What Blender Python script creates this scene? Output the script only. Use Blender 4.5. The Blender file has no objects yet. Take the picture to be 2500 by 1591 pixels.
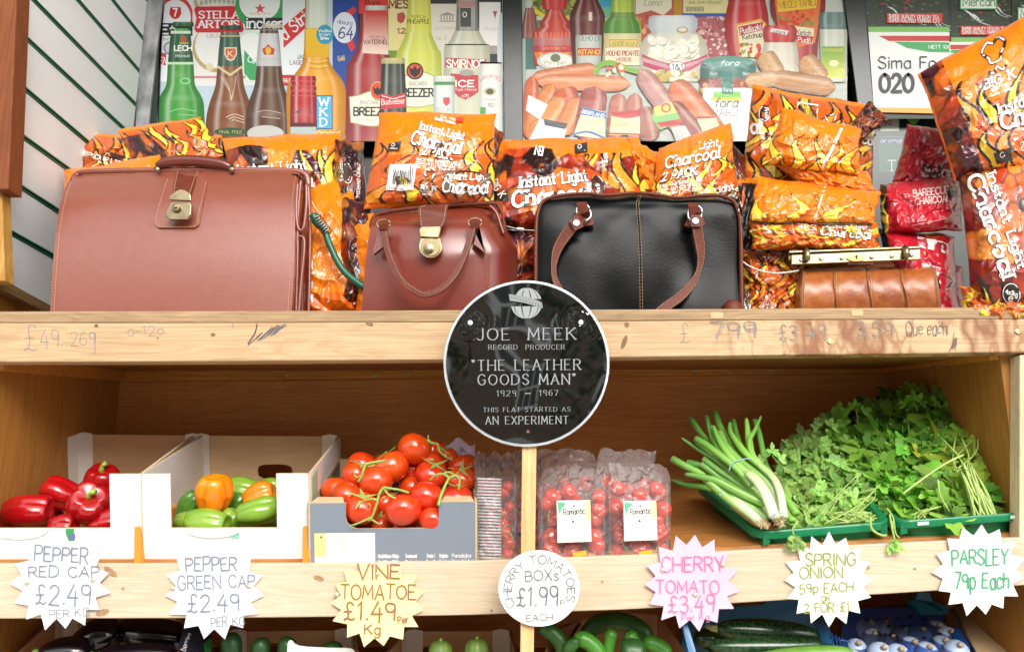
import bpy, bmesh, math, random
import numpy as np
from mathutils import Vector, Matrix, Euler
from math import sin, cos, pi, radians, tan, sqrt, atan2

# ---------------------------------------------------------------- camera, world, sun
SC = bpy.context.scene
COL = SC.collection
FPX, CXP, CYP = 2045.0, 1250.0, 795.5
CAMD = 1.5
PITCH, YAW = radians(12.8), radians(0.95)
cam = bpy.data.cameras.new('camera'); camo = bpy.data.objects.new('camera', cam); COL.objects.link(camo)
cam.sensor_width = 36; cam.lens = 36 * FPX / 2500; cam.clip_end = 400; cam.clip_start = 0.02
camo.location = (0, -CAMD, 0); camo.rotation_euler = (pi/2 + PITCH, 0, YAW)
SC.camera = camo
W = bpy.data.worlds.new('World'); SC.world = W; W.use_nodes = True
wn = W.node_tree; wn.nodes.clear()
SUN_EL, SUN_AZ = 30, 14      # sun in front of the stall, a little to the right of the camera
sky = wn.nodes.new('ShaderNodeTexSky'); sky.sky_type = 'NISHITA'; sky.sun_disc = False
sky.sun_elevation = radians(SUN_EL); sky.sun_rotation = radians(180 - SUN_AZ)
sky.air_density = 1.0; sky.dust_density = 3.0
hs = wn.nodes.new('ShaderNodeHueSaturation'); hs.inputs['Saturation'].default_value = 0.12
tint = wn.nodes.new('ShaderNodeMix'); tint.data_type = 'RGBA'; tint.blend_type = 'MULTIPLY'
tint.inputs[0].default_value = 1; tint.inputs[7].default_value = (1.0, 0.985, 0.96, 1)
bg = wn.nodes.new('ShaderNodeBackground'); bg.inputs[1].default_value = 0.15
wo = wn.nodes.new('ShaderNodeOutputWorld')
wn.links.new(sky.outputs[0], hs.inputs['Color']); wn.links.new(hs.outputs[0], tint.inputs[6])
wn.links.new(tint.outputs[2], bg.inputs[0]); wn.links.new(bg.outputs[0], wo.inputs[0])
sl = bpy.data.lights.new('sun', 'SUN'); so = bpy.data.objects.new('sun', sl); COL.objects.link(so)
sl.energy = 0.55; sl.angle = radians(34); sl.color = (1, 0.97, 0.93)
sd = Vector((sin(radians(SUN_AZ)) * cos(radians(SUN_EL)), -cos(radians(SUN_AZ)) * cos(radians(SUN_EL)), sin(radians(SUN_EL))))
so.rotation_euler = sd.to_track_quat('Z', 'Y').to_euler()
SC.view_settings.view_transform = 'Standard'; SC.view_settings.look = 'None'
SC.view_settings.gamma = 1; SC.view_settings.use_curve_mapping = False
SC.view_settings.exposure = 1.26
try:
    SC.cycles.max_bounces = 8; SC.cycles.transparent_max_bounces = 24
except Exception: pass

# ---------------------------------------------------------------- helpers
RM = np.array(Euler((pi/2 + PITCH, 0, YAW)).to_matrix())
def PN(px, py, Y):
    """vectorised: photo pixel -> point on the vertical plane y = Y"""
    px, py, Y = np.broadcast_arrays(np.asarray(px, float), np.asarray(py, float), np.asarray(Y, float))
    d = np.stack([(px - CXP) / FPX, -(py - CYP) / FPX, -np.ones_like(px)], -1) @ RM.T
    t = (Y + CAMD) / d[..., 1]
    return np.stack([d[..., 0] * t, Y + 0 * t, d[..., 2] * t], -1)
def P(px, py, Y=0.0): return Vector(PN(px, py, Y).tolist())
def S(Y, py=795): return (P(101, py, Y) - P(100, py, Y)).length      # metres per photo pixel at depth Y

def lin(c):
    return c / 12.92 if c <= .04045 else ((c + .055) / 1.055) ** 2.4
def H(h):
    h = h.lstrip('#')
    return tuple(lin(int(h[i:i+2], 16) / 255) for i in (0, 2, 4))
def mixc(a, b, t): return tuple(a[i] * (1 - t) + b[i] * t for i in range(3))

MATS = {}
def mat(name, col=(.5, .5, .5), rough=.5, metal=0, spec=.5, coat=0, crough=.12, noise=None, bump=None, attr=None, rand=0, trans=0, sss=0, alpha=1):
    """procedural principled material. noise=(scale, dark/other colour, amount[, stretch xyz]); bump=(scale, strength[, stretch])"""
    if name in MATS: return MATS[name]
    m = bpy.data.materials.new(name); m.use_nodes = True; nt = m.node_tree; n = nt.nodes; L = nt.links
    b = n['Principled BSDF']
    b.inputs['Roughness'].default_value = rough; b.inputs['Metallic'].default_value = metal
    b.inputs['Specular IOR Level'].default_value = spec; b.inputs['Coat Weight'].default_value = coat
    b.inputs['Coat Roughness'].default_value = crough
    if sss:
        b.inputs['Subsurface Weight'].default_value = sss; b.inputs['Subsurface Radius'].default_value = (.01, .004, .002)
    b.inputs['Transmission Weight'].default_value = trans; b.inputs['Alpha'].default_value = alpha
    tc = n.new('ShaderNodeTexCoord')
    def mapped(st):
        mp = n.new('ShaderNodeMapping'); mp.inputs['Scale'].default_value = st
        L.new(tc.outputs['Object'], mp.inputs[0]); return mp.outputs[0]
    if attr:
        a = n.new('ShaderNodeAttribute'); a.attribute_name = 'Col'; out = a.outputs['Color']
    else:
        r = n.new('ShaderNodeRGB'); r.outputs[0].default_value = (*col, 1); out = r.outputs[0]
    if noise:
        for nz in (noise if isinstance(noise, list) else [noise]):
            t = n.new('ShaderNodeTexNoise'); t.inputs['Scale'].default_value = nz[0]; t.inputs['Detail'].default_value = 5
            if len(nz) > 3: L.new(mapped(nz[3]), t.inputs['Vector'])
            else: L.new(tc.outputs['Object'], t.inputs['Vector'])
            mr = n.new('ShaderNodeMapRange'); mr.inputs[1].default_value = .35; mr.inputs[2].default_value = .7
            mr.inputs[3].default_value = 0; mr.inputs[4].default_value = nz[2]
            L.new(t.outputs[0], mr.inputs[0])
            mx = n.new('ShaderNodeMix'); mx.data_type = 'RGBA'; L.new(mr.outputs[0], mx.inputs[0])
            L.new(out, mx.inputs[6]); mx.inputs[7].default_value = (*nz[1], 1); out = mx.outputs[2]
    if rand:
        oi = n.new('ShaderNodeObjectInfo'); h = n.new('ShaderNodeHueSaturation')
        mr = n.new('ShaderNodeMapRange'); mr.inputs[3].default_value = 1 - rand; mr.inputs[4].default_value = 1 + rand * .8
        L.new(oi.outputs['Random'], mr.inputs[0]); L.new(mr.outputs[0], h.inputs['Value'])
        m2 = n.new('ShaderNodeMapRange'); m2.inputs[3].default_value = .5 - rand * .05; m2.inputs[4].default_value = .5 + rand * .03
        fr = n.new('ShaderNodeMath'); fr.operation = 'FRACT'; ml = n.new('ShaderNodeMath'); ml.operation = 'MULTIPLY'; ml.inputs[1].default_value = 7.31
        L.new(oi.outputs['Random'], ml.inputs[0]); L.new(ml.outputs[0], fr.inputs[0]); L.new(fr.outputs[0], m2.inputs[0])
        L.new(m2.outputs[0], h.inputs['Hue']); L.new(out, h.inputs['Color']); out = h.outputs[0]
    L.new(out, b.inputs['Base Color'])
    if bump:
        bl = bump if isinstance(bump, list) else [bump]; prev = None
        for bp in bl:
            t = n.new('ShaderNodeTexNoise'); t.inputs['Scale'].default_value = bp[0]; t.inputs['Detail'].default_value = 3
            if len(bp) > 2: L.new(mapped(bp[2]), t.inputs['Vector'])
            else: L.new(tc.outputs['Object'], t.inputs['Vector'])
            bb = n.new('ShaderNodeBump'); bb.inputs['Strength'].default_value = bp[1]; bb.inputs['Distance'].default_value = .002
            L.new(t.outputs[0], bb.inputs['Height'])
            if prev: L.new(prev.outputs[0], bb.inputs['Normal'])
            prev = bb
        L.new(prev.outputs[0], b.inputs['Normal'])
    MATS[name] = m; return m

def wood(name, c1, c2, rough=.55, scale=1.0, knot=None, axis='x', stain=None, gloss=.4, band=None, wav=.09):
    """streaky grain along one axis, optional knots, optional stain blotches"""
    if name in MATS: return MATS[name]
    m = bpy.data.materials.new(name); m.use_nodes = True; nt = m.node_tree; n = nt.nodes; L = nt.links
    b = n['Principled BSDF']; b.inputs['Roughness'].default_value = rough; b.inputs['Specular IOR Level'].default_value = gloss
    tc = n.new('ShaderNodeTexCoord'); mp = n.new('ShaderNodeMapping')
    st = {'x': (1.5, 14, 14), 'z': (14, 14, 1.5), 'y': (14, 1.5, 14)}[axis]
    mp.inputs['Scale'].default_value = [s * scale for s in st]
    L.new(tc.outputs['Object'], mp.inputs[0])
    t = n.new('ShaderNodeTexNoise'); t.inputs['Scale'].default_value = 2.2; t.inputs['Detail'].default_value = 4; t.inputs['Distortion'].default_value = .8
    L.new(mp.outputs[0], t.inputs['Vector'])
    wv = n.new('ShaderNodeMath'); wv.operation = 'SINE'; ml = n.new('ShaderNodeMath'); ml.operation = 'MULTIPLY'; ml.inputs[1].default_value = 46
    L.new(t.outputs[0], ml.inputs[0]); L.new(ml.outputs[0], wv.inputs[0])
    t2 = n.new('ShaderNodeTexNoise'); t2.inputs['Scale'].default_value = 9; t2.inputs['Detail'].default_value = 6
    mp2 = n.new('ShaderNodeMapping'); mp2.inputs['Scale'].default_value = [s * scale * (.35 if s < 5 else 2.2) for s in st]
    L.new(tc.outputs['Object'], mp2.inputs[0]); L.new(mp2.outputs[0], t2.inputs['Vector'])
    ad = n.new('ShaderNodeMath'); ad.operation = 'MULTIPLY_ADD'; ad.inputs[1].default_value = wav; L.new(wv.outputs[0], ad.inputs[0]); L.new(t2.outputs[0], ad.inputs[2])
    cr = n.new('ShaderNodeValToRGB'); cr.color_ramp.elements[0].position = .22; cr.color_ramp.elements[1].position = .78
    cr.color_ramp.elements[0].color = (*c1, 1); cr.color_ramp.elements[1].color = (*c2, 1)
    L.new(ad.outputs[0], cr.inputs[0]); out = cr.outputs[0]
    def over(fac, c, out):
        mx = n.new('ShaderNodeMix'); mx.data_type = 'RGBA'; L.new(fac, mx.inputs[0]); L.new(out, mx.inputs[6]); mx.inputs[7].default_value = (*c, 1); return mx.outputs[2]
    big = n.new('ShaderNodeTexNoise'); big.inputs['Scale'].default_value = 3.5; big.inputs['Detail'].default_value = 3
    L.new(tc.outputs['Object'], big.inputs['Vector'])
    mr = n.new('ShaderNodeMapRange'); mr.inputs[1].default_value = .4; mr.inputs[2].default_value = .7; mr.inputs[4].default_value = .35
    L.new(big.outputs[0], mr.inputs[0]); out = over(mr.outputs[0], mixc(c1, (0, 0, 0), .25), out)
    if stain:   # tide marks: thin dark rim of a thresholded noise
        for (sc, th, wd, c, amt) in stain:
            s = n.new('ShaderNodeTexNoise'); s.inputs['Scale'].default_value = sc; s.inputs['Detail'].default_value = 4; s.inputs['Roughness'].default_value = .6
            mp3 = n.new('ShaderNodeMapping'); mp3.inputs['Scale'].default_value = (1, 1, .45); mp3.inputs['Location'].default_value = (.37, 0, .2)
            L.new(tc.outputs['Object'], mp3.inputs[0]); L.new(mp3.outputs[0], s.inputs['Vector'])
            su = n.new('ShaderNodeMath'); su.operation = 'SUBTRACT'; su.inputs[1].default_value = th; L.new(s.outputs[0], su.inputs[0])
            ab = n.new('ShaderNodeMath'); ab.operation = 'ABSOLUTE'; L.new(su.outputs[0], ab.inputs[0])
            r2 = n.new('ShaderNodeMapRange'); r2.inputs[1].default_value = 0; r2.inputs[2].default_value = wd; r2.inputs[3].default_value = amt; r2.inputs[4].default_value = 0
            L.new(ab.outputs[0], r2.inputs[0])
            fac = r2.outputs[0]
            if band is not None:   # stains only on the right-hand part of the board
                sx = n.new('ShaderNodeSeparateXYZ'); L.new(tc.outputs['Object'], sx.inputs[0])
                r3 = n.new('ShaderNodeMapRange'); r3.inputs[1].default_value = band; r3.inputs[2].default_value = band + .15
                L.new(sx.outputs[0], r3.inputs[0]); mm = n.new('ShaderNodeMath'); mm.operation = 'MULTIPLY'
                L.new(fac, mm.inputs[0]); L.new(r3.outputs[0], mm.inputs[1]); fac = mm.outputs[0]
            out = over(fac, c, out)
    L.new(out, b.inputs['Base Color'])
    bp = n.new('ShaderNodeBump'); bp.inputs['Strength'].default_value = .35; bp.inputs['Distance'].default_value = .0015
    L.new(ad.outputs[0], bp.inputs['Height']); L.new(bp.outputs[0], b.inputs['Normal'])
    MATS[name] = m; return m

class G:
    """mesh collector, optional vertex colours"""
    def __init__(s): s.v = []; s.f = []; s.c = []; s.lay = 0
    def add(s, vs, fs, col=None):
        o = len(s.v); s.v += [tuple(p) for p in vs]; s.f += [tuple(i + o for i in f) for f in fs]
        if col is not None:
            s.c += ([col] * len(vs)) if isinstance(col[0], float) or isinstance(col[0], int) else list(col)
    def box(s, a, b, col=None):
        x0, y0, z0 = a; x1, y1, z1 = b
        s.add([(x0,y0,z0),(x1,y0,z0),(x1,y1,z0),(x0,y1,z0),(x0,y0,z1),(x1,y0,z1),(x1,y1,z1),(x0,y1,z1)],
              [(0,3,2,1),(4,5,6,7),(0,1,5,4),(1,2,6,5),(2,3,7,6),(3,0,4,7)], col)
    def hexa(s, q, r, col=None):
        """q: 4 points, r: 4 points behind them"""
        s.add(list(q) + list(r), [(0,1,2,3),(7,6,5,4),(1,0,4,5),(2,1,5,6),(3,2,6,7),(0,3,7,4)], col)
    def tube(s, pts, r, n=8, col=None, cap=True, flat=1.0, up=None):
        pts = [Vector(p) for p in pts]; k = len(pts)
        rr = r if isinstance(r, (list, tuple)) else [r] * k
        vs = []; N = None
        for i, p in enumerate(pts):
            t = (pts[min(i+1, k-1)] - pts[max(i-1, 0)]).normalized()
            if N is None:
                N = Vector(up) if up else (Vector((0, -1, 0)) if abs(t.y) < .9 else Vector((0, 0, 1)))
            elif up: N = Vector(up)
            N = (N - t * N.dot(t)).normalized(); B = t.cross(N)
            for j in range(n):
                a = 2 * pi * j / n
                vs.append(p + N * (cos(a) * rr[i] * flat) + B * (sin(a) * rr[i]))
        fs = [(i*n+j, i*n+(j+1) % n, (i+1)*n+(j+1) % n, (i+1)*n+j) for i in range(k-1) for j in range(n)]
        if cap: fs += [tuple(range(n-1, -1, -1)), tuple(range((k-1)*n, k*n))]
        s.add(vs, fs, col)
    def lathe(s, prof, M=None, n=20, col=None, mod=None):
        """prof [(r,z)] about local z"""
        vs = []
        for (r, z) in prof:
            for j in range(n):
                a = 2*pi*j/n; q = r * (mod(a, z) if mod else 1)
                v = Vector((q*cos(a), q*sin(a), z)); vs.append(M @ v if M else v)
        k = len(prof)
        fs = [(i*n+j, i*n+(j+1) % n, (i+1)*n+(j+1) % n, (i+1)*n+j) for i in range(k-1) for j in range(n)]
        fs += [tuple(range(n-1, -1, -1)), tuple(range((k-1)*n, k*n))]
        s.add(vs, fs, col)
    def grid(s, A, col=None, flip=False):
        a, b = A.shape[:2]; vs = A.reshape(-1, 3).tolist()
        fs = []
        for i in range(a-1):
            for j in range(b-1):
                q = (i*b+j, i*b+j+1, (i+1)*b+j+1, (i+1)*b+j); fs.append(q[::-1] if flip else q)
        s.add(vs, fs, None if col is None else (col if isinstance(col, tuple) else [tuple(c) for c in np.asarray(col).reshape(-1, 3)]))
    # ---- flat print: fn(x, y, layer) -> point
    def poly(s, fn, pts, col, sub=0):
        s.lay += 1
        if sub:
            q = []
            for i in range(len(pts)):
                a, b = pts[i], pts[(i+1) % len(pts)]
                for t in range(sub): q.append((a[0]+(b[0]-a[0])*t/sub, a[1]+(b[1]-a[1])*t/sub))
            pts = q
        if isinstance(col[0], (tuple, list)): cc = [tuple(c) for c in col]
        else: cc = [tuple(col)] * len(pts)
        s.add([fn(x, y, s.lay) for x, y in pts], [tuple(range(len(pts)))], cc)
    def rect(s, fn, x0, y0, x1, y1, col, col2=None):
        if col2: s.poly(fn, [(x0,y0),(x1,y0),(x1,y1),(x0,y1)], [col, col, col2, col2])
        else: s.poly(fn, [(x0,y0),(x1,y0),(x1,y1),(x0,y1)], col)
    def disc(s, fn, x, y, rx, ry, col, n=24, rot=0):
        s.poly(fn, [(x + rx*cos(2*pi*i/n)*cos(rot) - ry*sin(2*pi*i/n)*sin(rot), y + rx*cos(2*pi*i/n)*sin(rot) + ry*sin(2*pi*i/n)*cos(rot)) for i in range(n)], col)
    def ribbon(s, fn, pts, w, col, seg=None):
        """mitred ribbon; w number or per-point"""
        k = len(pts)
        if k < 2: return
        if seg:
            q = [pts[0]]
            for a, b in zip(pts, pts[1:]):
                d = math.hypot(b[0]-a[0], b[1]-a[1]); m_ = max(1, int(d/seg))
                for t in range(1, m_+1): q.append((a[0]+(b[0]-a[0])*t/m_, a[1]+(b[1]-a[1])*t/m_))
            pts = q; k = len(pts); 
        ww = w if isinstance(w, (list, tuple)) else [w] * k
        s.lay += 1; L_ = []; R_ = []
        for i, (x, y) in enumerate(pts):
            a = pts[max(i-1, 0)]; b = pts[min(i+1, k-1)]
            d1 = (x-a[0], y-a[1]); d2 = (b[0]-x, b[1]-y)
            n1 = math.hypot(*d1) or 1; n2 = math.hypot(*d2) or 1
            if i == 0: d1, n1 = d2, n2
            if i == k-1: d2, n2 = d1, n1
            t = (d1[0]/n1 + d2[0]/n2, d1[1]/n1 + d2[1]/n2); tn = math.hypot(*t)
            if tn < .25: t = (d1[0]/n1, d1[1]/n1); tn = 1
            t = (t[0]/tn, t[1]/tn); c = max(.45, abs(t[0]*d1[0]/n1 + t[1]*d1[1]/n1))
            h = ww[min(i, len(ww)-1)] / 2 / c
            e = (-ww[0]*.35 if i == 0 else (ww[0]*.35 if i == k-1 else 0))
            L_.append((x - t[1]*h + t[0]*e, y + t[0]*h + t[1]*e)); R_.append((x + t[1]*h + t[0]*e, y - t[0]*h + t[1]*e))
        vs = [fn(x, y, s.lay) for x, y in L_ + R_]
        s.add(vs, [(i, i+1, k+i+1, k+i) for i in range(k-1)], [tuple(col)] * (2*k))

def make(name, g, m, parent=None, smooth=None, loc=None, sharp=None):
    me = bpy.data.meshes.new(name); me.from_pydata(g.v, [], g.f)
    if g.c and len(g.c) == len(g.v):
        ca = me.color_attributes.new('Col', 'FLOAT_COLOR', 'POINT')
        arr = np.ones((len(g.v), 4), np.float32); arr[:, :3] = np.array(g.c, np.float32)[:, :3]; ca.data.foreach_set('color', arr.ravel())
    for mm in (m if isinstance(m, list) else [m]): me.materials.append(mm)
    if smooth:
        me.polygons.foreach_set('use_smooth', [True] * len(me.polygons))
        if sharp: me.set_sharp_from_angle(angle=radians(sharp))
    me.update()
    o = bpy.data.objects.new(name, me); COL.objects.link(o)
    if parent is not None:
        o.parent = parent
        if parent.type == 'EMPTY' and loc is None: o.location = -parent.location if parent.rotation_euler.z == 0 else (0, 0, 0)
    if loc is not None: o.location = loc
    return o
def tag(o, label=None, cat=None, group=None, kind=None):
    if label: o['label'] = label
    if cat: o['category'] = cat
    if group: o['group'] = group
    if kind: o['kind'] = kind
    return o
def thing(name, label, cat, loc=(0, 0, 0), group=None):
    o = bpy.data.objects.new(name, None); COL.objects.link(o); o.empty_display_size = .02
    o.location = loc; tag(o, label, cat, group); return o
def bevel(o, w=.002, seg=2):
    md = o.modifiers.new('bevel', 'BEVEL'); md.width = w; md.segments = seg; md.limit_method = 'ANGLE'; md.angle_limit = radians(35); return o
def flatmap(Y, step=.000006, tilt=0):
    def fn(x, y, l): return P(x, y, Y - .0004 - l * step)
    return fn
def crom(pts, n=6, closed=False):
    """Catmull-Rom through points (any dimension)"""
    k = len(pts); out = []
    if k < 3: return [tuple(p) for p in pts]
    for i in range(k if closed else k-1):
        p0 = pts[(i-1) % k] if (closed or i > 0) else pts[0]; p1 = pts[i % k]; p2 = pts[(i+1) % k]
        p3 = pts[(i+2) % k] if (closed or i+2 < k) else pts[-1]
        for t in range(n):
            t_ = t/n
            out.append(tuple(.5*(2*b + (c-a)*t_ + (2*a-5*b+4*c-d)*t_*t_ + (3*b-a-3*c+d)*t_**3) for a, b, c, d in zip(p0, p1, p2, p3)))
    if not closed: out.append(tuple(pts[-1]))
    return out

# value noise in numpy
def vnoise(x, y, seed=0):
    rs = np.random.RandomState(seed); T = rs.rand(64, 64)
    xi = np.floor(x).astype(int); yi = np.floor(y).astype(int); fx = x - xi; fy = y - yi
    fx = fx*fx*(3-2*fx); fy = fy*fy*(3-2*fy)
    g = lambda a, b: T[a % 64, b % 64]
    return (g(xi, yi)*(1-fx) + g(xi+1, yi)*fx)*(1-fy) + (g(xi, yi+1)*(1-fx) + g(xi+1, yi+1)*fx)*fy
def fbm(x, y, seed=0, o=3):
    r = 0; a = .5; s = 1
    for i in range(o): r = r + a*vnoise(x*s, y*s, seed+i*7); a *= .5; s *= 2
    return r

# ---------------------------------------------------------------- stroke font (cap height 10, x height 6.5)
FONT = {}
def _f(txt):
    for ln in txt.strip().split('\n'):
        ch, w, st = ln.split('|', 2); sts = []
        for q in st.split(';'):
            q = q.strip(); sm = q.startswith('~'); pts = [tuple(float(a) for a in p.split(',')) for p in q.lstrip('~').split()]
            sts.append((crom(pts, 4) if sm else pts, sm))
        FONT[ch] = (float(w), sts)
_f('''A|7|0,0 3.5,10 7,0;1.4,3.5 5.6,3.5
B|6|0,0 0,10;~0,10 4,9.9 5.4,8.4 5,6 3.2,5.3 0,5.3;~3,5.3 5.4,4.6 6,2.6 4.9,.4 3,0 0,0
C|6.8|~6.5,8.2 5.2,9.7 3,10 .8,8 .2,5 .8,2 3,0 5.2,.3 6.7,1.8
D|7|0,0 0,10;~0,10 3.5,9.8 6.3,7.8 6.8,5 6.3,2.2 3.5,.2 0,0
E|5.5|5.3,10 0,10 0,0 5.5,0;0,5.2 4.3,5.2
F|5|5,10 0,10 0,0;0,5.2 4,5.2
G|7.2|~6.5,8.2 5.2,9.7 3,10 .8,8 .2,5 .8,2 3,0 5.2,.3 6.7,1.8;6.7,1.8 6.7,4.6 4.2,4.6
H|7|0,0 0,10;7,0 7,10;0,5 7,5
I|1|.5,0 .5,10
J|4.2|~4,10 4,3 3.3,.5 1.6,0 0,1
K|6.5|0,0 0,10;6,10 0,4.3;2,6 6.5,0
L|5|0,10 0,0 5,0
M|8|0,0 .6,10 4,2.5 7.4,10 8,0
N|7|0,0 0,10 7,0 7,10
O|7.6|~3.8,10 1,8.4 0,5 1,1.6 3.8,0 6.6,1.6 7.6,5 6.6,8.4 3.8,10
P|5.8|0,0 0,10;~0,10 3.8,10 5.6,8.7 5.6,6.2 3.8,4.8 0,4.8
Q|7.6|~3.8,10 1,8.4 0,5 1,1.6 3.8,0 6.6,1.6 7.6,5 6.6,8.4 3.8,10;4.6,2.4 7.6,-.6
R|6.2|0,0 0,10;~0,10 3.8,10 5.6,8.7 5.6,6.4 3.8,5 0,5;2.8,5 6.2,0
S|5.6|~5.2,8.4 4,9.8 2,10 .4,8.6 .6,6.5 2.8,5.2 5,3.8 5.4,1.6 3.8,.1 1.8,0 .1,1.6
T|6.5|0,10 6.5,10;3.25,10 3.25,0
U|6.6|~0,10 0,3.5 1,.8 3.3,0 5.6,.8 6.6,3.5 6.6,10
V|7|0,10 3.5,0 7,10
W|9.6|0,10 2.4,0 4.8,8 7.2,0 9.6,10
X|6.5|0,10 6.5,0;6.3,10 .2,0
Y|6.5|0,10 3.2,5 6.5,10;3.2,5 3.2,0
Z|6|0,10 6,10 0,0 6,0
a|5|~4.8,4.5 3.6,6.4 1.4,6.2 .2,3.4 1.2,.4 3.2,0 4.8,2;4.8,6.5 4.8,0
b|5|0,10 0,0;~0,4.5 1.5,6.5 3.8,6.3 5,3.3 3.8,.2 1.5,0 0,2
c|4.7|~4.6,5.4 3,6.5 1,6 0,3.2 1,.4 3,0 4.7,1.2
d|5|4.8,10 4.8,0;~4.8,4.5 3.6,6.4 1.4,6.2 .2,3.4 1.2,.4 3.2,0 4.8,2
e|4.8|~.2,3.5 4.7,3.5 4.4,5.6 2.6,6.5 .6,5.6 0,3.2 .8,.6 2.8,0 4.7,1
f|3.6|~4,9.4 2.8,10 1.7,8.8 1.6,6 1.6,0;0,6.4 3.4,6.4
g|5|~4.8,4.5 3.6,6.4 1.4,6.2 .2,3.4 1.2,.4 3.2,0 4.8,2;~4.8,6.5 4.8,-1 3.8,-3 1.8,-3.3 .3,-2.3
h|5|0,10 0,0;~0,4.4 1.6,6.4 3.6,6.4 4.7,5 4.8,0
i|1|.5,6.5 .5,0;.5,8.7 .5,9.4
j|2|~2,6.5 2,-1 1.2,-3 -.4,-3;2,8.7 2,9.4
k|5|0,10 0,0;4.4,6.5 0,2.6;1.6,4 4.8,0
l|1|.5,10 .5,0
m|7.4|0,6.5 0,0;~0,4.6 1.4,6.4 3,6.3 3.6,5 3.6,0;~3.6,4.6 5,6.4 6.6,6.3 7.2,5 7.3,0
n|5|0,6.5 0,0;~0,4.4 1.6,6.4 3.6,6.4 4.7,5 4.8,0
o|5|~2.5,6.5 .6,5.5 0,3.2 .6,1 2.5,0 4.4,1 5,3.2 4.4,5.5 2.5,6.5
p|5|0,6.5 0,-3.4;~0,4.5 1.5,6.5 3.8,6.3 5,3.3 3.8,.2 1.5,0 0,2
r|3.4|0,6.5 0,0;~0,4.2 1,6 2.4,6.6 3.4,6.2
s|4|~3.8,5.4 2.6,6.5 .9,6.2 .4,4.8 1.4,3.7 3,3 3.9,1.8 3,.2 1.2,0 0,1
t|3.6|~1.6,9.4 1.6,1.6 2.3,.2 3.6,.5;0,6.4 3.4,6.4
u|5|~0,6.5 0,1.8 1,.1 3,.1 4.8,2;4.8,6.5 4.8,0
v|5|0,6.5 2.5,0 5,6.5
w|7|0,6.5 1.8,0 3.5,5.5 5.2,0 7,6.5
x|4.6|0,6.5 4.6,0;4.5,6.5 .1,0
y|5|0,6.5 2.6,.3;5,6.5 1.4,-3.3
z|4.6|0,6.5 4.5,6.5 0,0 4.6,0
0|6|~3,10 .8,8.4 0,5 .8,1.6 3,0 5.2,1.6 6,5 5.2,8.4 3,10
1|3|.2,7.8 2,10 2,0
2|5.8|~.3,8 1.6,9.8 3.8,9.9 5.3,8.2 4.6,5.6 2,2.4 .1,0;.1,0 5.8,.1
3|5.4|~.3,8.6 2,10 4.4,9.4 4.8,7 3.6,5.6 2,5.3 4.2,5 5.4,3 4.4,.6 2.2,0 .1,1.2
4|6|3.8,10 .2,3.4 6,3.4;4.6,6.8 4.4,-1
5|5.6|5,10 1,10 .5,5.6;~.5,5.6 3,6.2 5.2,5 5.4,2.4 3.8,.3 1.6,0 .1,1.2
6|5.8|~5,9 3.4,10 1.2,8.4 .2,5 .4,1.6 2.8,0 5.2,1.2 5.5,3.6 4,5.6 1.8,5.4 .4,3.6
7|5.6|0,10 5.6,10 2.2,0
8|5.6|~2.8,5.3 .8,6.6 .8,9 2.8,10 4.8,9 4.8,6.6 2.8,5.3 .3,3.6 .4,1 2.8,0 5.2,1 5.3,3.6 2.8,5.3
9|5.6|~5.2,7 4,5 1.6,5 .3,7 .9,9.4 3,10 5,9 5.3,6.6 4.6,0
.|1|.3,.2 .7,.2 .8,.5
,|1|.6,.6 .2,-1.4
-|3.4|.3,4 3.2,4
_|7|0,4 7,4
'|1|.4,10 .4,8
"|2|.2,10 .2,8.2;1.6,10 1.6,8.2
&|6.5|~6.4,0 3,5 1.4,8 2.6,10 4,8.6 3,6.6 .6,4 .4,1.4 2.4,0 5,1.4 6.2,4
£|6|~5.6,8.6 4.4,10 2.6,9.6 2.2,7.4 2.8,4 2,1 .2,0;~.2,.2 2,.8 4.4,-.2 5.8,.8;.4,4.8 4.6,4.8
 |3.6|0,-50 0,-50''')

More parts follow.
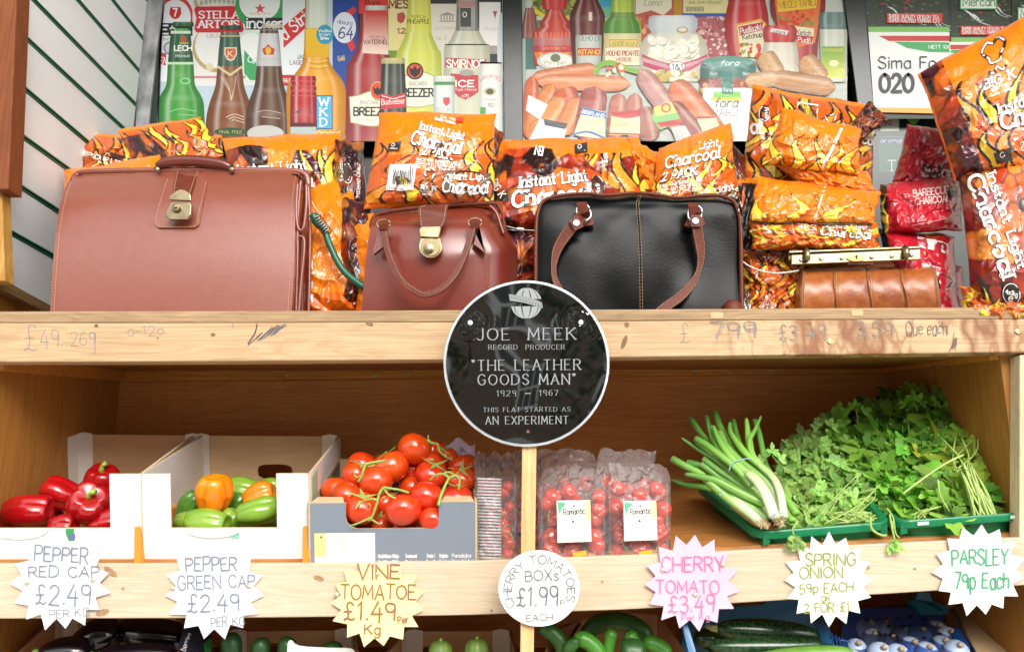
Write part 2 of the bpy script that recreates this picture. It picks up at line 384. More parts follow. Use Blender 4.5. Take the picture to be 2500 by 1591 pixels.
def text(g, fn, s, x0, y0, h, width=None, rot=0, pen=.12, col=(0, 0, 0), gap=1.7, ser=0, calli=0, slant=0, jit=0, seed=1, outline=None, seg=None, arc=None, yup=False):
    """stroke lettering; x to the right, y down (photo pixels) unless yup. width: total width to fit. ser: serif length"""
    rnd = random.Random(seed); W_ = sum(FONT.get(c, FONT['o'])[0] + gap for c in s) - gap
    k = h / 10; kx = (width / W_) if width else k
    passes = [(outline[1], outline[0])] if outline else []
    passes.append((pen, col)); ya = -1 if yup else 1
    for pw, cc in passes:
        rnd = random.Random(seed); X = 0
        for ch in s:
            w, sts = FONT.get(ch, FONT['o'])
            dy = (rnd.random()-.5)*jit*4; dr = (rnd.random()-.5)*jit*.5; ds = 1 + (rnd.random()-.5)*jit
            for pts, sm in (sts if ch != ' ' else []):
                def tr(p):
                    lx = (p[0]-w/2)*cos(dr) - (p[1]-5)*sin(dr)*(k/kx) + w/2; ly = ((p[0]-w/2)*sin(dr)*(kx/k) + (p[1]-5)*cos(dr))*ds + 5 + dy
                    px = (X + lx + slant*ly) * kx; py = -ly * k * ya
                    if arc:
                        R, a0 = arc; a = a0 + px / R
                        rr = R + ly * k
                        return (x0 + rr*sin(a), y0 - rr*cos(a)*ya)
                    return (x0 + px*cos(rot) - py*sin(rot), y0 + px*sin(rot) + py*cos(rot))
                q = [tr(p) for p in pts]
                if calli:
                    wl = []
                    for i in range(len(q)):
                        a = q[max(0, i-1)]; b = q[min(len(q)-1, i+1)]; d = math.hypot(b[0]-a[0], b[1]-a[1]) or 1
                        wl.append(h*pw*((1-calli) + calli*abs(b[1]-a[1])/d))
                    # straight polylines need per-segment width: split
                    if not sm:
                        for i in range(len(q)-1):
                            d = math.hypot(q[i+1][0]-q[i][0], q[i+1][1]-q[i][1]) or 1
                            wv = h*pw*((1-calli) + calli*abs(q[i+1][1]-q[i][1])/d)
                            g.ribbon(fn, [q[i], q[i+1]], wv, cc, seg)
                    else: g.ribbon(fn, q, wl, cc, None)
                else: g.ribbon(fn, q, h*pw, cc, seg)
                if ser:
                    for e, n_ in ((0, 1), (-1, -2)):
                        dx = pts[e][0]-pts[n_][0]; dyy = pts[e][1]-pts[n_][1]
                        if abs(dyy) > abs(dx)*.75 and min(abs(pts[e][1]-v) for v in (0, 10, 6.5)) < .3:
                            if pts[e][1] < 1 or not sm:
                                xx = pts[e][0]; yy = pts[e][1] + (.25 if pts[e][1] < 1 else -.25)
                                ex = (pw - pen)*.5*10 if outline else 0
                                g.ribbon(fn, [tr((xx-ser-ex*.0, yy)), tr((xx+ser+ex*.0, yy))], h*(pw*(.55 if not outline else .9) if pw < .2 else pw*.75), cc, seg)
            X += w + gap
# ================================================================ materials
M_PRINT = mat('printed_paper', attr=1, rough=.45)
M_GLOSSPRINT = mat('printed_gloss', attr=1, rough=.4, spec=.25, noise=(2.2, (.4, .43, .43), .08))  # faint grey patches mixed into the print imitate haze of glass reflections
M_PINE = wood('pine_board', H('#b08d66'), H('#d0b48e'), rough=.6,
              stain=[(4.2, .5, .036, H('#7a4228'), .85), (8.0, .47, .024, H('#8f5a34'), .7)], band=.32)
M_PINE2 = wood('pine_board_pale', H('#c3ac8e'), H('#dac8b0'), rough=.6)
M_PINEDARK = wood('weathered_pine', H('#8c7152'), H('#b89a74'), rough=.7, scale=1.3)
M_VARN = wood('varnished_pine', H('#b8742a'), H('#e2a048'), rough=.4, scale=.9)
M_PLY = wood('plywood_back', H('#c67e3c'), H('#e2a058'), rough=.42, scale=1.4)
M_PLYSIDE = wood('plywood_side', H('#a1692c'), H('#c48b45'), rough=.45, scale=.8, axis='z')
M_SHELF = wood('plywood_shelf', H('#99602c'), H('#c08748'), rough=.5, scale=.8)
M_SCREW = mat('screw_metal', H('#b9ab80'), rough=.4, metal=.8)
M_BRASS = mat('aged_brass', H('#a5977a'), rough=.34, metal=1, noise=(60, H('#6f6248'), .6))
M_NICKEL = mat('nickel', H('#c9c6c0'), rough=.22, metal=1)
M_BLACKMETAL = mat('black_frame_paint', H('#0d100e'), rough=.3, noise=(30, H('#2a2f2c'), .5))
M_WHITEBOARD = mat('white_board', H('#e6e9ea'), rough=.5, noise=(3, H('#cdd1d1'), .5), bump=(40, .1))
M_GREENSTRIP = mat('green_channel_plastic', H('#0a5a3e'), rough=.3)
M_STEEL = mat('steel_wire', H('#a5a6a4'), rough=.35, metal=1)

# ================================================================ the setting
def plane_sheet(name, x0, x1, y0, y1, z, m, kind='structure'):
    g = G(); g.add([(x0, y0, z), (x1, y0, z), (x1, y1, z), (x0, y1, z)], [(0, 1, 2, 3)])
    return tag(make(name, g, m), kind=kind)
GZ = -1.0
M_PAVE = mat('paving', H('#c4bfb5'), rough=.85, noise=[(1.2, H('#9a968e'), .6), (30, H('#bdb9b0'), .4)], bump=(60, .3))
plane_sheet('ground', -200, 200, -200, 200, GZ - .12, mat('asphalt', H('#9c9a94'), rough=.9, noise=(8, H('#75736e'), .5), bump=(90, .4)))
g = G(); g.box((-60, -4.2, GZ - .125), (60, 3, GZ)); tag(make('pavement', g, M_PAVE), kind='structure')

# facade across the street and trees, seen only as the reflection in the plaque
def facade():
    t = thing('terraced_house', 'dark brick terraced house with white sash windows across the street', 'house', (0, -24, GZ))
    mb = mat('dark_brick', H('#8d7a6c'), rough=.85, noise=(6, H('#5c4c42'), .7))
    g = G(); g.box((-18, -31, GZ - .1), (18, -24, GZ + 9.2)); make('wall', g, mb, t)
    wm = mat('white_window_paint', H('#e9eae8'), rough=.5); gm = mat('window_glass', H('#1c2226'), rough=.08)
    for i in range(-4, 5):
        for zz in (1.0, 4.0, 6.6):
            x = i * 3.0 - .1
            f = G()
            for a, b in (((x-.62, zz), (x-.5, zz+2)), ((x+.5, zz), (x+.62, zz+2)), ((x-.5, zz), (x+.5, zz+.12)), ((x-.5, zz+1.88), (x+.5, zz+2)),
                         ((x-.5, zz+.95), (x+.5, zz+1.05)), ((x-.2, zz+.12), (x-.15, zz+.95)), ((x+.15, zz+.12), (x+.2, zz+.95)), ((x-.2, zz+1.05), (x-.15, zz+1.88)), ((x+.15, zz+1.05), (x+.2, zz+1.88))):
                f.box((a[0], -24, GZ + a[1]), (b[0], -23.9, GZ + b[1]))
            w = make('window', f, wm, t)
            p = G(); p.box((x-.5, -23.99, GZ+zz+.12), (x+.5, -23.95, GZ+zz+1.88)); make('pane', p, gm, w)
facade()
def street_tree(x, y, label, seed):
    rnd = random.Random(seed); t = thing('street_tree', label, 'tree', (x, y, GZ), 'trees across the street')
    g = G(); g.tube([(x, y, GZ), (x+.05, y, GZ+1.4), (x-.05, y, GZ+3), (x+.1, y, GZ+5)], [.16, .13, .1, .05], 8); make('trunk', g, mat('bark', H('#4a4036'), rough=.9), t)
    c = G()
    for i in range(3600):
        a = rnd.random()*2*pi; b = math.acos(2*rnd.random()-1); r = 3.2*rnd.random()**.4
        p = Vector((x + r*sin(b)*cos(a), y + .8*r*sin(b)*sin(a), GZ + 4.6 + 1.3*r*cos(b)))
        p += Vector((sin(p.z*5)*.2, 0, sin(p.x*6)*.2)); u = Vector((rnd.random()-.5, rnd.random()-.5, rnd.random()-.5)).normalized()*.15; v = u.cross(Vector((rnd.random()-.5, rnd.random()-.5, 1))).normalized()*.07
        c.add([p-u, p+v, p+u, p-v], [(0, 1, 2, 3)])
    make('crown', c, mat('tree_leaf', H('#3f5c33'), rough=.6, noise=(3, H('#24381f'), .7)), t)
street_tree(-4.2, -15, 'leafy green tree across the street on the left', 3)
street_tree(3.4, -16, 'leafy green tree across the street on the right', 4)

for xa, xb, lb in ((-6, -1.35, 'pale rendered shop wall left of the display'), (1.7, 6, 'pale rendered shop wall right of the display')):
    g = G(); g.box((xa, .72, GZ-.02), (xb, .95, 3.4)); tag(make('shop_wall', g, mat('rendered_wall', H('#b7b2a8'), rough=.85, noise=(2, H('#9c978c'), .5), bump=(60, .3))), lb, 'wall')
def awning():  # unseen canopy added to shade the posters and upper goods
    t = thing('awning', 'green canvas shop awning stretched over the display above the picture', 'awning', (0, .6, 1.88))
    mm = mat('canopy_canvas', H('#2d6a4a'), rough=.8); g = G()
    g.hexa([(-2.4, -.25, 1.72), (2.4, -.25, 1.72), (2.4, .62, 1.9), (-2.4, .62, 1.9)], [(-2.4, -.25, 1.725), (2.4, -.25, 1.725), (2.4, .62, 1.905), (-2.4, .62, 1.905)]); make('canvas', g, mm, t)
    g = G(); g.tube([(-2.4, -.25, 1.72), (2.4, -.25, 1.72)], .018, 10); make('front_bar', g, M_STEEL, t, smooth=True)
awning()
# ================================================================ shelving unit
XL, XR, YB = -1.0, .875, .53
unit = thing('display_shelving', 'wooden greengrocer display unit with pine fascia boards and tilted shelves', 'display shelving', (0, .25, GZ))
def board(name, top, bot, Y, th, m, parent, lab=None):
    """board whose front outline is given as photo polylines at depth Y"""
    n = 24; x0, x1 = top[0][0], top[-1][0]
    def ev(pl, x): return float(np.interp(x, [p[0] for p in pl], [p[1] for p in pl]))
    g = G(); F = []; B = []
    for i in range(n+1):
        x = x0 + (x1-x0)*i/n
        a = P(x, ev(top, x), Y); b = P(x, ev(bot, x), Y); b.x = a.x
        F.append((a, b)); B.append((a + Vector((0, th, 0)), b + Vector((0, th, 0))))
    for i in range(n):
        q = [F[i][1], F[i+1][1], F[i+1][0], F[i][0]]; r = [B[i][1], B[i+1][1], B[i+1][0], B[i][0]]
        o = len(g.v); g.v += [tuple(p) for p in q + r]
        g.f += [(o, o+1, o+2, o+3), (o+7, o+6, o+5, o+4), (o+1, o, o+4, o+5), (o+3, o+2, o+6, o+7)]
        if i == 0: g.f.append((o, o+3, o+7, o+4))
        if i == n-1: g.f.append((o+1, o+5, o+6, o+2))
    ob = make(name, g, m, parent)
    bm = bmesh.new(); bm.from_mesh(ob.data); bmesh.ops.remove_doubles(bm, verts=bm.verts, dist=1e-5); bm.to_mesh(ob.data); bm.free()
    bevel(ob, .0025, 2)
    if lab: ob['label'] = lab
    return ob
MT = [(-220, 1376), (700, 1375), (1150, 1368), (1640, 1350), (2760, 1298)]
MB_ = [(-220, 1510), (500, 1508), (1100, 1502), (1550, 1486), (2100, 1452), (2760, 1410)]
TT = [(-220, 788), (700, 787), (1250, 785), (1800, 781), (2760, 776)]
TT0 = [(-220, 760), (700, 758), (1250, 756), (1800, 753), (2760, 747)]
TB = [(-220, 884), (500, 882), (1150, 877), (1800, 868), (2760, 856)]
fas_t = board('fascia_board', TT, TB, 0, .034, M_PINE, unit, 'upper pine fascia with scribbled old prices and water stains')
cap_t = board('edge_strip', TT0, TT, -.001, .036, M_PINEDARK, unit, 'grimy weathered strip along the top of the upper fascia')
fas_m = board('fascia_board', MT, MB_, 0, .034, M_PINE2, unit, 'lower pale pine fascia with the price cards')
fas_m.location = -unit.location
TAN = tan(radians(15))
ZF = lambda x: float(np.interp(x, [P(p[0], p[1], 0).x for p in MT], [P(p[0], p[1], 0).z for p in MT]))
def PT(px, py, h=0.0, zf=ZF, tn=TAN, drop=.004):
    """photo pixel -> point h metres above the tilted shelf"""
    d = Vector((RM @ np.array([(px-CXP)/FPX, -(py-CYP)/FPX, -1.0])).tolist()); x = 0
    for _ in range(12):
        # z = zf(x) - drop + (y)*tn + h
        t = (zf(x) - drop + h + CAMD*(-tn)*-1*0 + (-CAMD)*tn) / (d.z - d.y*tn)
        x = d.x*t
    return Vector((d.x*t, -CAMD + d.y*t, d.z*t))
UP = Vector((0, -sin(radians(15)), cos(radians(15)))); DEEP = Vector((0, cos(radians(15)), sin(radians(15))))
# tilted middle shelf
def shelf(zf, th, m, y0=.034, y1=YB, tn=TAN, name='shelf', n=20, x0=XL, x1=XR):
    g = G()
    A = [[(x0+(x1-x0)*i/n, y, zf(x0+(x1-x0)*i/n) - .004 + y*tn) for i in range(n+1)] for y in (y0, y1)]
    B = [[(p[0], p[1], p[2]-th) for p in r] for r in A]
    vs = A[0] + A[1] + B[0] + B[1]; k = n+1
    fs = []
    for i in range(n):
        fs += [(i, i+1, k+i+1, k+i), (2*k+i+1, 2*k+i, 3*k+i, 3*k+i+1), (i+1, i, 2*k+i, 2*k+i+1), (k+i, k+i+1, 3*k+i+1, 3*k+i)]
    g.add(vs, fs); return make(name, g, m, unit)
shelf(ZF, .018, M_SHELF)
ZTOP = lambda x: P(1250, 884, 0).z + .036
TT_TAN = .118
shelf(ZTOP, .018, M_SHELF, tn=TT_TAN)
ZLOW = lambda x: -.43
shelf(ZLOW, .018, M_SHELF)
# back and sides
def boxpart(name, a, b, m, parent=unit, lab=None, bv=.0015):
    g = G(); g.box(a, b); o = make(name, g, m, parent)
    if lab: o['label'] = lab
    if bv: bevel(o, bv, 1)
    return o
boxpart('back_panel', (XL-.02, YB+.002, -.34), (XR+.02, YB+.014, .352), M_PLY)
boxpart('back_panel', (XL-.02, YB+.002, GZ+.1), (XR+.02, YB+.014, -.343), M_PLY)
for xa, xb in ((XL-.018, XL-.0005), (XR+.0005, XR+.018)):
    g = G(); q = [Vector((xa, y, z)) for y, z in ((.0345, GZ+.02), (YB, GZ+.02), (YB, .40), (.0345, .33))]; g.hexa(q, [Vector((xb, p.y, p.z)) for p in q]); bevel(make('side_panel', g, M_PLYSIDE, unit), .0015, 1)
boxpart('post', (XL-.06, .036, GZ), (XL-.0185, .09, .3), M_PINE2)
boxpart('post', (XR+.0185, .036, GZ), (XR+.07, .09, .3), M_PINE2)
# ledgers under the upper shelf
g = G(); a = P(278, 898, YB-.016); b = P(278, 931, YB-.016); c = P(2165, 880, YB-.016); d = P(2165, 911, YB-.016)
q = [Vector((XL+.001, YB-.016, b.z)), Vector((XR-.001, YB-.016, d.z)), Vector((XR-.001, YB-.016, c.z)), Vector((XL+.001, YB-.016, a.z))]
g.hexa(q, [p + Vector((0, .0165, 0)) for p in q]); led = bevel(make('ledger', g, M_VARN, unit), .001, 1)
for sx, zr in ((XL, b.z), (XR, d.z)):
    s_ = 1 if sx < 0 else -1; g = G(); z0, z1 = zr + .0, zr + .034; dz = -.055
    q = [Vector((sx + s_*.0008, .036, z0+dz)), Vector((sx + s_*.0008, YB-.018, z0)), Vector((sx + s_*.0008, YB-.018, z1)), Vector((sx + s_*.0008, .036, z1+dz))]
    g.hexa(q, [p + Vector((s_*.018, 0, 0)) for p in q]); bevel(make('ledger', g, M_VARN, unit), .001, 1)
def screw(px, py, Y, r=.004, parent=led, name='screw', m=M_SCREW):
    p = P(px, py, Y); g = G(); Mx = Matrix.Translation(p) @ Matrix.Rotation(pi/2, 4, 'X')
    g.lathe([(r*.1, .0), (r, .0003), (r, .0012), (r*.55, .0019), (r*.5, .0012), (.0001, .001)], Mx, 12); return make(name, g, m, parent, smooth=True, sharp=40)
for x, y in ((702, 915), (917, 915), (998, 911), (1698, 903), (1881, 901), (2052, 898)):
    screw(x, y, YB-.0165, .0055)
for x, y in ((2026, 834), (2485, 810)): screw(x, y, -.0005, .005, fas_t)
# pine knots: real knots set in the boards
M_KNOT = mat('pine_knot', H('#8d6440'), rough=.6, noise=(120, H('#5a3c26'), .8))
def knot(px, py, Y, rx, ry, rot=0, parent=fas_t, m=M_KNOT):
    g = G(); fn = flatmap(Y); g.disc(fn, px, py, rx, ry, (0., 0., 0.), 14, rot); g.c = []
    return make('knot', g, m, parent)
for a in ((235, 795, 5, 4), (520, 817, 6, 5), (902, 790, 10, 6, .5), (1530, 793, 6, 7), (1524, 835, 6, 18, .35), (2330, 838, 5, 16, .3), (1975, 790, 5, 4), (385, 825, 3, 2)):
    knot(a[0], a[1], 0, a[2], a[3], a[4] if len(a) > 4 else 0)
for a in ((270, 1395, 8, 20, -.9), (250, 1494, 18, 8, -.3), (300, 1436, 5, 4), (778, 1411, 14, 7, .3), (1470, 1420, 4, 3), (2118, 1385, 6, 5), (2233, 1388, 5, 3), (1200, 1490, 4, 3)):
    knot(a[0], a[1], 0, a[2], a[3], a[4] if len(a) > 4 else 0, fas_m, mat('pale_knot', H('#b08c66'), rough=.6, noise=(140, H('#7d5c40'), .7)))
# felt-pen scribbles left on the upper fascia
scr = G(); fn = flatmap(0); INK = H('#7f7b86'); INK2 = H('#615d64')
def sc(pts, w=1.7, c=INK): scr.ribbon(fn, crom(pts, 5), w, c)
text(scr, fn, '£', 58, 855, 62, 32, pen=.03, col=INK)
text(scr, fn, '49.', 98, 846, 42, 55, pen=.04, col=INK, jit=.3)
text(scr, fn, '269', 172, 842, 32, 62, pen=.05, col=INK, jit=.3)
sc([(230, 812), (232, 858), (228, 862)])
text(scr, fn, '4-269', 188, 780, 14, 74, pen=.1, col=INK, jit=.5); text(scr, fn, '(-12)', 312, 818, 24, 88, pen=.06, col=INK, jit=.4)
sc([(532, 766), (540, 782), (556, 768), (548, 784), (568, 782), (580, 768), (590, 780), (602, 766)]); sc([(569, 766), (568, 800)])
sc([(605, 838), (622, 812), (628, 790), (622, 815), (606, 842), (640, 812), (625, 826)], 2.2, INK2)
rn = random.Random(5)
for i in range(16):
    x = 632 + i*3; sc([(x - 6 + rn.random()*5, 826 - i*1.2 + rn.random()*7), (x + 22, 800 - i*.8 + rn.random()*10)], 2.0, INK2)
def old(s, x0, x1, by, h, c=H('#8a827c'), n=2, seed=1):
    for k in range(n): text(scr, fn, s, x0 + k*2, by + k*2, h, x1-x0, pen=.045, col=c, jit=.35, seed=seed+k)
old('£', 1660, 1682, 832, 42, n=1); old('799', 1734, 1845, 822, 38, n=3); old('£3 49', 1900, 2015, 828, 36, n=2)
old('3.59', 2090, 2180, 822, 38, n=2); text(scr, fn, 'Que each', 2212, 818, 34, 100, pen=.05, col=INK2, jit=.3)
sc([(2330, 812), (2325, 840), (2318, 858), (2335, 830), (2332, 856)], 1.5, INK2)
o = make('pen_marks', scr, mat('felt_pen', attr=1, rough=.8), fas_t, loc=(0, 0, 0)); o['kind'] = 'stuff'
# orange price stickers
for x, y, w_, lab in ((1750, 770, 32, 'small orange price sticker below the black handbag'), (2093, 764, 30, 'small orange price sticker below the tan frame bag'),
                  (2421, 759, 30, 'small orange price sticker near the right end of the upper board')):
    g = G(); f2 = flatmap(-.0016)
    g.poly(f2, [(x-w_/2, y-5), (x-w_/2+5, y-8), (x+w_/2-3, y-8), (x+w_/2, y-4), (x+w_/2-2, y+6), (x-w_/2+3, y+7)], H('#f2a173'))
    tag(make('price_sticker', g, M_PRINT), lab, 'sticker', 'orange price stickers on the upper board')

# ================================================================ left side: white panel with green channels, brown post
wall = thing('slatted_side_wall', 'white side wall of the stall with sloping green plastic channels', 'wall', (XL, .25, .3))
XW = P(30, 300, 0.02).x - .0
# sides: front edge at x~30 px (y=0.02), back edge at x~340 px; solve depth so that the back edge lands there
def on_wall(px, py):
    d = Vector((RM @ np.array([(px-CXP)/FPX, -(py-CYP)/FPX, -1.0])).tolist()); t = XW / d.x
    return Vector((XW, -CAMD + d.y*t, d.z*t))
YE = on_wall(338, 200).y
ST = [((20, -190), (343, 85)), ((20, -150), (343, 85))]
grooves = [((-60, -420), (352, -60)), ((-60, -340), (347, 10)), ((275, 0), (343, 86)), ((190, 0), (338, 171)), ((82, 0), (334, 258)), ((46, 77), (300, 312)), ((37, 197), (300, 420)), ((28, 315), (300, 508)), ((20, 437), (300, 617)), ((0, 553), (300, 720))]
lines = []
for (a, b) in grooves[2:]:
    A, B = on_wall(*a), on_wall(*b); sl_ = (B.z-A.z)/(B.y-A.y)
    z0 = A.z + sl_*(0.0-A.y); z1 = A.z + sl_*(YE-A.y); lines.append((z0, z1))
lines.sort(key=lambda q: -q[1])
gap_ = [(lines[i][0]-lines[i+1][0], lines[i][1]-lines[i+1][1]) for i in range(len(lines)-1)]
g0 = .115
lines = [(lines[0][0]+g0*2, lines[0][1]+g0*2), (lines[0][0]+g0, lines[0][1]+g0)] + lines + [(lines[-1][0]-g0, lines[-1][1]-g0)]
for i in range(len(lines)-1):
    (a0, a1), (b0, b1) = lines[i], lines[i+1]; g = G(); e = .0056
    q = [(XW, -.02, b0+e), (XW, YE, b1+e), (XW, YE, a1-e), (XW, -.02, a0-e)]
    g.hexa([Vector(p) for p in q], [Vector(p) - Vector((.012, 0, 0)) for p in q]); bevel(make('panel', g, M_WHITEBOARD, wall), .001, 1)
for i, (a0, a1) in enumerate(lines[1:-1]):
    g = G(); e = .0054
    for lo, hi, dx in ((-e, -e*.35, .0015), (-e*.35, e*.45, -.004), (e*.45, e, .001)):
        q = [(XW+dx, -.02, a0+lo), (XW+dx, YE-.001, a1+lo), (XW+dx, YE-.001, a1+hi), (XW+dx, -.02, a0+hi)]
        g.hexa([Vector(p) for p in q], [Vector(p) - Vector((.008, 0, 0)) for p in q])
    make('channel_strip', g, M_GREENSTRIP, wall)
boxpart('backing', (XW-.02, -.02, lines[-1][1]-.1), (XW-.0125, YE, .95), M_PLYSIDE, wall)
# low wooden rail at the foot of the wall
g = G(); a = on_wall(0, 683); b = on_wall(122, 722); q = [(XW+.001, a.y-.1, a.z-.02), (XW+.001, b.y+.35, b.z-.07), (XW+.001, b.y+.35, b.z-.05), (XW+.001, a.y-.1, a.z)]
g.hexa([Vector(p) for p in q], [Vector(p) + Vector((.018, 0, 0)) for p in q]); make('rail', g, wood('old_rail', H('#5c4526'), H('#9a7a4a'), rough=.8, axis='y'), wall)

def pxpost(name, top, bot, Y, th, m, lab, cat, y2=None):
    g = G(); (x0, x1, yt), (x2, x3, yb) = top, bot
    q = [P(x2, yb, Y), P(x3, yb, Y), P(x1, yt, Y), P(x0, yt, Y)]
    g.hexa(q, [p + Vector((0, th, 0)) for p in q]); o = tag(make(name, g, m), lab, cat); return bevel(o, .002, 2)
pxpost('timber_post', (-60, 52, -260), (-30, 20, 462), -.03, .045, wood('brown_stained_timber', H('#6d3614'), H('#8d4c20'), rough=.7, axis='z'), 'brown stained timber post at the left edge of the stall', 'post')
pxpost('timber_post', (-90, 3, 440), (-40, 12, 686), -.01, .03, wood('ply_post', H('#a3732f'), H('#c99a52'), rough=.6, axis='z'), 'lighter splintered timber offcut under the brown post', 'post')
pxpost('timber_post', (2490, 2560, 866), (2489, 2560, 1330), .002, .032, wood('pale_post', H('#cdb48c'), H('#e8d6b4'), rough=.6, axis='z'), 'pale timber upright at the right edge below the upper board', 'post')

# ================================================================ posters behind the goods
YP = .56
def frame_post(name, top, bot, Y, lab, m=M_BLACKMETAL):
    return pxpost(name, top, bot, Y, .03, m, lab, 'window frame')
frame_post('window_frame', (402, 388+8, -60), (358, 384, 330), YP-.012, 'dark green black window frame bar left of the drinks poster', mat('dark_green_frame', H('#13241c'), rough=.35))
pxpost('wall_edge', (346, 403, -60), (330, 359, 330), YP-.02, .02, mat('worn_white_paint', H('#b4b5b8'), rough=.6, noise=(25, H('#3a3d40'), .8, (1, 1, .5))), 'worn white painted edge beside the dark frame bar', 'door edge')
frame_post('window_frame', (1227, 1274, -60), (1230, 1277, 345), YP-.012, 'black window frame bar between the two posters')
frame_post('window_frame', (2053, 2107, -60), (2103, 2140, 330), YP-.012, 'black window frame bar right of the grocery poster')
g = G(); g.box((XL-.2, YP+.05, .3), (1.6, YP+.09, 1.6)); tag(make('shop_window', g, mat('dark_glass', H('#0c1512'), rough=.15)), 'dark shop window glass behind the posters', 'window')

def bottle(g, fn, cx, prof, col, hl=None, dark=None, cells=22, spec=.55, liq=None):
    """printed bottle: profile [(y, halfwidth)], shaded like a photograph of glass"""
    pr = crom(prof, 4); g.lay += 1; vs = []; cs = []; k = cells + 1
    dark = dark or mixc(col, (0, 0, 0), .55)
    for (y, w) in pr:
        for j in range(k):
            t = -1 + 2*j/cells; sh = abs(t)**2.2
            c = mixc(col, dark, sh*.9)
            c = mixc(c, mixc(col, (1, 1, 1), .6), max(0, 1-abs(t+.55)/.16)*spec)
            c = mixc(c, mixc(col, (1, 1, 1), .5), max(0, 1-abs(t-.62)/.1)*spec*.6)
            c = mixc(c, dark, max(0, 1-abs(abs(t)-.86)/.1)*.45); c = mixc(c, mixc(col, (1, .95, .8), .35), max(0, 1-abs(t-.1)/.3)*.35)
            yy = (y-pr[0][0])/max(1, pr[-1][0]-pr[0][0]); c = mixc(c, dark, .35*yy*yy); c = mixc(c, mixc(col, (1, 1, 1), .35), .25*max(0, sin(y*.11+cx*.3))**6*(1-abs(t)))
            vs.append(fn(cx + t*max(w, .1), y, g.lay)); cs.append(c)
    fs = [(i*k+j, i*k+j+1, (i+1)*k+j+1, (i+1)*k+j) for i in range(len(pr)-1) for j in range(cells)]
    g.add(vs, fs, cs)

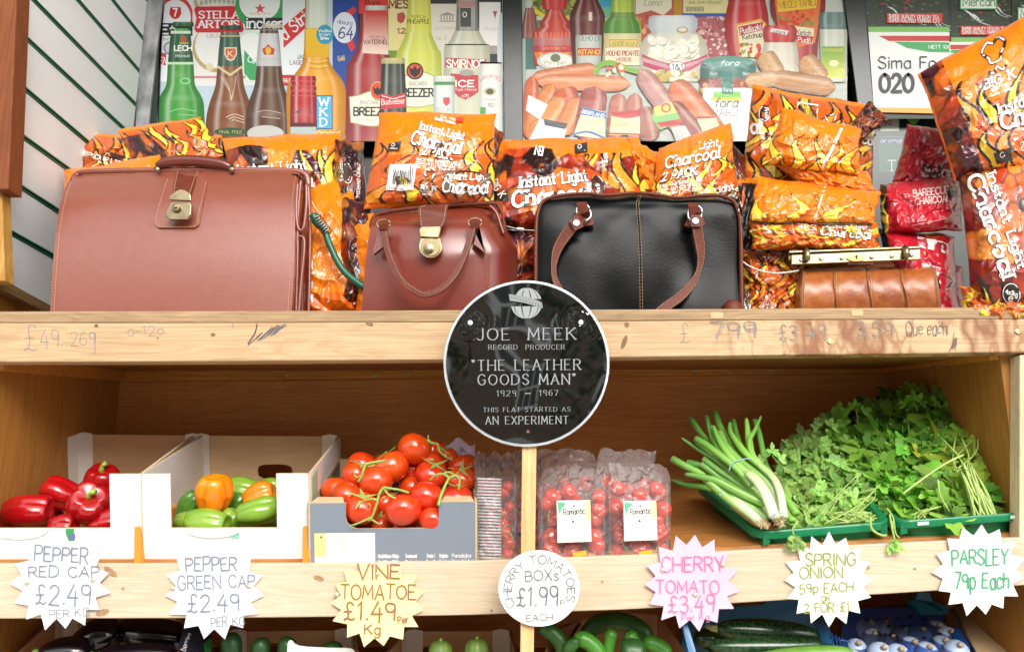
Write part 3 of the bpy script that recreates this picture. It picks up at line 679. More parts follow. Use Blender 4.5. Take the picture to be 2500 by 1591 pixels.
def poster1():
    g = G(); fn = flatmap(YP-.002)
    W_ = H('#e4e9ec'); R = H('#c9252c'); K = H('#151515')
    g.rect(fn, 380, -60, 1232, 345, H('#c9d8e2'), H('#aebfca'))
    # back row of packs
    g.rect(fn, 383, -60, 470, 200, W_); g.disc(fn, 428, 40, 44, 50, H('#d0353c')); g.disc(fn, 428, 44, 38, 44, W_)
    g.poly(fn, [(416, 18), (441, 18), (443, 34), (437, 44), (428, 48), (419, 44), (413, 34)], R); text(g, fn, '7', 423, 40, 18, 9, pen=.2, col=W_)
    g.rect(fn, 383, 57, 470, 88, K); text(g, fn, 'Et', 393, 83, 20, 34, pen=.2, col=W_, ser=1.2)
    g.rect(fn, 383, 88, 470, 160, W_); text(g, fn, 'BEER', 398, 99, 6, 40, pen=.14, col=H('#444')+() if False else (.1, .1, .1)); g.disc(fn, 412, 118, 13, 16, H('#8c93a0')); g.disc(fn, 412, 118, 8, 11, H('#c8ccd4'))
    g.rect(fn, 383, 130, 406, 160, H('#c43b40')); text(g, fn, 'EN', 386, 156, 18, 22, pen=.16, col=W_, rot=.3)
    # lager can, grey with red banner
    g.rect(fn, 470, -60, 602, 210, H('#dcdcda')); g.disc(fn, 535, 5, 62, 36, H('#b9a97c')); g.disc(fn, 535, 2, 54, 30, H('#d9d7cf'))
    for k in range(9): g.disc(fn, 492+k*11, 8 - 6*sin(k*.4), 4, 6, H('#a8a598'))
    g.disc(fn, 532, 118, 62, 60, H('#b4a06a')); g.disc(fn, 532, 112, 56, 56, H('#e2e2e0'))
    text(g, fn, 'BELGIUMSBEER', 532, 118, 8, 150, pen=.16, col=W_, arc=(-58, .9), yup=True)
    text(g, fn, 'LEUVEN', 506, 92, 8, 52, pen=.14, col=H('#8b8f98'), ser=.8)
    g.poly(fn, [(478, 17), (592, 15), (596, 24), (590, 46), (596, 74), (590, 80), (480, 80), (474, 72), (480, 46), (474, 24)], R)
    text(g, fn, 'STELLA', 486, 45, 17, 98, pen=.24, col=W_, ser=1.1, calli=.4); text(g, fn, 'ARTOIS', 484, 68, 17, 100, pen=.24, col=W_, ser=1.1, calli=.4)
    g.rect(fn, 474, 186, 600, 191, H('#c98080')); g.disc(fn, 512, 164, 9, 10, H('#d8cba4'))
    # white can with star
    g.rect(fn, 600, -60, 696, 210, H('#dfe6e2')); g.disc(fn, 636, 14, 62, 60, H('#2f9a54')); g.disc(fn, 634, 6, 50, 46, H('#e6eae6'))
    st = [(635 + (14 if i % 2 == 0 else 5.5)*sin(i*pi/5), 22 - (14 if i % 2 == 0 else 5.5)*cos(i*pi/5)) for i in range(10)]; g.poly(fn, st, H('#d8404a'))
    text(g, fn, 'SINCE 1873', 610, 36, 4, 50, pen=.2, col=H('#cc9a9a'))
    g.rect(fn, 599, 44, 696, 73, K); text(g, fn, 'incken', 602, 69, 24, 92, pen=.17, col=W_, ser=1.0)
    g.disc(fn, 612, 118, 40, 45, H('#d2dcd6')); g.disc(fn, 612, 112, 28, 32, H('#e8ebe8')); g.poly(fn, [(596, 122), (622, 152), (640, 164), (640, 196), (610, 196), (596, 178)], H('#3a9d5c')); text(g, fn, 'UM', 604, 150, 12, 30, pen=.2, col=W_, rot=.35)
    g.rect(fn, 600, 196, 690, 210, H('#cfd8d3'))
    # white pack with diagonal red band
    g.rect(fn, 690, -60, 800, 206, H('#dfe5e8')); g.rect(fn, 686, 183, 800, 210, H('#c7313a')); text(g, fn, 'BEER 4 x', 690, 201, 8, 60, pen=.16, col=W_)
    g.poly(fn, [(692, 64), (775, -6), (776, 42), (692, 118)], H('#cc2129')); text(g, fn, 'd Strip', 696, 100, 27, 92, rot=-.72, pen=.14, col=W_, slant=.15, gap=1)
    text(g, fn, 'JAMAI', 726, 144, 10, 32, pen=.13, col=K, ser=.9); text(g, fn, 'LAGER B', 708, 158, 10, 50, pen=.13, col=K, ser=.9)
    g.rect(fn, 812, -60, 876, 330, H('#1f3f8e'), H('#27509e'))
    g.poly(fn, [(840, 36), (862, 16), (871, 25), (850, 50)], H('#cf3038')); g.poly(fn, [(846, 104), (860, 94), (868, 114), (858, 128)], H('#cf3038'))
    g.disc(fn, 841, 68, 28, 38, H('#d8dde8')); text(g, fn, 'nbourg', 824, 58, 10, 36, rot=.12, pen=.12, col=H('#33447e')); text(g, fn, '64', 826, 94, 26, 34, pen=.12, col=H('#2a3a76'), slant=.12)
    text(g, fn, 'Gold', 826, 150, 12, 16, pen=.14, col=H('#c8b678'), rot=-.2)
    g.rect(fn, 874, -60, 950, 330, H('#23211f')); g.rect(fn, 876, -60, 950, 34, H('#d63a34')); text(g, fn, 'Pure', 892, 16, 15, 36, pen=.16, col=H('#7b1c18')); g.rect(fn, 880, 72, 888, 104, H('#c3302c'))
    g.rect(fn, 948, -60, 1000, 124, H('#e2d9a8'), H('#d8cb86')); text(g, fn, 'MES', 950, 20, 19, 46, pen=.2, col=H('#7d2a2c'), ser=1); g.poly(fn, [(970, 34), (984, 30), (990, 40), (986, 54), (978, 58), (970, 52)], H('#b4483c'))
    text(g, fn, '12', 970, 82, 12, 20, pen=.22, col=H('#8a3030'), ser=.8); g.rect(fn, 948, 124, 1000, 142, H('#6a8a2a'))
    g.rect(fn, 1000, -60, 1226, 330, H('#2b2c30')); g.rect(fn, 1046, 10, 1128, 330, H('#ded8cb'), H('#d4cfc4'))
    for k in range(5): g.rect(fn, 1076+k*7, 38, 1079+k*7, 52, H('#9a968c'))
    g.rect(fn, 1072, 52, 1112, 54, H('#9a968c')); g.poly(fn, [(1072, 38), (1092, 30), (1112, 38)], H('#9a968c')); text(g, fn, 'La Concha', 1060, 72, 7, 52, pen=.1, col=H('#a29e94'), slant=.2); text(g, fn, 'No 2', 1064, 98, 9, 26, pen=.1, col=H('#a29e94'))
    g.rect(fn, 1170, 6, 1222, 112, H('#e9e6e4')); g.rect(fn, 1170, 112, 1222, 132, H('#a39a92')); g.poly(fn, [(1203, 28), (1214, 28), (1210, 40), (1209, 48), (1207, 40)], H('#a04a4c'))
    text(g, fn, 'Rioja', 1182, 74, 7, 34, pen=.1, col=H('#a8a4a0'), slant=.2)
    g.disc(fn, 1224, 120, 10, 90, H('#c4cdd4')); 
    # bottles, front rows
    def cap(x, y, w, c, c2=None, h=11):
        bottle(g, fn, x, [(y, w*.86), (y+2, w), (y+h, w*1.05)], c, spec=.3, cells=10)
        for k in range(9): g.rect(fn, x - w + k*w/4 - .8, y+3, x - w + k*w/4 + .8, y+h, mixc(c, (0, 0, 0), .35))
    GR = H('#3e9a35')
    bottle(g, fn, 441, [(70, 23), (150, 31), (185, 33), (210, 36), (235, 50), (262, 57), (345, 59)], GR, dark=H('#14611f'))
    bottle(g, fn, 441, [(80, 24), (100, 26), (152, 31)], H('#0f5c38'), spec=.2); g.rect(fn, 417, 76, 466, 83, H('#cfe0d0')); g.rect(fn, 409, 152, 472, 158, H('#bcdcb8'))
    text(g, fn, 'LECH', 426, 124, 12, 42, pen=.24, col=H('#eef2ea')); text(g, fn, 'PREMIUM', 429, 140, 5, 34, pen=.2, col=H('#d0dcd0')); g.disc(fn, 448, 96, 7, 8, H('#c8553c')); g.poly(fn, [(436, 104), (462, 104), (458, 108), (440, 108)], H('#c7a648'))
    cap(447, 54, 25, H('#1f6a35')); g.disc(fn, 452, 198, 14, 9, H('#7cc07a')); g.disc(fn, 452, 198, 8, 4, H('#3f9a44')); g.ribbon(fn, crom([(410, 275), (440, 266), (478, 272)], 5), 2, H('#7fc47c')); g.ribbon(fn, [(436, 280), (476, 282)], 2, H('#7fc47c'))
    BR = H('#80481a')
    for cx, y0, cc in ((563, 64, BR), (665, 60, H('#59361f'))):
        bottle(g, fn, cx-2 if cx < 600 else cx-8, [(y0+14, 22), (y0+60, 27), (y0+110, 31), (y0+150, 36), (y0+190, 50), (y0+230, 58), (345, 58)], cc, dark=mixc(cc, (0, 0, 0), .5))
    bottle(g, fn, 562, [(84, 23), (120, 26), (162, 30)], H('#1f5d44'), spec=.3); g.poly(fn, [(529, 158), (562, 180), (594, 158), (594, 164), (562, 187), (529, 165)], H('#c9c08c')); g.rect(fn, 540, 87, 585, 90, H('#c9c08c'))
    g.poly(fn, [(548, 116), (578, 116), (579, 132), (572, 146), (563, 150), (554, 146), (547, 132)], H('#ded6b0')); g.poly(fn, [(551, 119), (575, 119), (576, 131), (570, 143), (563, 146), (556, 143), (550, 131)], H('#d2573e')); text(g, fn, 'K', 557, 139, 14, 11, pen=.16, col=H('#e6dcb4'))
    cap(563, 62, 25, H('#2a4031'))
    for dx in (0, 4, 8): g.ribbon(fn, crom([(546-dx, 188), (560, 215+dx), (564, 246-dx), (572, 214), (576, 186)], 5), 1.3, H('#cdb6a4'))
    for dy in (0, 7, 14): g.ribbon(fn, crom([(552+dy, 287+dy*.6), (572, 279+dy), (595, 286+dy)], 4), 1.6, H('#d6c4b2'))
    bottle(g, fn, 656, [(82, 23), (120, 27), (162, 31)], H('#cfcfd0'), spec=.3, dark=H('#9a9a9c')); g.poly(fn, [(640, 120), (648, 116), (655, 108), (662, 116), (671, 120), (668, 134), (644, 134)], H('#c43e2e')); g.disc(fn, 655, 124, 7, 9, H('#e0b73c')); text(g, fn, 'OKOCIM', 634, 148, 5, 44, pen=.14, col=H('#a8a49a'))
    cap(665, 58, 24, H('#d8d2b8')); g.ribbon(fn, crom([(626, 274), (652, 270), (684, 276)], 4), 2, H('#bda28e')); g.ribbon(fn, [(640, 285), (684, 290)], 2, H('#bda28e'))
    g.disc(fn, 563, 322, 40, 10, H('#27523a')); text(g, fn, 'FINAL POLE', 536, 326, 7, 54, pen=.16, col=H('#b6a35c')); g.disc(fn, 648, 326, 45, 20, H('#b9b9b4'))
    bottle(g, fn, 772, [(-30, 26), (0, 27), (70, 28), (140, 31), (165, 40), (200, 66), (235, 73), (290, 72), (345, 70)], H('#e2a51c'), dark=H('#a86a0c')); bottle(g, fn, 774, [(-30, 25), (30, 27), (69, 28)], H('#dfe6da'), dark=H('#aebaa8'))
    g.rect(fn, 746, 71, 804, 140, H('#e7c32c'), H('#d9a416')); g.disc(fn, 793, 85, 22, 25, H('#3aa0b8')) if False else g.disc(fn, 793, 85, 21, 24, H('#2f95b2'))
    for i, s in enumerate(('Vodka', 'Iron', 'Brew')): text(g, fn, s, 777+i*3, 79+i*9, 7, 32-i*6, pen=.2, col=W_)
    for k in range(4): g.ribbon(fn, crom([(756, 148+k*6), (775, 151+k*6), (800, 148+k*6)], 3), 1.5, H('#b87d12') if k % 2 else H('#f0cf60'))
    g.rect(fn, 770, 233, 812, 316, H('#1a4460')); g.rect(fn, 772, 235, 810, 314, H('#4ba6d2'))
    for i, s in enumerate('WKD'): text(g, fn, s, 779+(3 if i else 0), 258+i*25, 19, 24 if i == 0 else 16, pen=.22, col=H('#e9ecdc'), ser=.8, calli=.4)
    text(g, fn, 'Original', 772, 332, 12, 58, pen=.2, col=H('#ead9a0'))
    bottle(g, fn, 741, [(186, 29), (196, 31), (206, 29), (216, 32), (226, 30), (236, 32), (320, 33)], H('#b3151f'), dark=H('#6b0a12')); g.rect(fn, 709, 300, 772, 310, H('#5b2024')); g.rect(fn, 709, 310, 772, 330, H('#aab8b4'))
    for k in range(4): g.ribbon(fn, [(714, 198+k*12), (770, 199+k*12)], 1.6, H('#d85a5e'))
    g.poly(fn, [(716, 276), (738, 264), (734, 276)], H('#7d4a50')); g.poly(fn, [(750, 264), (768, 280), (757, 276)], H('#7d4a50'))
    RB = H('#a52a2e')
    bottle(g, fn, 906, [(34, 27), (80, 29), (120, 36), (150, 52), (175, 60), (345, 62)], RB, dark=H('#701418'))
    bottle(g, fn, 918, [(14, 26), (26, 27)], H('#cfd6d2')); g.poly(fn, [(892, 34), (946, 34), (948, 134), (884, 130)], [H('#c4483a'), H('#c4483a'), H('#e8d0c4'), H('#e8d0c4')]); text(g, fn, 'TROPICAL', 901, 95, 7, 42, pen=.12, col=H('#9a5a50')); text(g, fn, 'WATERMEL', 888, 108, 10, 60, pen=.16, col=H('#4b3030'))
    CR = H('#e5e0cb')
    def lab(x0, x1, y0, y1, s1, s2, tx, tw):
        pts = crom([(x0, y0+8), (x0+22, y0+4), (x0+48, y0-5), ((x0+x1)/2+10, y0-9), (x1-8, y0+6)], 5) + [(x1, y0+10), (x1-2, y1-6)] + crom([(x1-2, y1-6), ((x0+x1)/2, y1+6), (x0+3, y1-4)], 5)
        g.poly(fn, [(a, b) for a, b in pts], H('#a59a5c')); c_ = ((x0+x1)/2, (y0+y1)/2); g.poly(fn, [(c_[0]+(a-c_[0])*.96, c_[1]+(b-c_[1])*.94) for a, b in pts], CR)
        text(g, fn, s1, tx+16, y0+27, 9, tw*.55, pen=.12, col=H('#5b6a60')); text(g, fn, s2, tx, y0+54, 19, tw, pen=.2, col=H('#17231b')); text(g, fn, 'RUM', tx+30, y0+68, 5, 24, pen=.12, col=H('#8a8a80'))
    lab(852, 968, 228, 304, 'BACARDI', 'BREEZER', 864, 96)
    g.disc(fn, 922, 222, 18, 23, H('#b8a868')); g.disc(fn, 922, 222, 16, 20, H('#cf4630')); g.poly(fn, [(910, 212), (918, 218), (922, 210), (926, 218), (934, 212), (930, 228), (922, 234), (914, 228)], H('#2a1c18'))
    bottle(g, fn, 1022, [(-30, 26), (0, 26), (60, 29), (90, 34), (120, 48), (150, 56), (345, 58)], H('#cfd452'), dark=H('#a0a834')); bottle(g, fn, 1024, [(-30, 26), (30, 28), (80, 30)], H('#e0de58'), dark=H('#b9bc3c')); text(g, fn, 'TROPICAL', 1002, 45, 7, 40, pen=.12, col=H('#75803c')); text(g, fn, 'PINEAPPLE', 994, 58, 10, 54, pen=.15, col=H('#4d5a2a'))
    lab(962, 1076, 182, 258, 'BACARDI', 'REEZER', 984, 74); g.disc(fn, 1013, 174, 21, 21, H('#2a241c')); g.disc(fn, 1013, 174, 17, 17, H('#cf4a30')); g.poly(fn, [(998, 164), (1008, 170), (1013, 160), (1018, 170), (1028, 164), (1024, 182), (1013, 190), (1002, 182)], H('#241a16'))
    bottle(g, fn, 960, [(142, 27), (158, 28), (200, 30), (240, 32), (345, 34)], H('#2f3a2c'), dark=H('#10160f')); cap(960, 142, 28, H('#c9c084'), h=14); g.poly(fn, [(930, 228), (960, 236), (990, 226), (991, 262), (930, 268)], H('#c02c34')); text(g, fn, 'Budweiser', 932, 256, 13, 57, pen=.14, col=H('#e6cfcc'), rot=-.06); g.ribbon(fn, [(932, 234), (960, 242), (988, 234)], 2, H('#e4dad4'))
    SI = H('#cbcdb4')
    bottle(g, fn, 1140, [(-30, 25), (60, 27), (85, 34), (110, 48), (130, 56), (345, 58)], SI, dark=H('#9fa28c')); bottle(g, fn, 1141, [(-30, 24), (30, 26), (76, 27)], H('#b7b7ae'), dark=H('#55554e')); g.rect(fn, 1124, 20, 1150, 66, H('#4a4a45')); text(g, fn, 'O', 1130, 42, 12, 9, pen=.2, col=W_); g.rect(fn, 1118, 2, 1160, 18, H('#b88a84'))
    g.poly(fn, [(1088, 141), (1188, 146), (1184, 167), (1086, 165)], H('#b9303c')); text(g, fn, 'SMIRNOF', 1091, 164, 18, 90, rot=.02, pen=.2, col=H('#f0ebe2'), ser=.8)
    g.poly(fn, [(1099, 180), (1168, 184), (1168, 225), (1152, 236), (1136, 244), (1118, 236), (1106, 222)], H('#b9303c')); text(g, fn, 'ICE', 1112, 212, 15, 45, pen=.22, col=H('#f0ebe2')); text(g, fn, 'Triple Filtered', 1110, 222, 6, 52, pen=.14, col=H('#e6c8c4'), slant=.2); text(g, fn, 'n71', 1128, 238, 7, 16, pen=.2, col=H('#f0ebe2')); g.disc(fn, 1140, 178, 18, 8, H('#9b9b93'))
    bottle(g, fn, 1084, [(205, 25), (240, 26), (345, 27)], H('#d5dcd6'), dark=H('#9aa49e'), spec=.3); cap(1084, 186, 26, H('#dfe5dc'), h=14); g.rect(fn, 1059, 200, 1109, 208, H('#3f8a4b')); g.poly(fn, [(1082, 238), (1098, 238), (1098, 252), (1090, 260), (1082, 252)], H('#c8434c')); text(g, fn, 'BECKS', 1060, 274, 11, 50, pen=.14, col=H('#a9b0ac'))
    bottle(g, fn, 1198, [(156, 26), (170, 27), (345, 28)], H('#e2e0da'), dark=H('#b5b3ac'), spec=.15); text(g, fn, 'IMPORTED', 1198, 225, 8, 50, pen=.14, col=H('#b9727a'), arc=(34, -.75)); g.disc(fn, 1196, 224, 15, 10, H('#b4b38c')); g.disc(fn, 1196, 224, 9, 7, H('#4c4a36')); text(g, fn, 'Finest', 1184, 246, 6, 28, pen=.12, col=H('#77756c')); text(g, fn, 'RD', 1192, 262, 9, 14, pen=.16, col=H('#7e8a60')); g.rect(fn, 1172, 262, 1186, 330, H('#4a9a3e'))
    o = make('drinks_poster', g, M_GLOSSPRINT); tag(o, 'drinks poster of beer bottles and cans left of the black frame bar', 'poster', 'posters in the shop window')
    return o
def sausage(g, fn, x0, y0, x1, y1, w, c, seed=1, n=20):
    d = math.hypot(x1-x0, y1-y0); ax = atan2(y1-y0, x1-x0); g.lay += 1; vs = []; cs = []; m_ = 10
    rnd = random.Random(seed)
    for i in range(n+1):
        t = i/n; hw = w*min(1, sqrt(max(.02, 1-(abs(2*t-1))**6))) * (1 - .55*max(0, abs(2*t-1)-.85)/.15)
        for j in range(m_+1):
            s_ = -1+2*j/m_; x = x0+(x1-x0)*t - sin(ax)*hw*s_; y = y0+(y1-y0)*t + cos(ax)*hw*s_
            k = .5*s_*s_; cc = mixc(c, (.06, .01, .005), k); cc = mixc(cc, (.9, .75, .6), .35*max(0, 1-abs(s_+.35)/.3)); nz = (rnd.random()-.5)*.12
            vs.append(fn(x, y, g.lay)); cs.append(tuple(max(0, v*(1+nz*2)) for v in cc))
    g.add(vs, [(i*(m_+1)+j, i*(m_+1)+j+1, (i+1)*(m_+1)+j+1, (i+1)*(m_+1)+j) for i in range(n) for j in range(m_)], cs)
def speckle(g, fn, x0, y0, x1, y1, cols, n, r, seed=1):
    rnd = random.Random(seed)
    for i in range(n):
        x = x0+(x1-x0)*rnd.random(); y = y0+(y1-y0)*rnd.random(); g.disc(fn, x, y, r*(.5+rnd.random()), r*(.4+.6*rnd.random()), rnd.choice(cols), 7, rnd.random()*3)
def poster2():
    g = G(); fn = flatmap(YP-.002)
    W_ = H('#e9ebe6'); R = H('#cf2d28')
    g.rect(fn, 1272, -60, 2068, 345, H('#c9cfc6'), H('#a9b0a6')); g.rect(fn, 1272, -60, 1285, 345, H('#9fb0a4'))
    g.rect(fn, 1283, 40, 1310, 110, H('#8a3a2c')); g.rect(fn, 1283, 95, 1310, 170, H('#3f6a62'))
    g.rect(fn, 1300, -60, 1410, 40, H('#6f7d35')); speckle(g, fn, 1300, -10, 1400, 25, [H('#8c9a3c'), H('#4d5c24'), H('#b0b25a')], 50, 7, 4); g.poly(fn, [(1305, 20), (1345, 45), (1400, 36), (1400, 46), (1345, 56), (1305, 32)], H('#d8c93c')); g.rect(fn, 1310, 50, 1400, 90, H('#3f8a55'))
    bottle(g, fn, 1293, [(20, 10), (60, 18), (95, 20)], H('#8f3f34')); 
    g.rect(fn, 1455, -60, 1500, 45, H('#6cb38e')); g.disc(fn, 1480, 8, 17, 11, H('#35a0bf'))
    # salami & meats behind
    g.rect(fn, 1550, -60, 1645, 110, H('#b5533c')); speckle(g, fn, 1552, 40, 1645, 110, [H('#cf7a5a'), H('#a33a28'), H('#e0a088')], 60, 6, 8); g.poly(fn, [(1552, -60), (1640, -60), (1640, 20), (1620, 38), (1590, 26), (1552, 36)], H('#dfd8c0')); text(g, fn, 'Lomo', 1572, 14, 14, 42, pen=.1, col=H('#8a8570'), slant=.3)
    g.rect(fn, 1645, -60, 1668, 60, H('#b98a1e')); g.rect(fn, 1665, -60, 1785, 140, H('#a85a5c')); speckle(g, fn, 1668, 40, 1785, 140, [H('#d8b0ac'), H('#94404a'), H('#c98a88'), H('#e6cfc8')], 150, 5, 9)
    g.rect(fn, 1668, 0, 1778, 33, H('#ddd49a')); g.rect(fn, 1665, 33, 1778, 41, H('#2c56a8')); text(g, fn, 'SALAMI FELINO', 1682, 10, 6, 80, pen=.18, col=H('#77724a'))
    for k in range(14): g.rect(fn, 1675+k*3.2, 17, 1676.6+k*3.2, 29, (.1, .1, .08))
    # red fluted bottle
    bottle(g, fn, 1354, [(-30, 30), (6, 31), (24, 28)], H('#d93a36'), spec=.4, dark=H('#a8201e')); bottle(g, fn, 1355, [(24, 17), (44, 28), (56, 38), (66, 36), (76, 52), (90, 55), (104, 50), (120, 52), (160, 50)], H('#cc3a26'), dark=H('#8e1c12'))
    for k in range(11): g.ribbon(fn, [(1308+k*9.2, 80), (1309+k*9, 94)], 3.2, H('#e8755c'))
    bottle(g, fn, 1354, [(93, 53), (112, 53), (126, 53)], H('#c4736e'), spec=.2); bottle(g, fn, 1354, [(112, 53), (122, 54), (128, 53)], H('#c9303c'), spec=.2); text(g, fn, 'HOLD ON TO', 1326, 121, 5, 56, pen=.2, col=H('#e0a24a'))
    for k in range(9): g.poly(fn, [(1303+k*11, 128), (1314+k*11, 128), (1318+k*9, 146), (1312+k*10, 152)], H('#e0993a') if k % 2 else H('#d9662c'))
    g.disc(fn, 1357, 150, 46, 22, H('#c3c0b6')); g.disc(fn, 1357, 148, 38, 17, H('#dfded6')); g.disc(fn, 1356, 142, 12, 10, H('#6f735c')); text(g, fn, 'Piri piri', 1330, 158, 8, 52, pen=.16, col=H('#8d9a44'))
    # dark red sauce
    bottle(g, fn, 1434, [(-30, 24), (0, 26), (18, 34), (36, 42), (60, 43), (160, 36)], H('#6d1a18'), dark=H('#420d0c')); g.rect(fn, 1437, 30, 1446, 51, H('#e8dcd6')); bottle(g, fn, 1437, [(86, 30), (96, 32), (160, 30)], H('#ccd0c8'), spec=.15); text(g, fn, 'OLHO DE', 1414, 99, 12, 54, pen=.13, col=H('#7c8a80'), rot=.05)
    g.rect(fn, 1410, 118, 1466, 136, H('#b5362c')); text(g, fn, 'KITANO', 1413, 133, 11, 51, pen=.24, col=H('#e8c04a'))
    bottle(g, fn, 1520, [(-30, 27), (0, 28), (34, 29), (50, 40), (70, 46), (160, 45)], H('#b7d13a'), dark=H('#7d9c22')); bottle(g, fn, 1520, [(31, 28), (36, 29), (44, 32)], H('#6f9a28'), spec=.2); bottle(g, fn, 1518, [(44, 30), (60, 42), (88, 45)], H('#5d9c24'), dark=H('#2f6a14'), spec=.3)
    bottle(g, fn, 1520, [(82, 46), (92, 46), (160, 45)], H('#ddd6a0'), dark=H('#b8ad74'), spec=.1); g.rect(fn, 1488, 97, 1556, 114, H('#d8703c')); g.rect(fn, 1490, 99, 1554, 112, H('#e4d67c')); text(g, fn, 'ARRIFANA', 1493, 111, 9, 58, pen=.2, col=H('#aa9a2a')); g.rect(fn, 1478, 118, 1562, 160, H('#e2dcc0')); text(g, fn, 'MOLHO PICANTE', 1480, 136, 11, 80, pen=.17, col=H('#b03a3c'), ser=.8); text(g, fn, 'VERDE', 1504, 150, 8, 38, pen=.17, col=H('#b03a3c'), ser=.8)
    # jar of garlic
    bottle(g, fn, 1645, [(76, 50), (86, 64), (100, 76), (120, 83), (150, 84), (200, 80)], H('#d9d6c6'), dark=H('#b0aa94')); speckle(g, fn, 1590, 95, 1700, 140, [H('#efeddd'), H('#e2dfc9')], 26, 15, 3)
    rr = random.Random(2)
    for k in range(16):
        x = 1588 + rr.random()*112; y = 98 + rr.random()*40; g.disc(fn, x+1.5, y+1.5, 15, 11, H('#b6b198'), 12, rr.random()*3); g.disc(fn, x, y, 14, 10.5, H('#ebe9da'), 12, rr.random()*3); g.disc(fn, x-4, y-3, 5, 3, H('#fbfaf2'), 8)
    bottle(g, fn, 1643, [(38, 50), (46, 58), (54, 60), (70, 59), (80, 52)], H('#dfe3e6'), dark=H('#aab4ba'), spec=.3); g.disc(fn, 1666, 74, 14, 8, H('#b69a5a')); g.disc(fn, 1666, 73, 10, 5, H('#dfe0d6'))
    g.poly(fn, crom([(1567, 132), (1600, 146), (1645, 156), (1690, 148), (1728, 132)], 4) + crom([(1724, 148), (1690, 170), (1645, 182), (1600, 172), (1570, 160)], 4), H('#b43a5e')); g.poly(fn, crom([(1567, 140), (1600, 150), (1645, 162), (1690, 152), (1724, 140)], 4) + crom([(1724, 145), (1690, 160), (1645, 170), (1600, 160), (1570, 150)], 4), H('#c7929a'))
    g.disc(fn, 1653, 163, 22, 13, H('#b43a5e')); g.disc(fn, 1653, 163, 19, 11, W_); text(g, fn, '1&1', 1641, 170, 13, 26, pen=.18, col=(.05, .05, .05), ser=.8); speckle(g, fn, 1590, 175, 1700, 196, [H('#e5e2c8'), H('#c9a64a'), H('#7d9a4c')], 26, 9, 5)
    # squeezy ketchup
    bottle(g, fn, 1824, [(-30, 40), (0, 44), (40, 52), (90, 52), (140, 40)], H('#cc1f22'), dark=H('#8d0f14')); g.poly(fn, [(1796, 60), (1858, 46), (1872, 60), (1868, 140), (1806, 140)], H('#e5a536')); g.poly(fn, [(1800, 64), (1856, 51), (1866, 62), (1862, 140), (1810, 140)], H('#e2d9b8')); g.poly(fn, [(1802, 66), (1862, 54), (1862, 74), (1806, 88)], H('#b3272c')); text(g, fn, 'Pudliszki', 1808, 84, 14, 52, rot=-.22, pen=.13, col=W_, slant=.15); text(g, fn, 'Ketchup', 1814, 98, 11, 48, rot=-.18, pen=.16, col=(.05, .05, .03), ser=.8); speckle(g, fn, 1808, 106, 1862, 140, [H('#d2402a'), H('#b42a1c'), H('#7d9a3c')], 30, 5, 9)
    bottle(g, fn, 1948, [(-30, 68), (30, 66), (60, 54), (100, 50), (180, 46)], H('#b81d22'), dark=H('#6d0c12')); g.poly(fn, [(1886, -40), (2008, -40), (1998, 60), (1990, 105), (1950, 116), (1908, 108), (1896, 40)], H('#d8702c')); g.poly(fn, [(1892, -40), (2002, -40), (1992, 20), (1900, 30)], H('#e8c23c')); text(g, fn, 'WIECEJ TANIEJ', 1902, 22, 16, 90, rot=-.1, pen=.12, col=H('#b87a20')); speckle(g, fn, 1900, 30, 1985, 62, [H('#c4341f'), H('#e0552c'), H('#6d8a2c')], 26, 7, 3)
    g.poly(fn, [(1940, 64), (1988, 70), (1984, 108), (1942, 104)], H('#e2d9b8')); text(g, fn, 'Ketch', 1944, 84, 11, 36, pen=.16, col=(.05, .05, .03), rot=.1); g.poly(fn, [(1944, 86), (1986, 90), (1982, 106), (1944, 104)], H('#b3272c')); text(g, fn, 'Pudli', 1948, 102, 11, 30, pen=.14, col=W_, rot=.08)
    bottle(g, fn, 1905, [(100, 38), (130, 44), (180, 46)], H('#d8d2c2'), dark=H('#a59c8c')); bottle(g, fn, 1904, [(62, 34), (72, 41), (92, 41), (104, 36)], H('#cc2a2e'), dark=H('#8f161c'), spec=.35); g.poly(fn, [(1884, 69), (1926, 76), (1920, 87), (1880, 78)], H('#e8e4e0')); text(g, fn, 'LACIATE', 1888, 80, 6, 30, rot=.18, pen=.2, col=(.1, .1, .12))
    bottle(g, fn, 2035, [(72, 34), (110, 33), (200, 30)], H('#c9cbbc'), dark=H('#9a9c8c')); bottle(g, fn, 2034, [(30, 30), (40, 35), (62, 35), (72, 30)], H('#5a7f7a'), dark=H('#35544f')); g.rect(fn, 2006, 114, 2062, 190, H('#5d9a3c'), H('#c9c93c')); text(g, fn, 'MAYONNAISE', 2009, 126, 7, 50, pen=.16, col=H('#d8c83c')); g.disc(fn, 2036, 155, 12, 8, H('#dfe0a8'))
    # green lid jar
    bottle(g, fn, 1776, [(180, 66), (230, 68), (345, 66)], H('#8a3a30'), dark=H('#54201a'), spec=.3); speckle(g, fn, 1712, 190, 1840, 225, [H('#a8412c'), H('#c98a3c'), H('#6a2a20')], 40, 8, 4)
    g.rect(fn, 1716, 215, 1846, 345, H('#dfe0d6')); g.rect(fn, 1742, 224, 1808, 238, H('#7cc25a')); g.rect(fn, 1736, 238, 1812, 246, H('#d9c83c')); text(g, fn, 'fora', 1744, 262, 22, 56, pen=.12, col=(.04, .04, .04), slant=.2); text(g, fn, 'PARZ', 1740, 284, 17, 62, pen=.1, col=(.2, .2, .18))
    bottle(g, fn, 1778, [(140, 40), (150, 62), (165, 68), (186, 67), (192, 60)], H('#3f7a6f'), dark=H('#24514a'), spec=.3); g.disc(fn, 1778, 152, 62, 15, H('#578f85')); text(g, fn, 'fora', 1758, 160, 12, 44, pen=.16, col=H('#d8e4e0'), slant=.3)
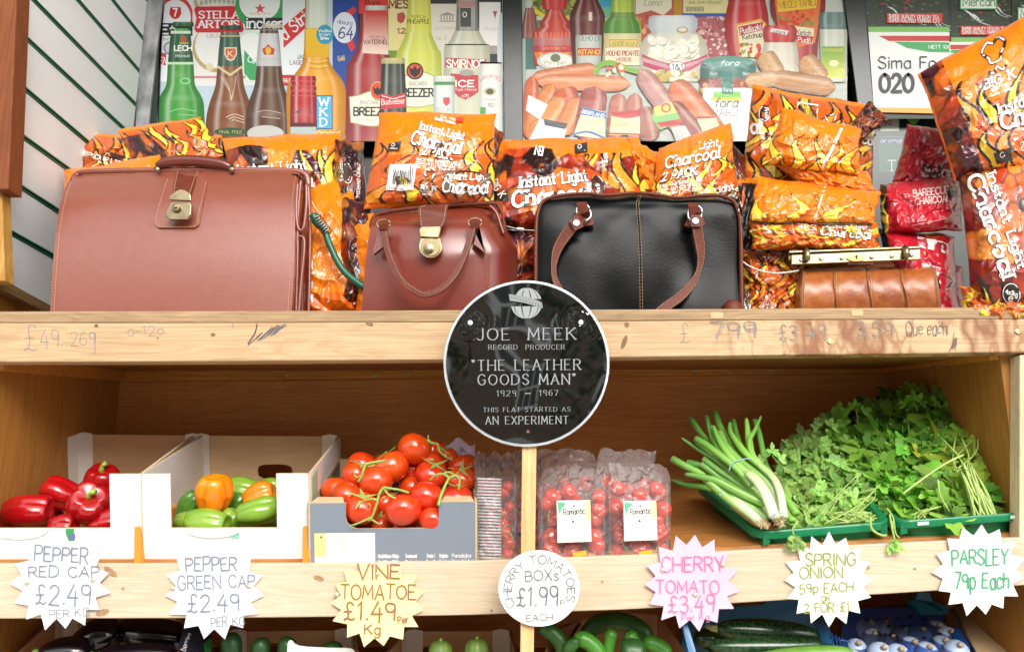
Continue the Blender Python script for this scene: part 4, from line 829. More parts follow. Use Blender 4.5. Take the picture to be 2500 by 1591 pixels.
    for x in (1732, 1766, 1812): text(g, fn, 'fora', x, 184, 8, 18, pen=.16, col=H('#b8ccc6'), slant=.2)
    g.poly(fn, [(1764, 165), (1788, 165), (1790, 230), (1762, 230)], H('#3f7a6f')); text(g, fn, 'fora', 1766, 224, 9, 20, pen=.16, col=H('#d0dcd6'))
    # breads, sausages in clear film
    for a in ((1862, 130, 1900, 190, 26, H('#c49a66')), (1960, 140, 2010, 200, 26, H('#c08f5c')), (1880, 190, 2040, 215, 24, H('#b07c44')), (1820, 200, 1900, 190, 20, H('#c49a66'))): sausage(g, fn, *a, seed=3)
    for a in ((1295, 195, 1460, 168, 20, H('#d87c48')), (1310, 200, 1540, 205, 20, H('#dd8a58')), (1300, 185, 1290, 340, 18, H('#c9541e'))): sausage(g, fn, *a)
    g.ribbon(fn, crom([(1454, 182), (1462, 162), (1490, 154), (1530, 168), (1560, 176), (1600, 186), (1622, 172)], 6), [2]+[13]*24+[3]*13, H('#7fae3c')); speckle(g, fn, 1480, 160, 1520, 185, [H('#d04a3c'), H('#e0e0b0')], 10, 8)
    for x0, y0, x1, y1, w, c in ((1350, 205, 1288, 330, 22, H('#d5792c')), (1375, 215, 1390, 260, 30, H('#c4562c')), (1375, 240, 1300, 340, 26, H('#df8434')), (1412, 240, 1370, 330, 24, H('#d9772c')), (1455, 212, 1430, 345, 34, H('#9c4034')), (1512, 228, 1500, 345, 22, H('#b0624a')), (1550, 228, 1548, 345, 20, H('#b0624a')), (1560, 170, 1690, 345, 26, H('#bb8680')), (1640, 200, 1760, 345, 34, H('#cf6e3c')), (1640, 250, 1720, 345, 20, H('#8a3a34')), (1570, 260, 1590, 345, 26, H('#9a5a4c'))):
        sausage(g, fn, x0, y0, x1, y1, w, c, n=14)
    g.poly(fn, [(1290, 232), (1338, 256), (1318, 292), (1284, 270)], W_); g.poly(fn, [(1318, 290), (1384, 304), (1376, 345), (1290, 345)], W_); g.poly(fn, [(1326, 290), (1386, 302), (1380, 316), (1330, 306)], (.06, .06, .07))
    g.poly(fn, [(1424, 262), (1478, 274), (1476, 340), (1400, 330)], H('#ddd5ac')); g.poly(fn, [(1424, 262), (1480, 276), (1480, 290), (1418, 280)], H('#3f72b4')); text(g, fn, 'BEEFLAND', 1422, 276, 8, 54, rot=.22, pen=.18, col=W_); g.ribbon(fn, crom([(1402, 328), (1436, 322), (1476, 338)], 4), 5, H('#3f72b4'))
    g.poly(fn, [(1494, 272), (1562, 270), (1562, 330), (1488, 330)], H('#d8cfa4')); g.poly(fn, [(1494, 272), (1562, 270), (1564, 284), (1530, 290), (1492, 284)], H('#b8363c')); g.ribbon(fn, [(1488, 326), (1560, 328)], 4, H('#b8363c')); text(g, fn, 'KRAKUS', 1498, 310, 9, 56, pen=.1, col=H('#a49a6a'))
    g.poly(fn, [(1596, 262), (1640, 250), (1664, 296), (1612, 318), (1592, 290)], H('#74b45c')); g.poly(fn, [(1596, 262), (1640, 250), (1652, 275), (1600, 284)], H('#d9c86a')); g.disc(fn, 1626, 264, 12, 12, H('#c94a4c')); g.disc(fn, 1626, 264, 8, 8, H('#d9c86a')); g.poly(fn, [(1604, 300), (1662, 290), (1666, 302), (1612, 312)], H('#b8363c')); g.poly(fn, [(1638, 312), (1672, 306), (1690, 335), (1650, 345)], H('#b9b9b4'))
    g.poly(fn, [(1700, 288), (1745, 284), (1756, 306), (1716, 322)], H('#d8cfa4')); g.ribbon(fn, [(1702, 288), (1744, 286)], 5, H('#b8363c'))
    o = make('grocery_poster', g, M_GLOSSPRINT); tag(o, 'grocery poster of sauces, jars and sausages right of the middle frame bar', 'poster', 'posters in the shop window')
def poster3():
    g = G(); fn = flatmap(YP-.002); W_ = H('#e4e6e2')
    g.rect(fn, 2105, -60, 2600, 290, H('#2a3026'))
    for x0, x1, yy in ((2114, 2314, 66), (2322, 2466, 92), (2470, 2560, 100)):
        g.rect(fn, x0, -60, x1, yy+10, H('#343a2c')); 
        rnd = random.Random(int(x0))
        for k in range(140):
            x = x0 + 6 + rnd.random()*(x1-x0-12); y = -20 + rnd.random()*(yy+24); a = rnd.random()*3
            g.ribbon(fn, [(x, y), (x+9*cos(a), y+4*sin(a))], 1.8, rnd.choice([H('#1b1d17'), H('#5b5a45'), H('#23401f'), H('#7d7a68'), H('#2f5c2c')]))
        for k in range(12):
            x = x0 + 15 + rnd.random()*(x1-x0-30); y = -10 + rnd.random()*yy; g.disc(fn, x, y, 6, 3, H('#a03030') if k % 2 else H('#357d3a'), 8)
        for k in range(5):
            x = x0 + 20 + rnd.random()*(x1-x0-60); y = 10 + rnd.random()*40; g.ribbon(fn, crom([(x, y), (x+16, y+8), (x+30, y+24), (x+50, y+30)], 3), [1, 2, 4, 3, 4, 2, 1, 1, 1, 1], H('#dfe3e4'))
    g.rect(fn, 2120, 66, 2318, 80, H('#79b85a')); g.rect(fn, 2322, 92, 2470, 103, H('#79b85a')); g.rect(fn, 2470, 100, 2600, 112, H('#79b85a'))
    g.poly(fn, [(2120, 79), (2318, 79), (2318, 103), (2470, 103), (2600, 112), (2600, 268), (2134, 268)], W_)
    g.poly(fn, [(2145, 88), (2318, 88), (2318, 101), (2170, 101)], H('#c2302f')); g.poly(fn, [(2182, 102), (2318, 104), (2318, 126), (2340, 129), (2270, 128), (2215, 118)], H('#3fa35a')); text(g, fn, 'NETT 100', 2268, 119, 8, 52, pen=.2, col=W_)
    g.rect(fn, 2320, 110, 2470, 121, H('#c2302f')); g.rect(fn, 2322, 122, 2470, 130, H('#3fa35a'))
    g.rect(fn, 2165, 33, 2301, 57, H('#c93a30')); text(g, fn, 'SUPER QUALITY CEYLON TEA', 2170, 44, 8, 122, pen=.18, col=W_, ser=.6, rot=.02); text(g, fn, 'SUPER KALITELI YAPRAK CAY', 2170, 54, 8, 124, pen=.18, col=W_, ser=.6, rot=.02)
    g.rect(fn, 2345, 64, 2462, 86, H('#c93a30')); text(g, fn, 'SUPER QUALITY CEYLON TEA', 2349, 74, 7, 108, pen=.18, col=W_, ser=.6); text(g, fn, 'SUPER KALITELI YAPRAK CAY', 2349, 83, 7, 108, pen=.18, col=W_, ser=.6)
    for x0, x1, y0, y1 in ((2343, 2435, -20, 24), (2484, 2580, 18, 52)):
        g.rect(fn, x0, y0, x1, y1, H('#3f9a55')); g.rect(fn, x0+3, y0+3, x1-3, y1-3, W_); text(g, fn, 'Mercan', x0+8, y1-9, 20, 78, pen=.12, col=H('#2f8a48'), ser=.8)
    text(g, fn, 'Sima Fo', 2145, 167, 28, 140, pen=.1, col=(.02, .02, .02)); text(g, fn, '020 7', 2149, 224, 42, 128, pen=.2, col=(.015, .015, .015))
    g.poly(fn, [(2134, 262), (2600, 268), (2600, 284), (2136, 274)], H('#dd9f45'))
    o = make('tea_sign', g, M_GLOSSPRINT); tag(o, 'white shop sign with Ceylon tea packets and phone number at top right', 'sign', 'posters in the shop window')
    # dark green poster piece below it
    g = G(); fn = flatmap(YP+.03); g.rect(fn, 2130, 262, 2600, 800, H('#16281f')); g.rect(fn, 2150, 275, 2195, 320, H('#b4bcae')); text(g, fn, 'KKI', 2152, 306, 12, 24, pen=.18, col=H('#a83030')); g.poly(fn, [(2200, 275), (2260, 275), (2230, 310)], H('#6d9a3c'))
    g.rect(fn, 2146, 332, 2260, 420, H('#1f4a38')); g.rect(fn, 2146, 336, 2216, 350, H('#1a2c52')); text(g, fn, 'aramalt', 2150, 348, 9, 60, pen=.14, col=H('#9aa4a0')); text(g, fn, 'T', 2168, 418, 26, 18, pen=.1, col=H('#9aa69a'), ser=1)
    tag(make('lower_poster', g, mat('dark_print', attr=1, rough=.3)), 'dark green product poster in the gap behind the red charcoal bags', 'poster', 'posters in the shop window')
poster1(); poster2(); poster3()
# clear film over the lower half of the grocery poster
def film_mat(name, rough=.08, tintc=(1, 1, 1), strength=1.0, milky=.02):
    if name in MATS: return MATS[name]
    m = bpy.data.materials.new(name); m.use_nodes = True; n = m.node_tree.nodes; L = m.node_tree.links; n.clear()
    tr = n.new('ShaderNodeBsdfTransparent'); tr.inputs[0].default_value = (*tintc, 1); gl = n.new('ShaderNodeBsdfGlossy'); gl.inputs['Roughness'].default_value = rough
    df = n.new('ShaderNodeBsdfDiffuse'); df.inputs[0].default_value = (.85, .85, .85, 1)
    fr = n.new('ShaderNodeFresnel'); fr.inputs[0].default_value = 1.22+.2*strength; mx = n.new('ShaderNodeMixShader'); m2 = n.new('ShaderNodeMixShader'); m2.inputs[0].default_value = milky
    L.new(fr.outputs[0], mx.inputs[0]); L.new(tr.outputs[0], mx.inputs[1]); L.new(gl.outputs[0], mx.inputs[2])
    L.new(mx.outputs[0], m2.inputs[1]); L.new(df.outputs[0], m2.inputs[2])
    o = n.new('ShaderNodeOutputMaterial'); L.new(m2.outputs[0], o.inputs[0]); MATS[name] = m; return m
M_FILM = film_mat('clear_film')
def film_sheet(name, x0, x1, y0, y1, Y, amp, seed, m, nu=60, nv=40, sx=7, sy=5):
    u, v = np.meshgrid(np.linspace(0, 1, nu), np.linspace(0, 1, nv)); r = np.abs(2*fbm(u*sx + v*2, v*sy - u*3, seed)-1)
    A = PN(x0+(x1-x0)*u, y0+(y1-y0)*v + 10*np.sin(u*9), Y - amp*r); g = G(); g.grid(A); return make(name, g, m, smooth=True)
tag(film_sheet('plastic_film', 1290, 2070, 150, 345, YP-.02, .02, 5, film_mat('poster_film', .06, strength=-.3, milky=.004), sx=2, sy=3), 'clear crinkled plastic film hanging over the sausages of the grocery poster', 'plastic film')
# ================================================================ charcoal bags
ORANGE = np.array(H('#ea7c0c')); ORANGE2 = np.array(H('#e0640c')); YEL = np.array(H('#f5d93c')); YEL2 = np.array(H('#f2b03a'))
REDO = np.array(H('#d8481a')); BRN = np.array(H('#6a3416')); DKB = np.array(H('#2a0f0c')); BLK = np.array(H('#1a1210')); MAR = np.array(H('#4a1220'))
M_BAG = mat('printed_plastic_bag', attr=1, rough=.3, spec=.5, coat=.5, crough=.14, bump=[(55, .12), (170, .06)])
def paint_embers(U, V, asp, seed):
    rs = np.random.RandomState(seed); n = 46; sx = rs.rand(n)*1.1-.05; sy = rs.rand(n)*1.1-.05
    X = U*asp + .05*(fbm(U*9, V*9, seed)-.5); Y = V + .05*(fbm(U*9+5, V*9, seed+1)-.5)
    d = np.sqrt((X[..., None]-sx*asp)**2 + ((Y[..., None]-sy)*1.25)**2); idx = np.argsort(d, -1); f1 = np.take_along_axis(d, idx[..., :1], -1)[..., 0]; f2 = np.take_along_axis(d, idx[..., 1:2], -1)[..., 0]; cid = idx[..., 0]
    pal = np.array([H('#3a0f10'), H('#8e2412'), H('#c9441a'), H('#e0651c'), H('#5a1a2a'), H('#a02c18'), H('#ea8a2c'), H('#2a0e0e')])
    C = pal[rs.randint(0, 8, n)][cid]
    nz = fbm(U*asp*26, V*14, seed+3)[..., None]; C = C*(.45+1.1*nz)
    e = np.clip(1-(f2-f1)/.03, 0, 1)[..., None]; C = C*(1-e*.8) + np.array(H('#1c0808'))*e*.8
    hot = np.clip(fbm(U*asp*7, V*7, seed+9)-.52, 0, 1)[..., None]*4; C = C*(1-np.clip(hot, 0, .8)) + np.array(H('#f07a20'))*np.clip(hot, 0, .8)
    return C
def flames(C, U, V, asp, v0, h, n, seed, lean=.35, lw=.006, w=.8):
    rs = np.random.RandomState(seed); outl = np.zeros(U.shape, bool)
    for k in rs.permutation(n):
        cx = (k + .5 + (rs.rand()-.5)*.5)/n*1.1-.05; hh = h*(.7+.5*rs.rand()); vb = v0 - .05*rs.rand(); ph = rs.rand()*6.28; A = (.28+.2*rs.rand())/n
        t = (V-vb)/hh; ins = (t > 0) & (t < 1); tt = np.clip(t, 0, 1)
        c = cx + A*np.sin(tt*5.4+ph) + lean*tt/n; hw = w*.5/n*np.clip(1-tt, 0, 1)**.75*(.55+.45*np.sin(tt*3.1+.5))
        d = (np.abs(U-c)-hw)*asp
        mixv = np.clip(.5+.6*np.sin(tt*4+ph+U*9), 0, 1)[..., None]; colr = YEL*(1-mixv*.75) + YEL2*mixv*.75
        if rs.rand() < .3: colr = colr*.35 + REDO*.65
        m = ins & (d < 0); C[m] = colr[m]; o = ins & (np.abs(d) < lw); C[o] = BLK; C[ins & (d < 0) & (U-c > hw*.3) & (np.sin(tt*7+ph) > .6)] = REDO*1.0
    return C
def paint(kind, U, V, asp, seed):
    C = np.zeros(U.shape+(3,)); C[:] = ORANGE
    tone = (fbm(U*5, V*5, seed)-.5)[..., None]*.35; C = C*(1+tone)
    lw = .013 if asp < 1.2 else .012
    if kind == 'front':        # plain orange head, flames below, brown foot
        m = V < .56; C[m] = (ORANGE2*.75+BRN*.25)
        C = flames(C, U, V, asp, .40, .34, 6, seed, lw=lw); C = flames(C, U, V, asp, .10, .42, 5, seed+1, lw=lw)
        C = flames(C, U, V, asp, -.15, .32, 6, seed+2, lw=lw); C[V < .04] = ORANGE
    elif kind == 'flames':
        C[:] = ORANGE2*.7 + BRN*.3
        for i, v0 in enumerate((.7, .45, .2, -.08)): C = flames(C, U, V, asp, v0, .42, 6, seed+i, lw=lw)
        C[V > .965] = ORANGE
    elif kind == 'fold':       # plain orange with one row of tall flames
        C = flames(C, U, V, asp, .02, .72, 5, seed, lw=lw); C = flames(C, U, V, asp, -.2, .5, 6, seed+4, lw=lw)
    elif kind == 'embers':
        E = paint_embers(U, V, asp, seed); C = E.copy(); C = np.where((V > .86+.05*np.sin(U*7))[..., None], ORANGE, C)
        F = flames(E.copy(), U, V, asp, .0, .9, 7, seed, lw=lw); F = flames(F, U, V, asp, .45, .55, 7, seed+3, lw=lw); m = (U > .7+.12*np.sin(V*5)) & (V <= .84); C[m] = F[m]
    elif kind == 'embers2':
        C = paint_embers(U, V, asp, seed)*.95; F = flames(C.copy(), U, V, asp, -.1, .42, 6, seed, lw=lw); m = V < .28; C[m] = F[m]; C[V > .97] = ORANGE
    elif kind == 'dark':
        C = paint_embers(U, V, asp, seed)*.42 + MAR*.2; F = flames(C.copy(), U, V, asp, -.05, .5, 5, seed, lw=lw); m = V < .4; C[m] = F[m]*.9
    elif kind == 'plain':
        C[V < .22] = ORANGE2*.9
    elif kind == 'red':
        C[:] = np.array(H('#b81a2c')); C *= (.85+.4*fbm(U*8, V*8, seed))[..., None]
        F = C.copy(); F[:] = np.array(H('#1b1613')); F = flames(F, U, V, asp, .0, 1., 6, seed, lw=.004, w=.9)
        m = U < .09; C[m] = F[m]*.85
    elif kind == 'red2':
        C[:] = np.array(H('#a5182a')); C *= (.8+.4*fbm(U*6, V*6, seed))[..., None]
    return np.clip(C, 0, 1)

def bag(name, label, cat, corners, Y, thick, kind, seed, texts=None, nu=110, nv=90, lump=.010, wr=.0055, group=None, m=None, edge=6, extra=None, bulge=.6, turn=0):
    """plastic pillow bag: corners TL, TR, BR, BL in photo pixels; Y=(top depth, bottom depth)"""
    (tlx, tly), (trx, try_), (brx, bry), (blx, bly) = corners
    Wp = (math.hypot(trx-tlx, try_-tly) + math.hypot(brx-blx, bry-bly))/2; Hp = (math.hypot(blx-tlx, bly-tly) + math.hypot(brx-trx, bry-try_))/2
    u, v = np.meshgrid(np.linspace(0, 1, nu), np.linspace(0, 1, nv)); asp = Wp/Hp
    rs = np.random.RandomState(seed)
    px = (1-v)*((1-u)*blx + u*brx) + v*((1-u)*tlx + u*trx); py = (1-v)*((1-u)*bly + u*bry) + v*((1-u)*tly + u*try_)
    su = np.sin(pi*u); sv = np.sin(pi*v)
    ed = (1-su)*(fbm(v*5, v*0+seed, seed)-.45)*edge*2 ; px = px + ed*np.sign(u-.5)*1.0 + (u-.5)*-2*edge*sv*.4
    py = py + (1-sv)*(fbm(u*5, u*0+seed, seed+1)-.45)*edge*2.2
    env = np.clip(su*1.6, 0, 1)**.6*np.clip(sv*1.6, 0, 1)**.6
    b = thick*env**bulge*(su**.5*sv**.5*.5+.5)
    # creases: sharp ridges, denser near the seams
    r1 = 1-np.abs(2*vnoise(u*5*asp+seed, v*5+seed*.3, seed)-1); r2 = 1-np.abs(2*vnoise(u*11*asp+v*4, v*9-u*5, seed+1)-1); r3 = 1-np.abs(2*vnoise(u*24*asp-v*9, v*20+u*8, seed+2)-1)
    e2 = .35+.65*np.clip(np.minimum(su, sv)*3, 0, 1)
    d = (lump*fbm(u*3*asp, v*3, seed+3, 2)*1.6 + wr*(r1**3*1.1 + r2**4*.5 + r3**4*.16))*e2
    tri = lambda q: np.abs(2*(q-np.floor(q))-1); wp = fbm(u*2.3*asp, v*2.3, seed+11)
    f1 = tri(u*2.1*asp+v*1.2+wp*1.6+seed*.37); f2 = tri(v*2.4-u*1.3*asp+wp*1.9+seed*.61); f3 = tri(u*4.3*asp-v*3.1+wp*2.5)
    d = d + wr*(1.5*np.minimum(f1, f2) + .55*np.minimum(f3, f1))*e2
    ang = np.arctan2(v-.5, u-.5); rad = np.clip(np.hypot(u-.5, v-.5)*2-.45, 0, 1); d = d + wr*.7*rad*np.abs(np.sin(ang*9+seed))*env
    Yb = Y[1]*(1-v) + Y[0]*v; A = PN(px, py, Yb - b - d)
    C = paint(kind, u, v, asp, seed)
    if extra is not None: C = extra(C, u, v)
    g = G(); g.grid(A, C, flip=False)
    # back sheet sharing the outline
    k2 = np.linspace(0, nu-1, 14).astype(int); k3 = np.linspace(0, nv-1, 12).astype(int)
    Bk = PN(px, py, Yb + b*.8); Bk[0] = A[0]; Bk[-1] = A[-1]; Bk[:, 0] = A[:, 0]; Bk[:, -1] = A[:, -1]; Bk = Bk[np.ix_(k3, k2)]; g.grid(Bk, C[np.ix_(k3, k2)], flip=True)
    g.f = [f[::-1] for f in g.f]
    ctr = P(float(px.mean()), float(py[0].mean()), float(Yb.mean()))
    t = thing(name, label, cat, (round(ctr.x, 4), round(ctr.y, 4), round(ctr.z, 4)), group); make('film', g, m or M_BAG, t, smooth=True)
    if texts:
        nrm = np.cross(A[1:-1, 2:]-A[1:-1, :-2], A[2:, 1:-1]-A[:-2, 1:-1]); nrm /= np.linalg.norm(nrm, axis=-1, keepdims=True)+1e-12
        N = np.zeros_like(A); N[1:-1, 1:-1] = nrm; N[0] = N[1]; N[-1] = N[-2]; N[:, 0] = N[:, 1]; N[:, -1] = N[:, -2]; N *= np.where(N[..., 1:2] > 0, -1, 1)
        def fn(x, y, l):   # x,y pixels inside the bag, origin top-left
            a = min(max(x/Wp, .002), .998)*(nu-1); c = min(max(1-y/Hp, .002), .998)*(nv-1); i = int(c); j = int(a); fi = c-i; fj = a-j
            i1 = min(i+1, nv-1); j1 = min(j+1, nu-1)
            w_ = lambda Q: (Q[i, j]*(1-fj)+Q[i, j1]*fj)*(1-fi) + (Q[i1, j]*(1-fj)+Q[i1, j1]*fj)*fi
            p = w_(A) + w_(N)*(.0006 + l*.000012); return tuple(p)
        tg = G(); texts(tg, fn, Wp, Hp); make('print', tg, mat('white_bag_ink', attr=1, rough=.35), t)['kind'] = 'stuff'
    return t
WH = H('#efece6'); OUT = H('#3a1c10')
def ilc(g, fn, x, y, w, h1=22, h2=36, rot=0, s1='Instant Light', s2='Charcoal', seg=5, dx=-8, w2=None):
    text(g, fn, s1, x, y, h1, w, rot=rot, pen=.17, col=WH, outline=(OUT, .27), ser=1.3, seg=seg, gap=2.2)
    c, s = cos(rot), sin(rot); yy = h2*1.25; text(g, fn, s2, x + dx*c - yy*s, y + dx*s + yy*c, h2, (w2 or w*1.12), rot=rot, pen=.2, col=WH, outline=(OUT, .29), ser=1.3, seg=seg, gap=2.0)
def barcode(g, fn, x, y, w, h, seed=1):
    g.poly(fn, [(x, y), (x+w, y), (x+w, y+h), (x, y+h)], H('#e8e6e2'), sub=6); rnd = random.Random(seed); q = x+w*.17
    while q < x+w*.9:
        b = rnd.choice([1.2, 1.8, 2.6]); g.ribbon(fn, [(q, y+h*.07), (q, y+h*.78)], b, (.05, .05, .05), seg=10); q += b + rnd.choice([1.2, 2, 2.8])
    text(g, fn, 'CHARCOAL LTD', x+w*.05, y+h*.96, h*.07, w*.9, pen=.2, col=(.2, .2, .2))
def chef(g, fn, x, y, s, t='BIG K'):
    """chef's hat and moustache outline with words under it"""
    for w, c in ((.16*s, OUT), (.085*s, WH)):
        g.ribbon(fn, crom([(x-.28*s, y-.35*s), (x-.55*s, y-.75*s), (x-.25*s, y-1.1*s), (x, y-.95*s), (x+.3*s, y-1.1*s), (x+.55*s, y-.75*s), (x+.28*s, y-.35*s), (x+.22*s, y-.1*s), (x-.22*s, y-.1*s), (x-.28*s, y-.35*s)], 3), w, c)
        g.ribbon(fn, crom([(x-.4*s, y+.28*s), (x-.2*s, y+.38*s), (x, y+.15*s), (x+.2*s, y+.38*s), (x+.4*s, y+.28*s)], 3), w, c)
    text(g, fn, t, x-.75*s, y+s*.95, s*.42, s*1.5, pen=.22, col=WH, outline=(OUT, .31), ser=1.1, gap=2)
    text(g, fn, 'Est. 1981', x-.45*s, y+s*1.2, s*.14, s*.9, pen=.18, col=WH); text(g, fn, 'Quality Matters', x-.6*s, y+s*1.42, s*.14, s*1.2, pen=.18, col=WH)
def small(g, fn, x, y, w, lines, h=6, rot=0, lead=11):
    for i, s in enumerate(lines): text(g, fn, s, x - i*lead*sin(rot), y + i*lead*cos(rot), h, w, rot=rot, pen=.2, col=WH)
def eco(g, fn, x, y, s=28):
    g.poly(fn, [(x, y+6), (x+s, y), (x+s, y+s*.75), (x, y+s*.8)], (.03, .03, .03), sub=2); g.ribbon(fn, crom([(x+s*.25, y+s*.35), (x+s*.4, y+s*.15), (x+s*.55, y+s*.3), (x+s*.4, y+s*.45)], 3, True), 2, WH); g.rect(fn, x+s*.2, y+s*.58, x+s*.8, y+s*.64, WH)
CB = 'charcoal bag'; GRP = 'orange bags of instant light charcoal on the upper shelf'
# -- back row
bag('charcoal_bag', 'crumpled open charcoal bag at the far left against the white wall', CB, [(182, 315), (375, 350), (390, 520), (170, 500)], (.34, .30), .03, 'flames', 11, lambda g, f, w, h: (g.poly(f, [(20, 30), (170, 52), (165, 74), (20, 60)], OUT, sub=4), text(g, f, 'BRIQUETTES', 26, 58, 11, 110, rot=.15, pen=.2, col=WH)), group=GRP, wr=0.0077)
def b2x(C, u, v):
    m = (u < .45 - .35*(v-.5)) & (v < .9); E = paint_embers(u, v, 1.7, 3)*.8; C[m] = E[m]; return C
bag('charcoal_bag', 'charcoal bag lying behind the briefcase handle with yellow flames on its flap', CB, [(283, 320), (492, 288), (545, 380), (400, 520)], (.30, .26), .02, 'flames', 12, None, group=GRP, extra=b2x, wr=0.0033)
bag('charcoal_bag', 'dark crumpled end of a charcoal bag above the briefcase', CB, [(455, 345), (545, 330), (560, 520), (430, 520)], (.31, .28), .03, 'flames', 19, None, group=GRP, wr=0.0088, nu=70, nv=70)
bag('charcoal_bag', 'orange sealed strip of a charcoal bag at the top left corner of the briefcase', CB, [(152, 418), (395, 378), (400, 520), (165, 520)], (.20, .19), .02, 'plain', 13, lambda g, f, w, h: g.ribbon(f, [(185, 2), (190, 40)], 3, WH), group=GRP, wr=0.0039, nu=80, nv=50)
def stx(g, f, w, h):
    ilc(g, f, 30, 92, 168, 22, 34, rot=-.04, dx=20, w2=160)
bag('charcoal_bag', 'charcoal bag with glowing embers print behind the briefcase', CB, [(545, 335), (828, 326), (835, 560), (560, 560)], (.26, .22), .05, 'embers', 14, stx, group=GRP, nu=140, nv=120)
def gx(g, f, w, h):
    g.disc(f, 42, 80, 15, 26, OUT); g.ribbon(f, crom([(42+13*cos(a*pi/5), 80+24*sin(a*pi/5)) for a in range(10)], 2, True), 2, WH)
    text(g, f, 'Pride', 38, 64, 9, 32, rot=1.5, pen=.2, col=WH, ser=.8); text(g, f, 'CONTAINS', 20, 60, 7, 42, rot=1.5, pen=.2, col=WH); text(g, f, 'SERVED CHARCOAL', 72, 50, 8, 84, rot=1.65, pen=.2, col=WH)
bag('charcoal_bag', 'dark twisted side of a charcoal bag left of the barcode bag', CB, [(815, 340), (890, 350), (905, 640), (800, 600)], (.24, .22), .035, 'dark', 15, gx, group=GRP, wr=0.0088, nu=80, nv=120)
def t5(g, f, w, h):
    ilc(g, f, 108, 42, 118, 18, 29, rot=.22, dx=-10, w2=128)
    text(g, f, '2 PACK', 122, 104, 19, 74, rot=.16, pen=.2, col=WH, outline=(OUT, .29), ser=1.2)
    text(g, f, 'Est. 1981', 160, 14, 6, 40, rot=.2, pen=.2, col=WH); text(g, f, 'Quality Matters', 145, 20, 7, 54, rot=.2, pen=.2, col=WH)
    small(g, f, 110, 118, 100, ['QUICK AND EASY TO USE', 'CLEAN AND CONVENIENT', 'JUST LIGHT THE BAG'], 6, .12, 9)
    eco(g, f, 38, 72); barcode(g, f, 48, 128, 64, 62, 3); chef(g, f, 146, 168, 24)
    g.poly(f, [(180, 145), (290, 150), (286, 196), (180, 190)], H('#6b4a33'), sub=6); text(g, f, 'Instant Light', 184, 164, 13, 96, pen=.18, col=WH, ser=1.2, rot=.04); text(g, f, 'Charcoal', 180, 192, 24, 104, rot=.06, pen=.2, col=WH, outline=(OUT, .28), ser=1.2)
    g.poly(f, [(200, 16), (216, 14), (218, 24), (204, 26)], H('#e8492c'))
def cap5(C, u, v): return C
bag('charcoal_bag', 'charcoal 2 pack bag with barcode standing behind the small doctor bag', CB, [(925, 275), (1212, 275), (1205, 505), (888, 510)], (.17, .14), .05, 'front', 16, t5, group=GRP, nu=160, nv=130, wr=0.0044)
bag('charcoal_bag', 'narrow dark charcoal bag edge right of the barcode bag', CB, [(1195, 290), (1228, 330), (1226, 520), (1170, 520)], (.24, .22), .02, 'dark', 17, None, group=GRP, nu=50, nv=70)
def t7(g, f, w, h):
    ilc(g, f, 78, 122, 168, 27, 38, rot=-.1, dx=-14, w2=185)
    g.disc(f, 268, 118, 17, 24, OUT); g.ribbon(f, [(268+16*cos(a*pi/8), 118+23*sin(a*pi/8)) for a in range(17)], 1.8, WH); text(g, f, '4x1kg', 272, 138, 9, 34, rot=-1.5, pen=.2, col=WH); text(g, f, 'CONTAINS', 246, 140, 7, 36, rot=-1.5, pen=.2, col=WH); text(g, f, 'BAGS', 300, 62, 8, 22, rot=-1.5, pen=.2, col=WH)
    text(g, f, 'EN', 130, 24, 20, 20, rot=3.3, pen=.22, col=WH, ser=1); eco(g, f, 215, 10, 34); text(g, f, 'BIG K', 8, 110, 15, 50, rot=.9, pen=.16, col=WH, ser=1)
bag('charcoal_bag', 'embers printed charcoal bag with orange top band behind the black handbag left half', CB, [(1215, 342), (1560, 336), (1610, 560), (1165, 560)], (.24, .15), .065, 'embers', 18, t7, group=GRP, nu=170, nv=120)
def t8(g, f, w, h):
    text(g, f, 'Light', 120, 38, 16, 52, rot=.12, pen=.18, col=WH, ser=1.2, outline=(OUT, .3)); text(g, f, 'Charcoal', 28, 60, 26, 148, rot=.09, pen=.2, col=WH, outline=(OUT, .29), ser=1.2)
    text(g, f, '2 PACK', 24, 92, 20, 90, rot=.08, pen=.2, col=WH, outline=(OUT, .29), ser=1.2); small(g, f, 18, 108, 112, ['QUICK AND EASY TO USE', 'CLEAN AND CONVENIENT', 'JUST LIGHT THE BAG'], 7, .1, 11)
    text(g, f, 'Instant Light', 84, 158, 14, 118, rot=-.02, pen=.18, col=WH, ser=1.2); text(g, f, 'Charcoal', 84, 184, 25, 124, rot=-.02, pen=.2, col=WH, outline=(OUT, .28), ser=1.2)
    g.poly(f, [(0, 148), (22, 146), (22, 158), (0, 160)], H('#e8e6e2'))
bag('charcoal_bag', 'charcoal 2 pack bag behind the black handbag right half', CB, [(1605, 362), (1788, 300), (1806, 480), (1575, 530)], (.20, .13), .05, 'front', 21, t8, group=GRP, nu=130, nv=130, wr=0.0044)
bag('charcoal_bag', 'small orange crumpled bag corner between the embers bag and the 2 pack bag', CB, [(1532, 338), (1610, 372), (1600, 480), (1540, 470)], (.22, .2), .02, 'plain', 22, None, group=GRP, nu=50, nv=50, wr=0.0077)
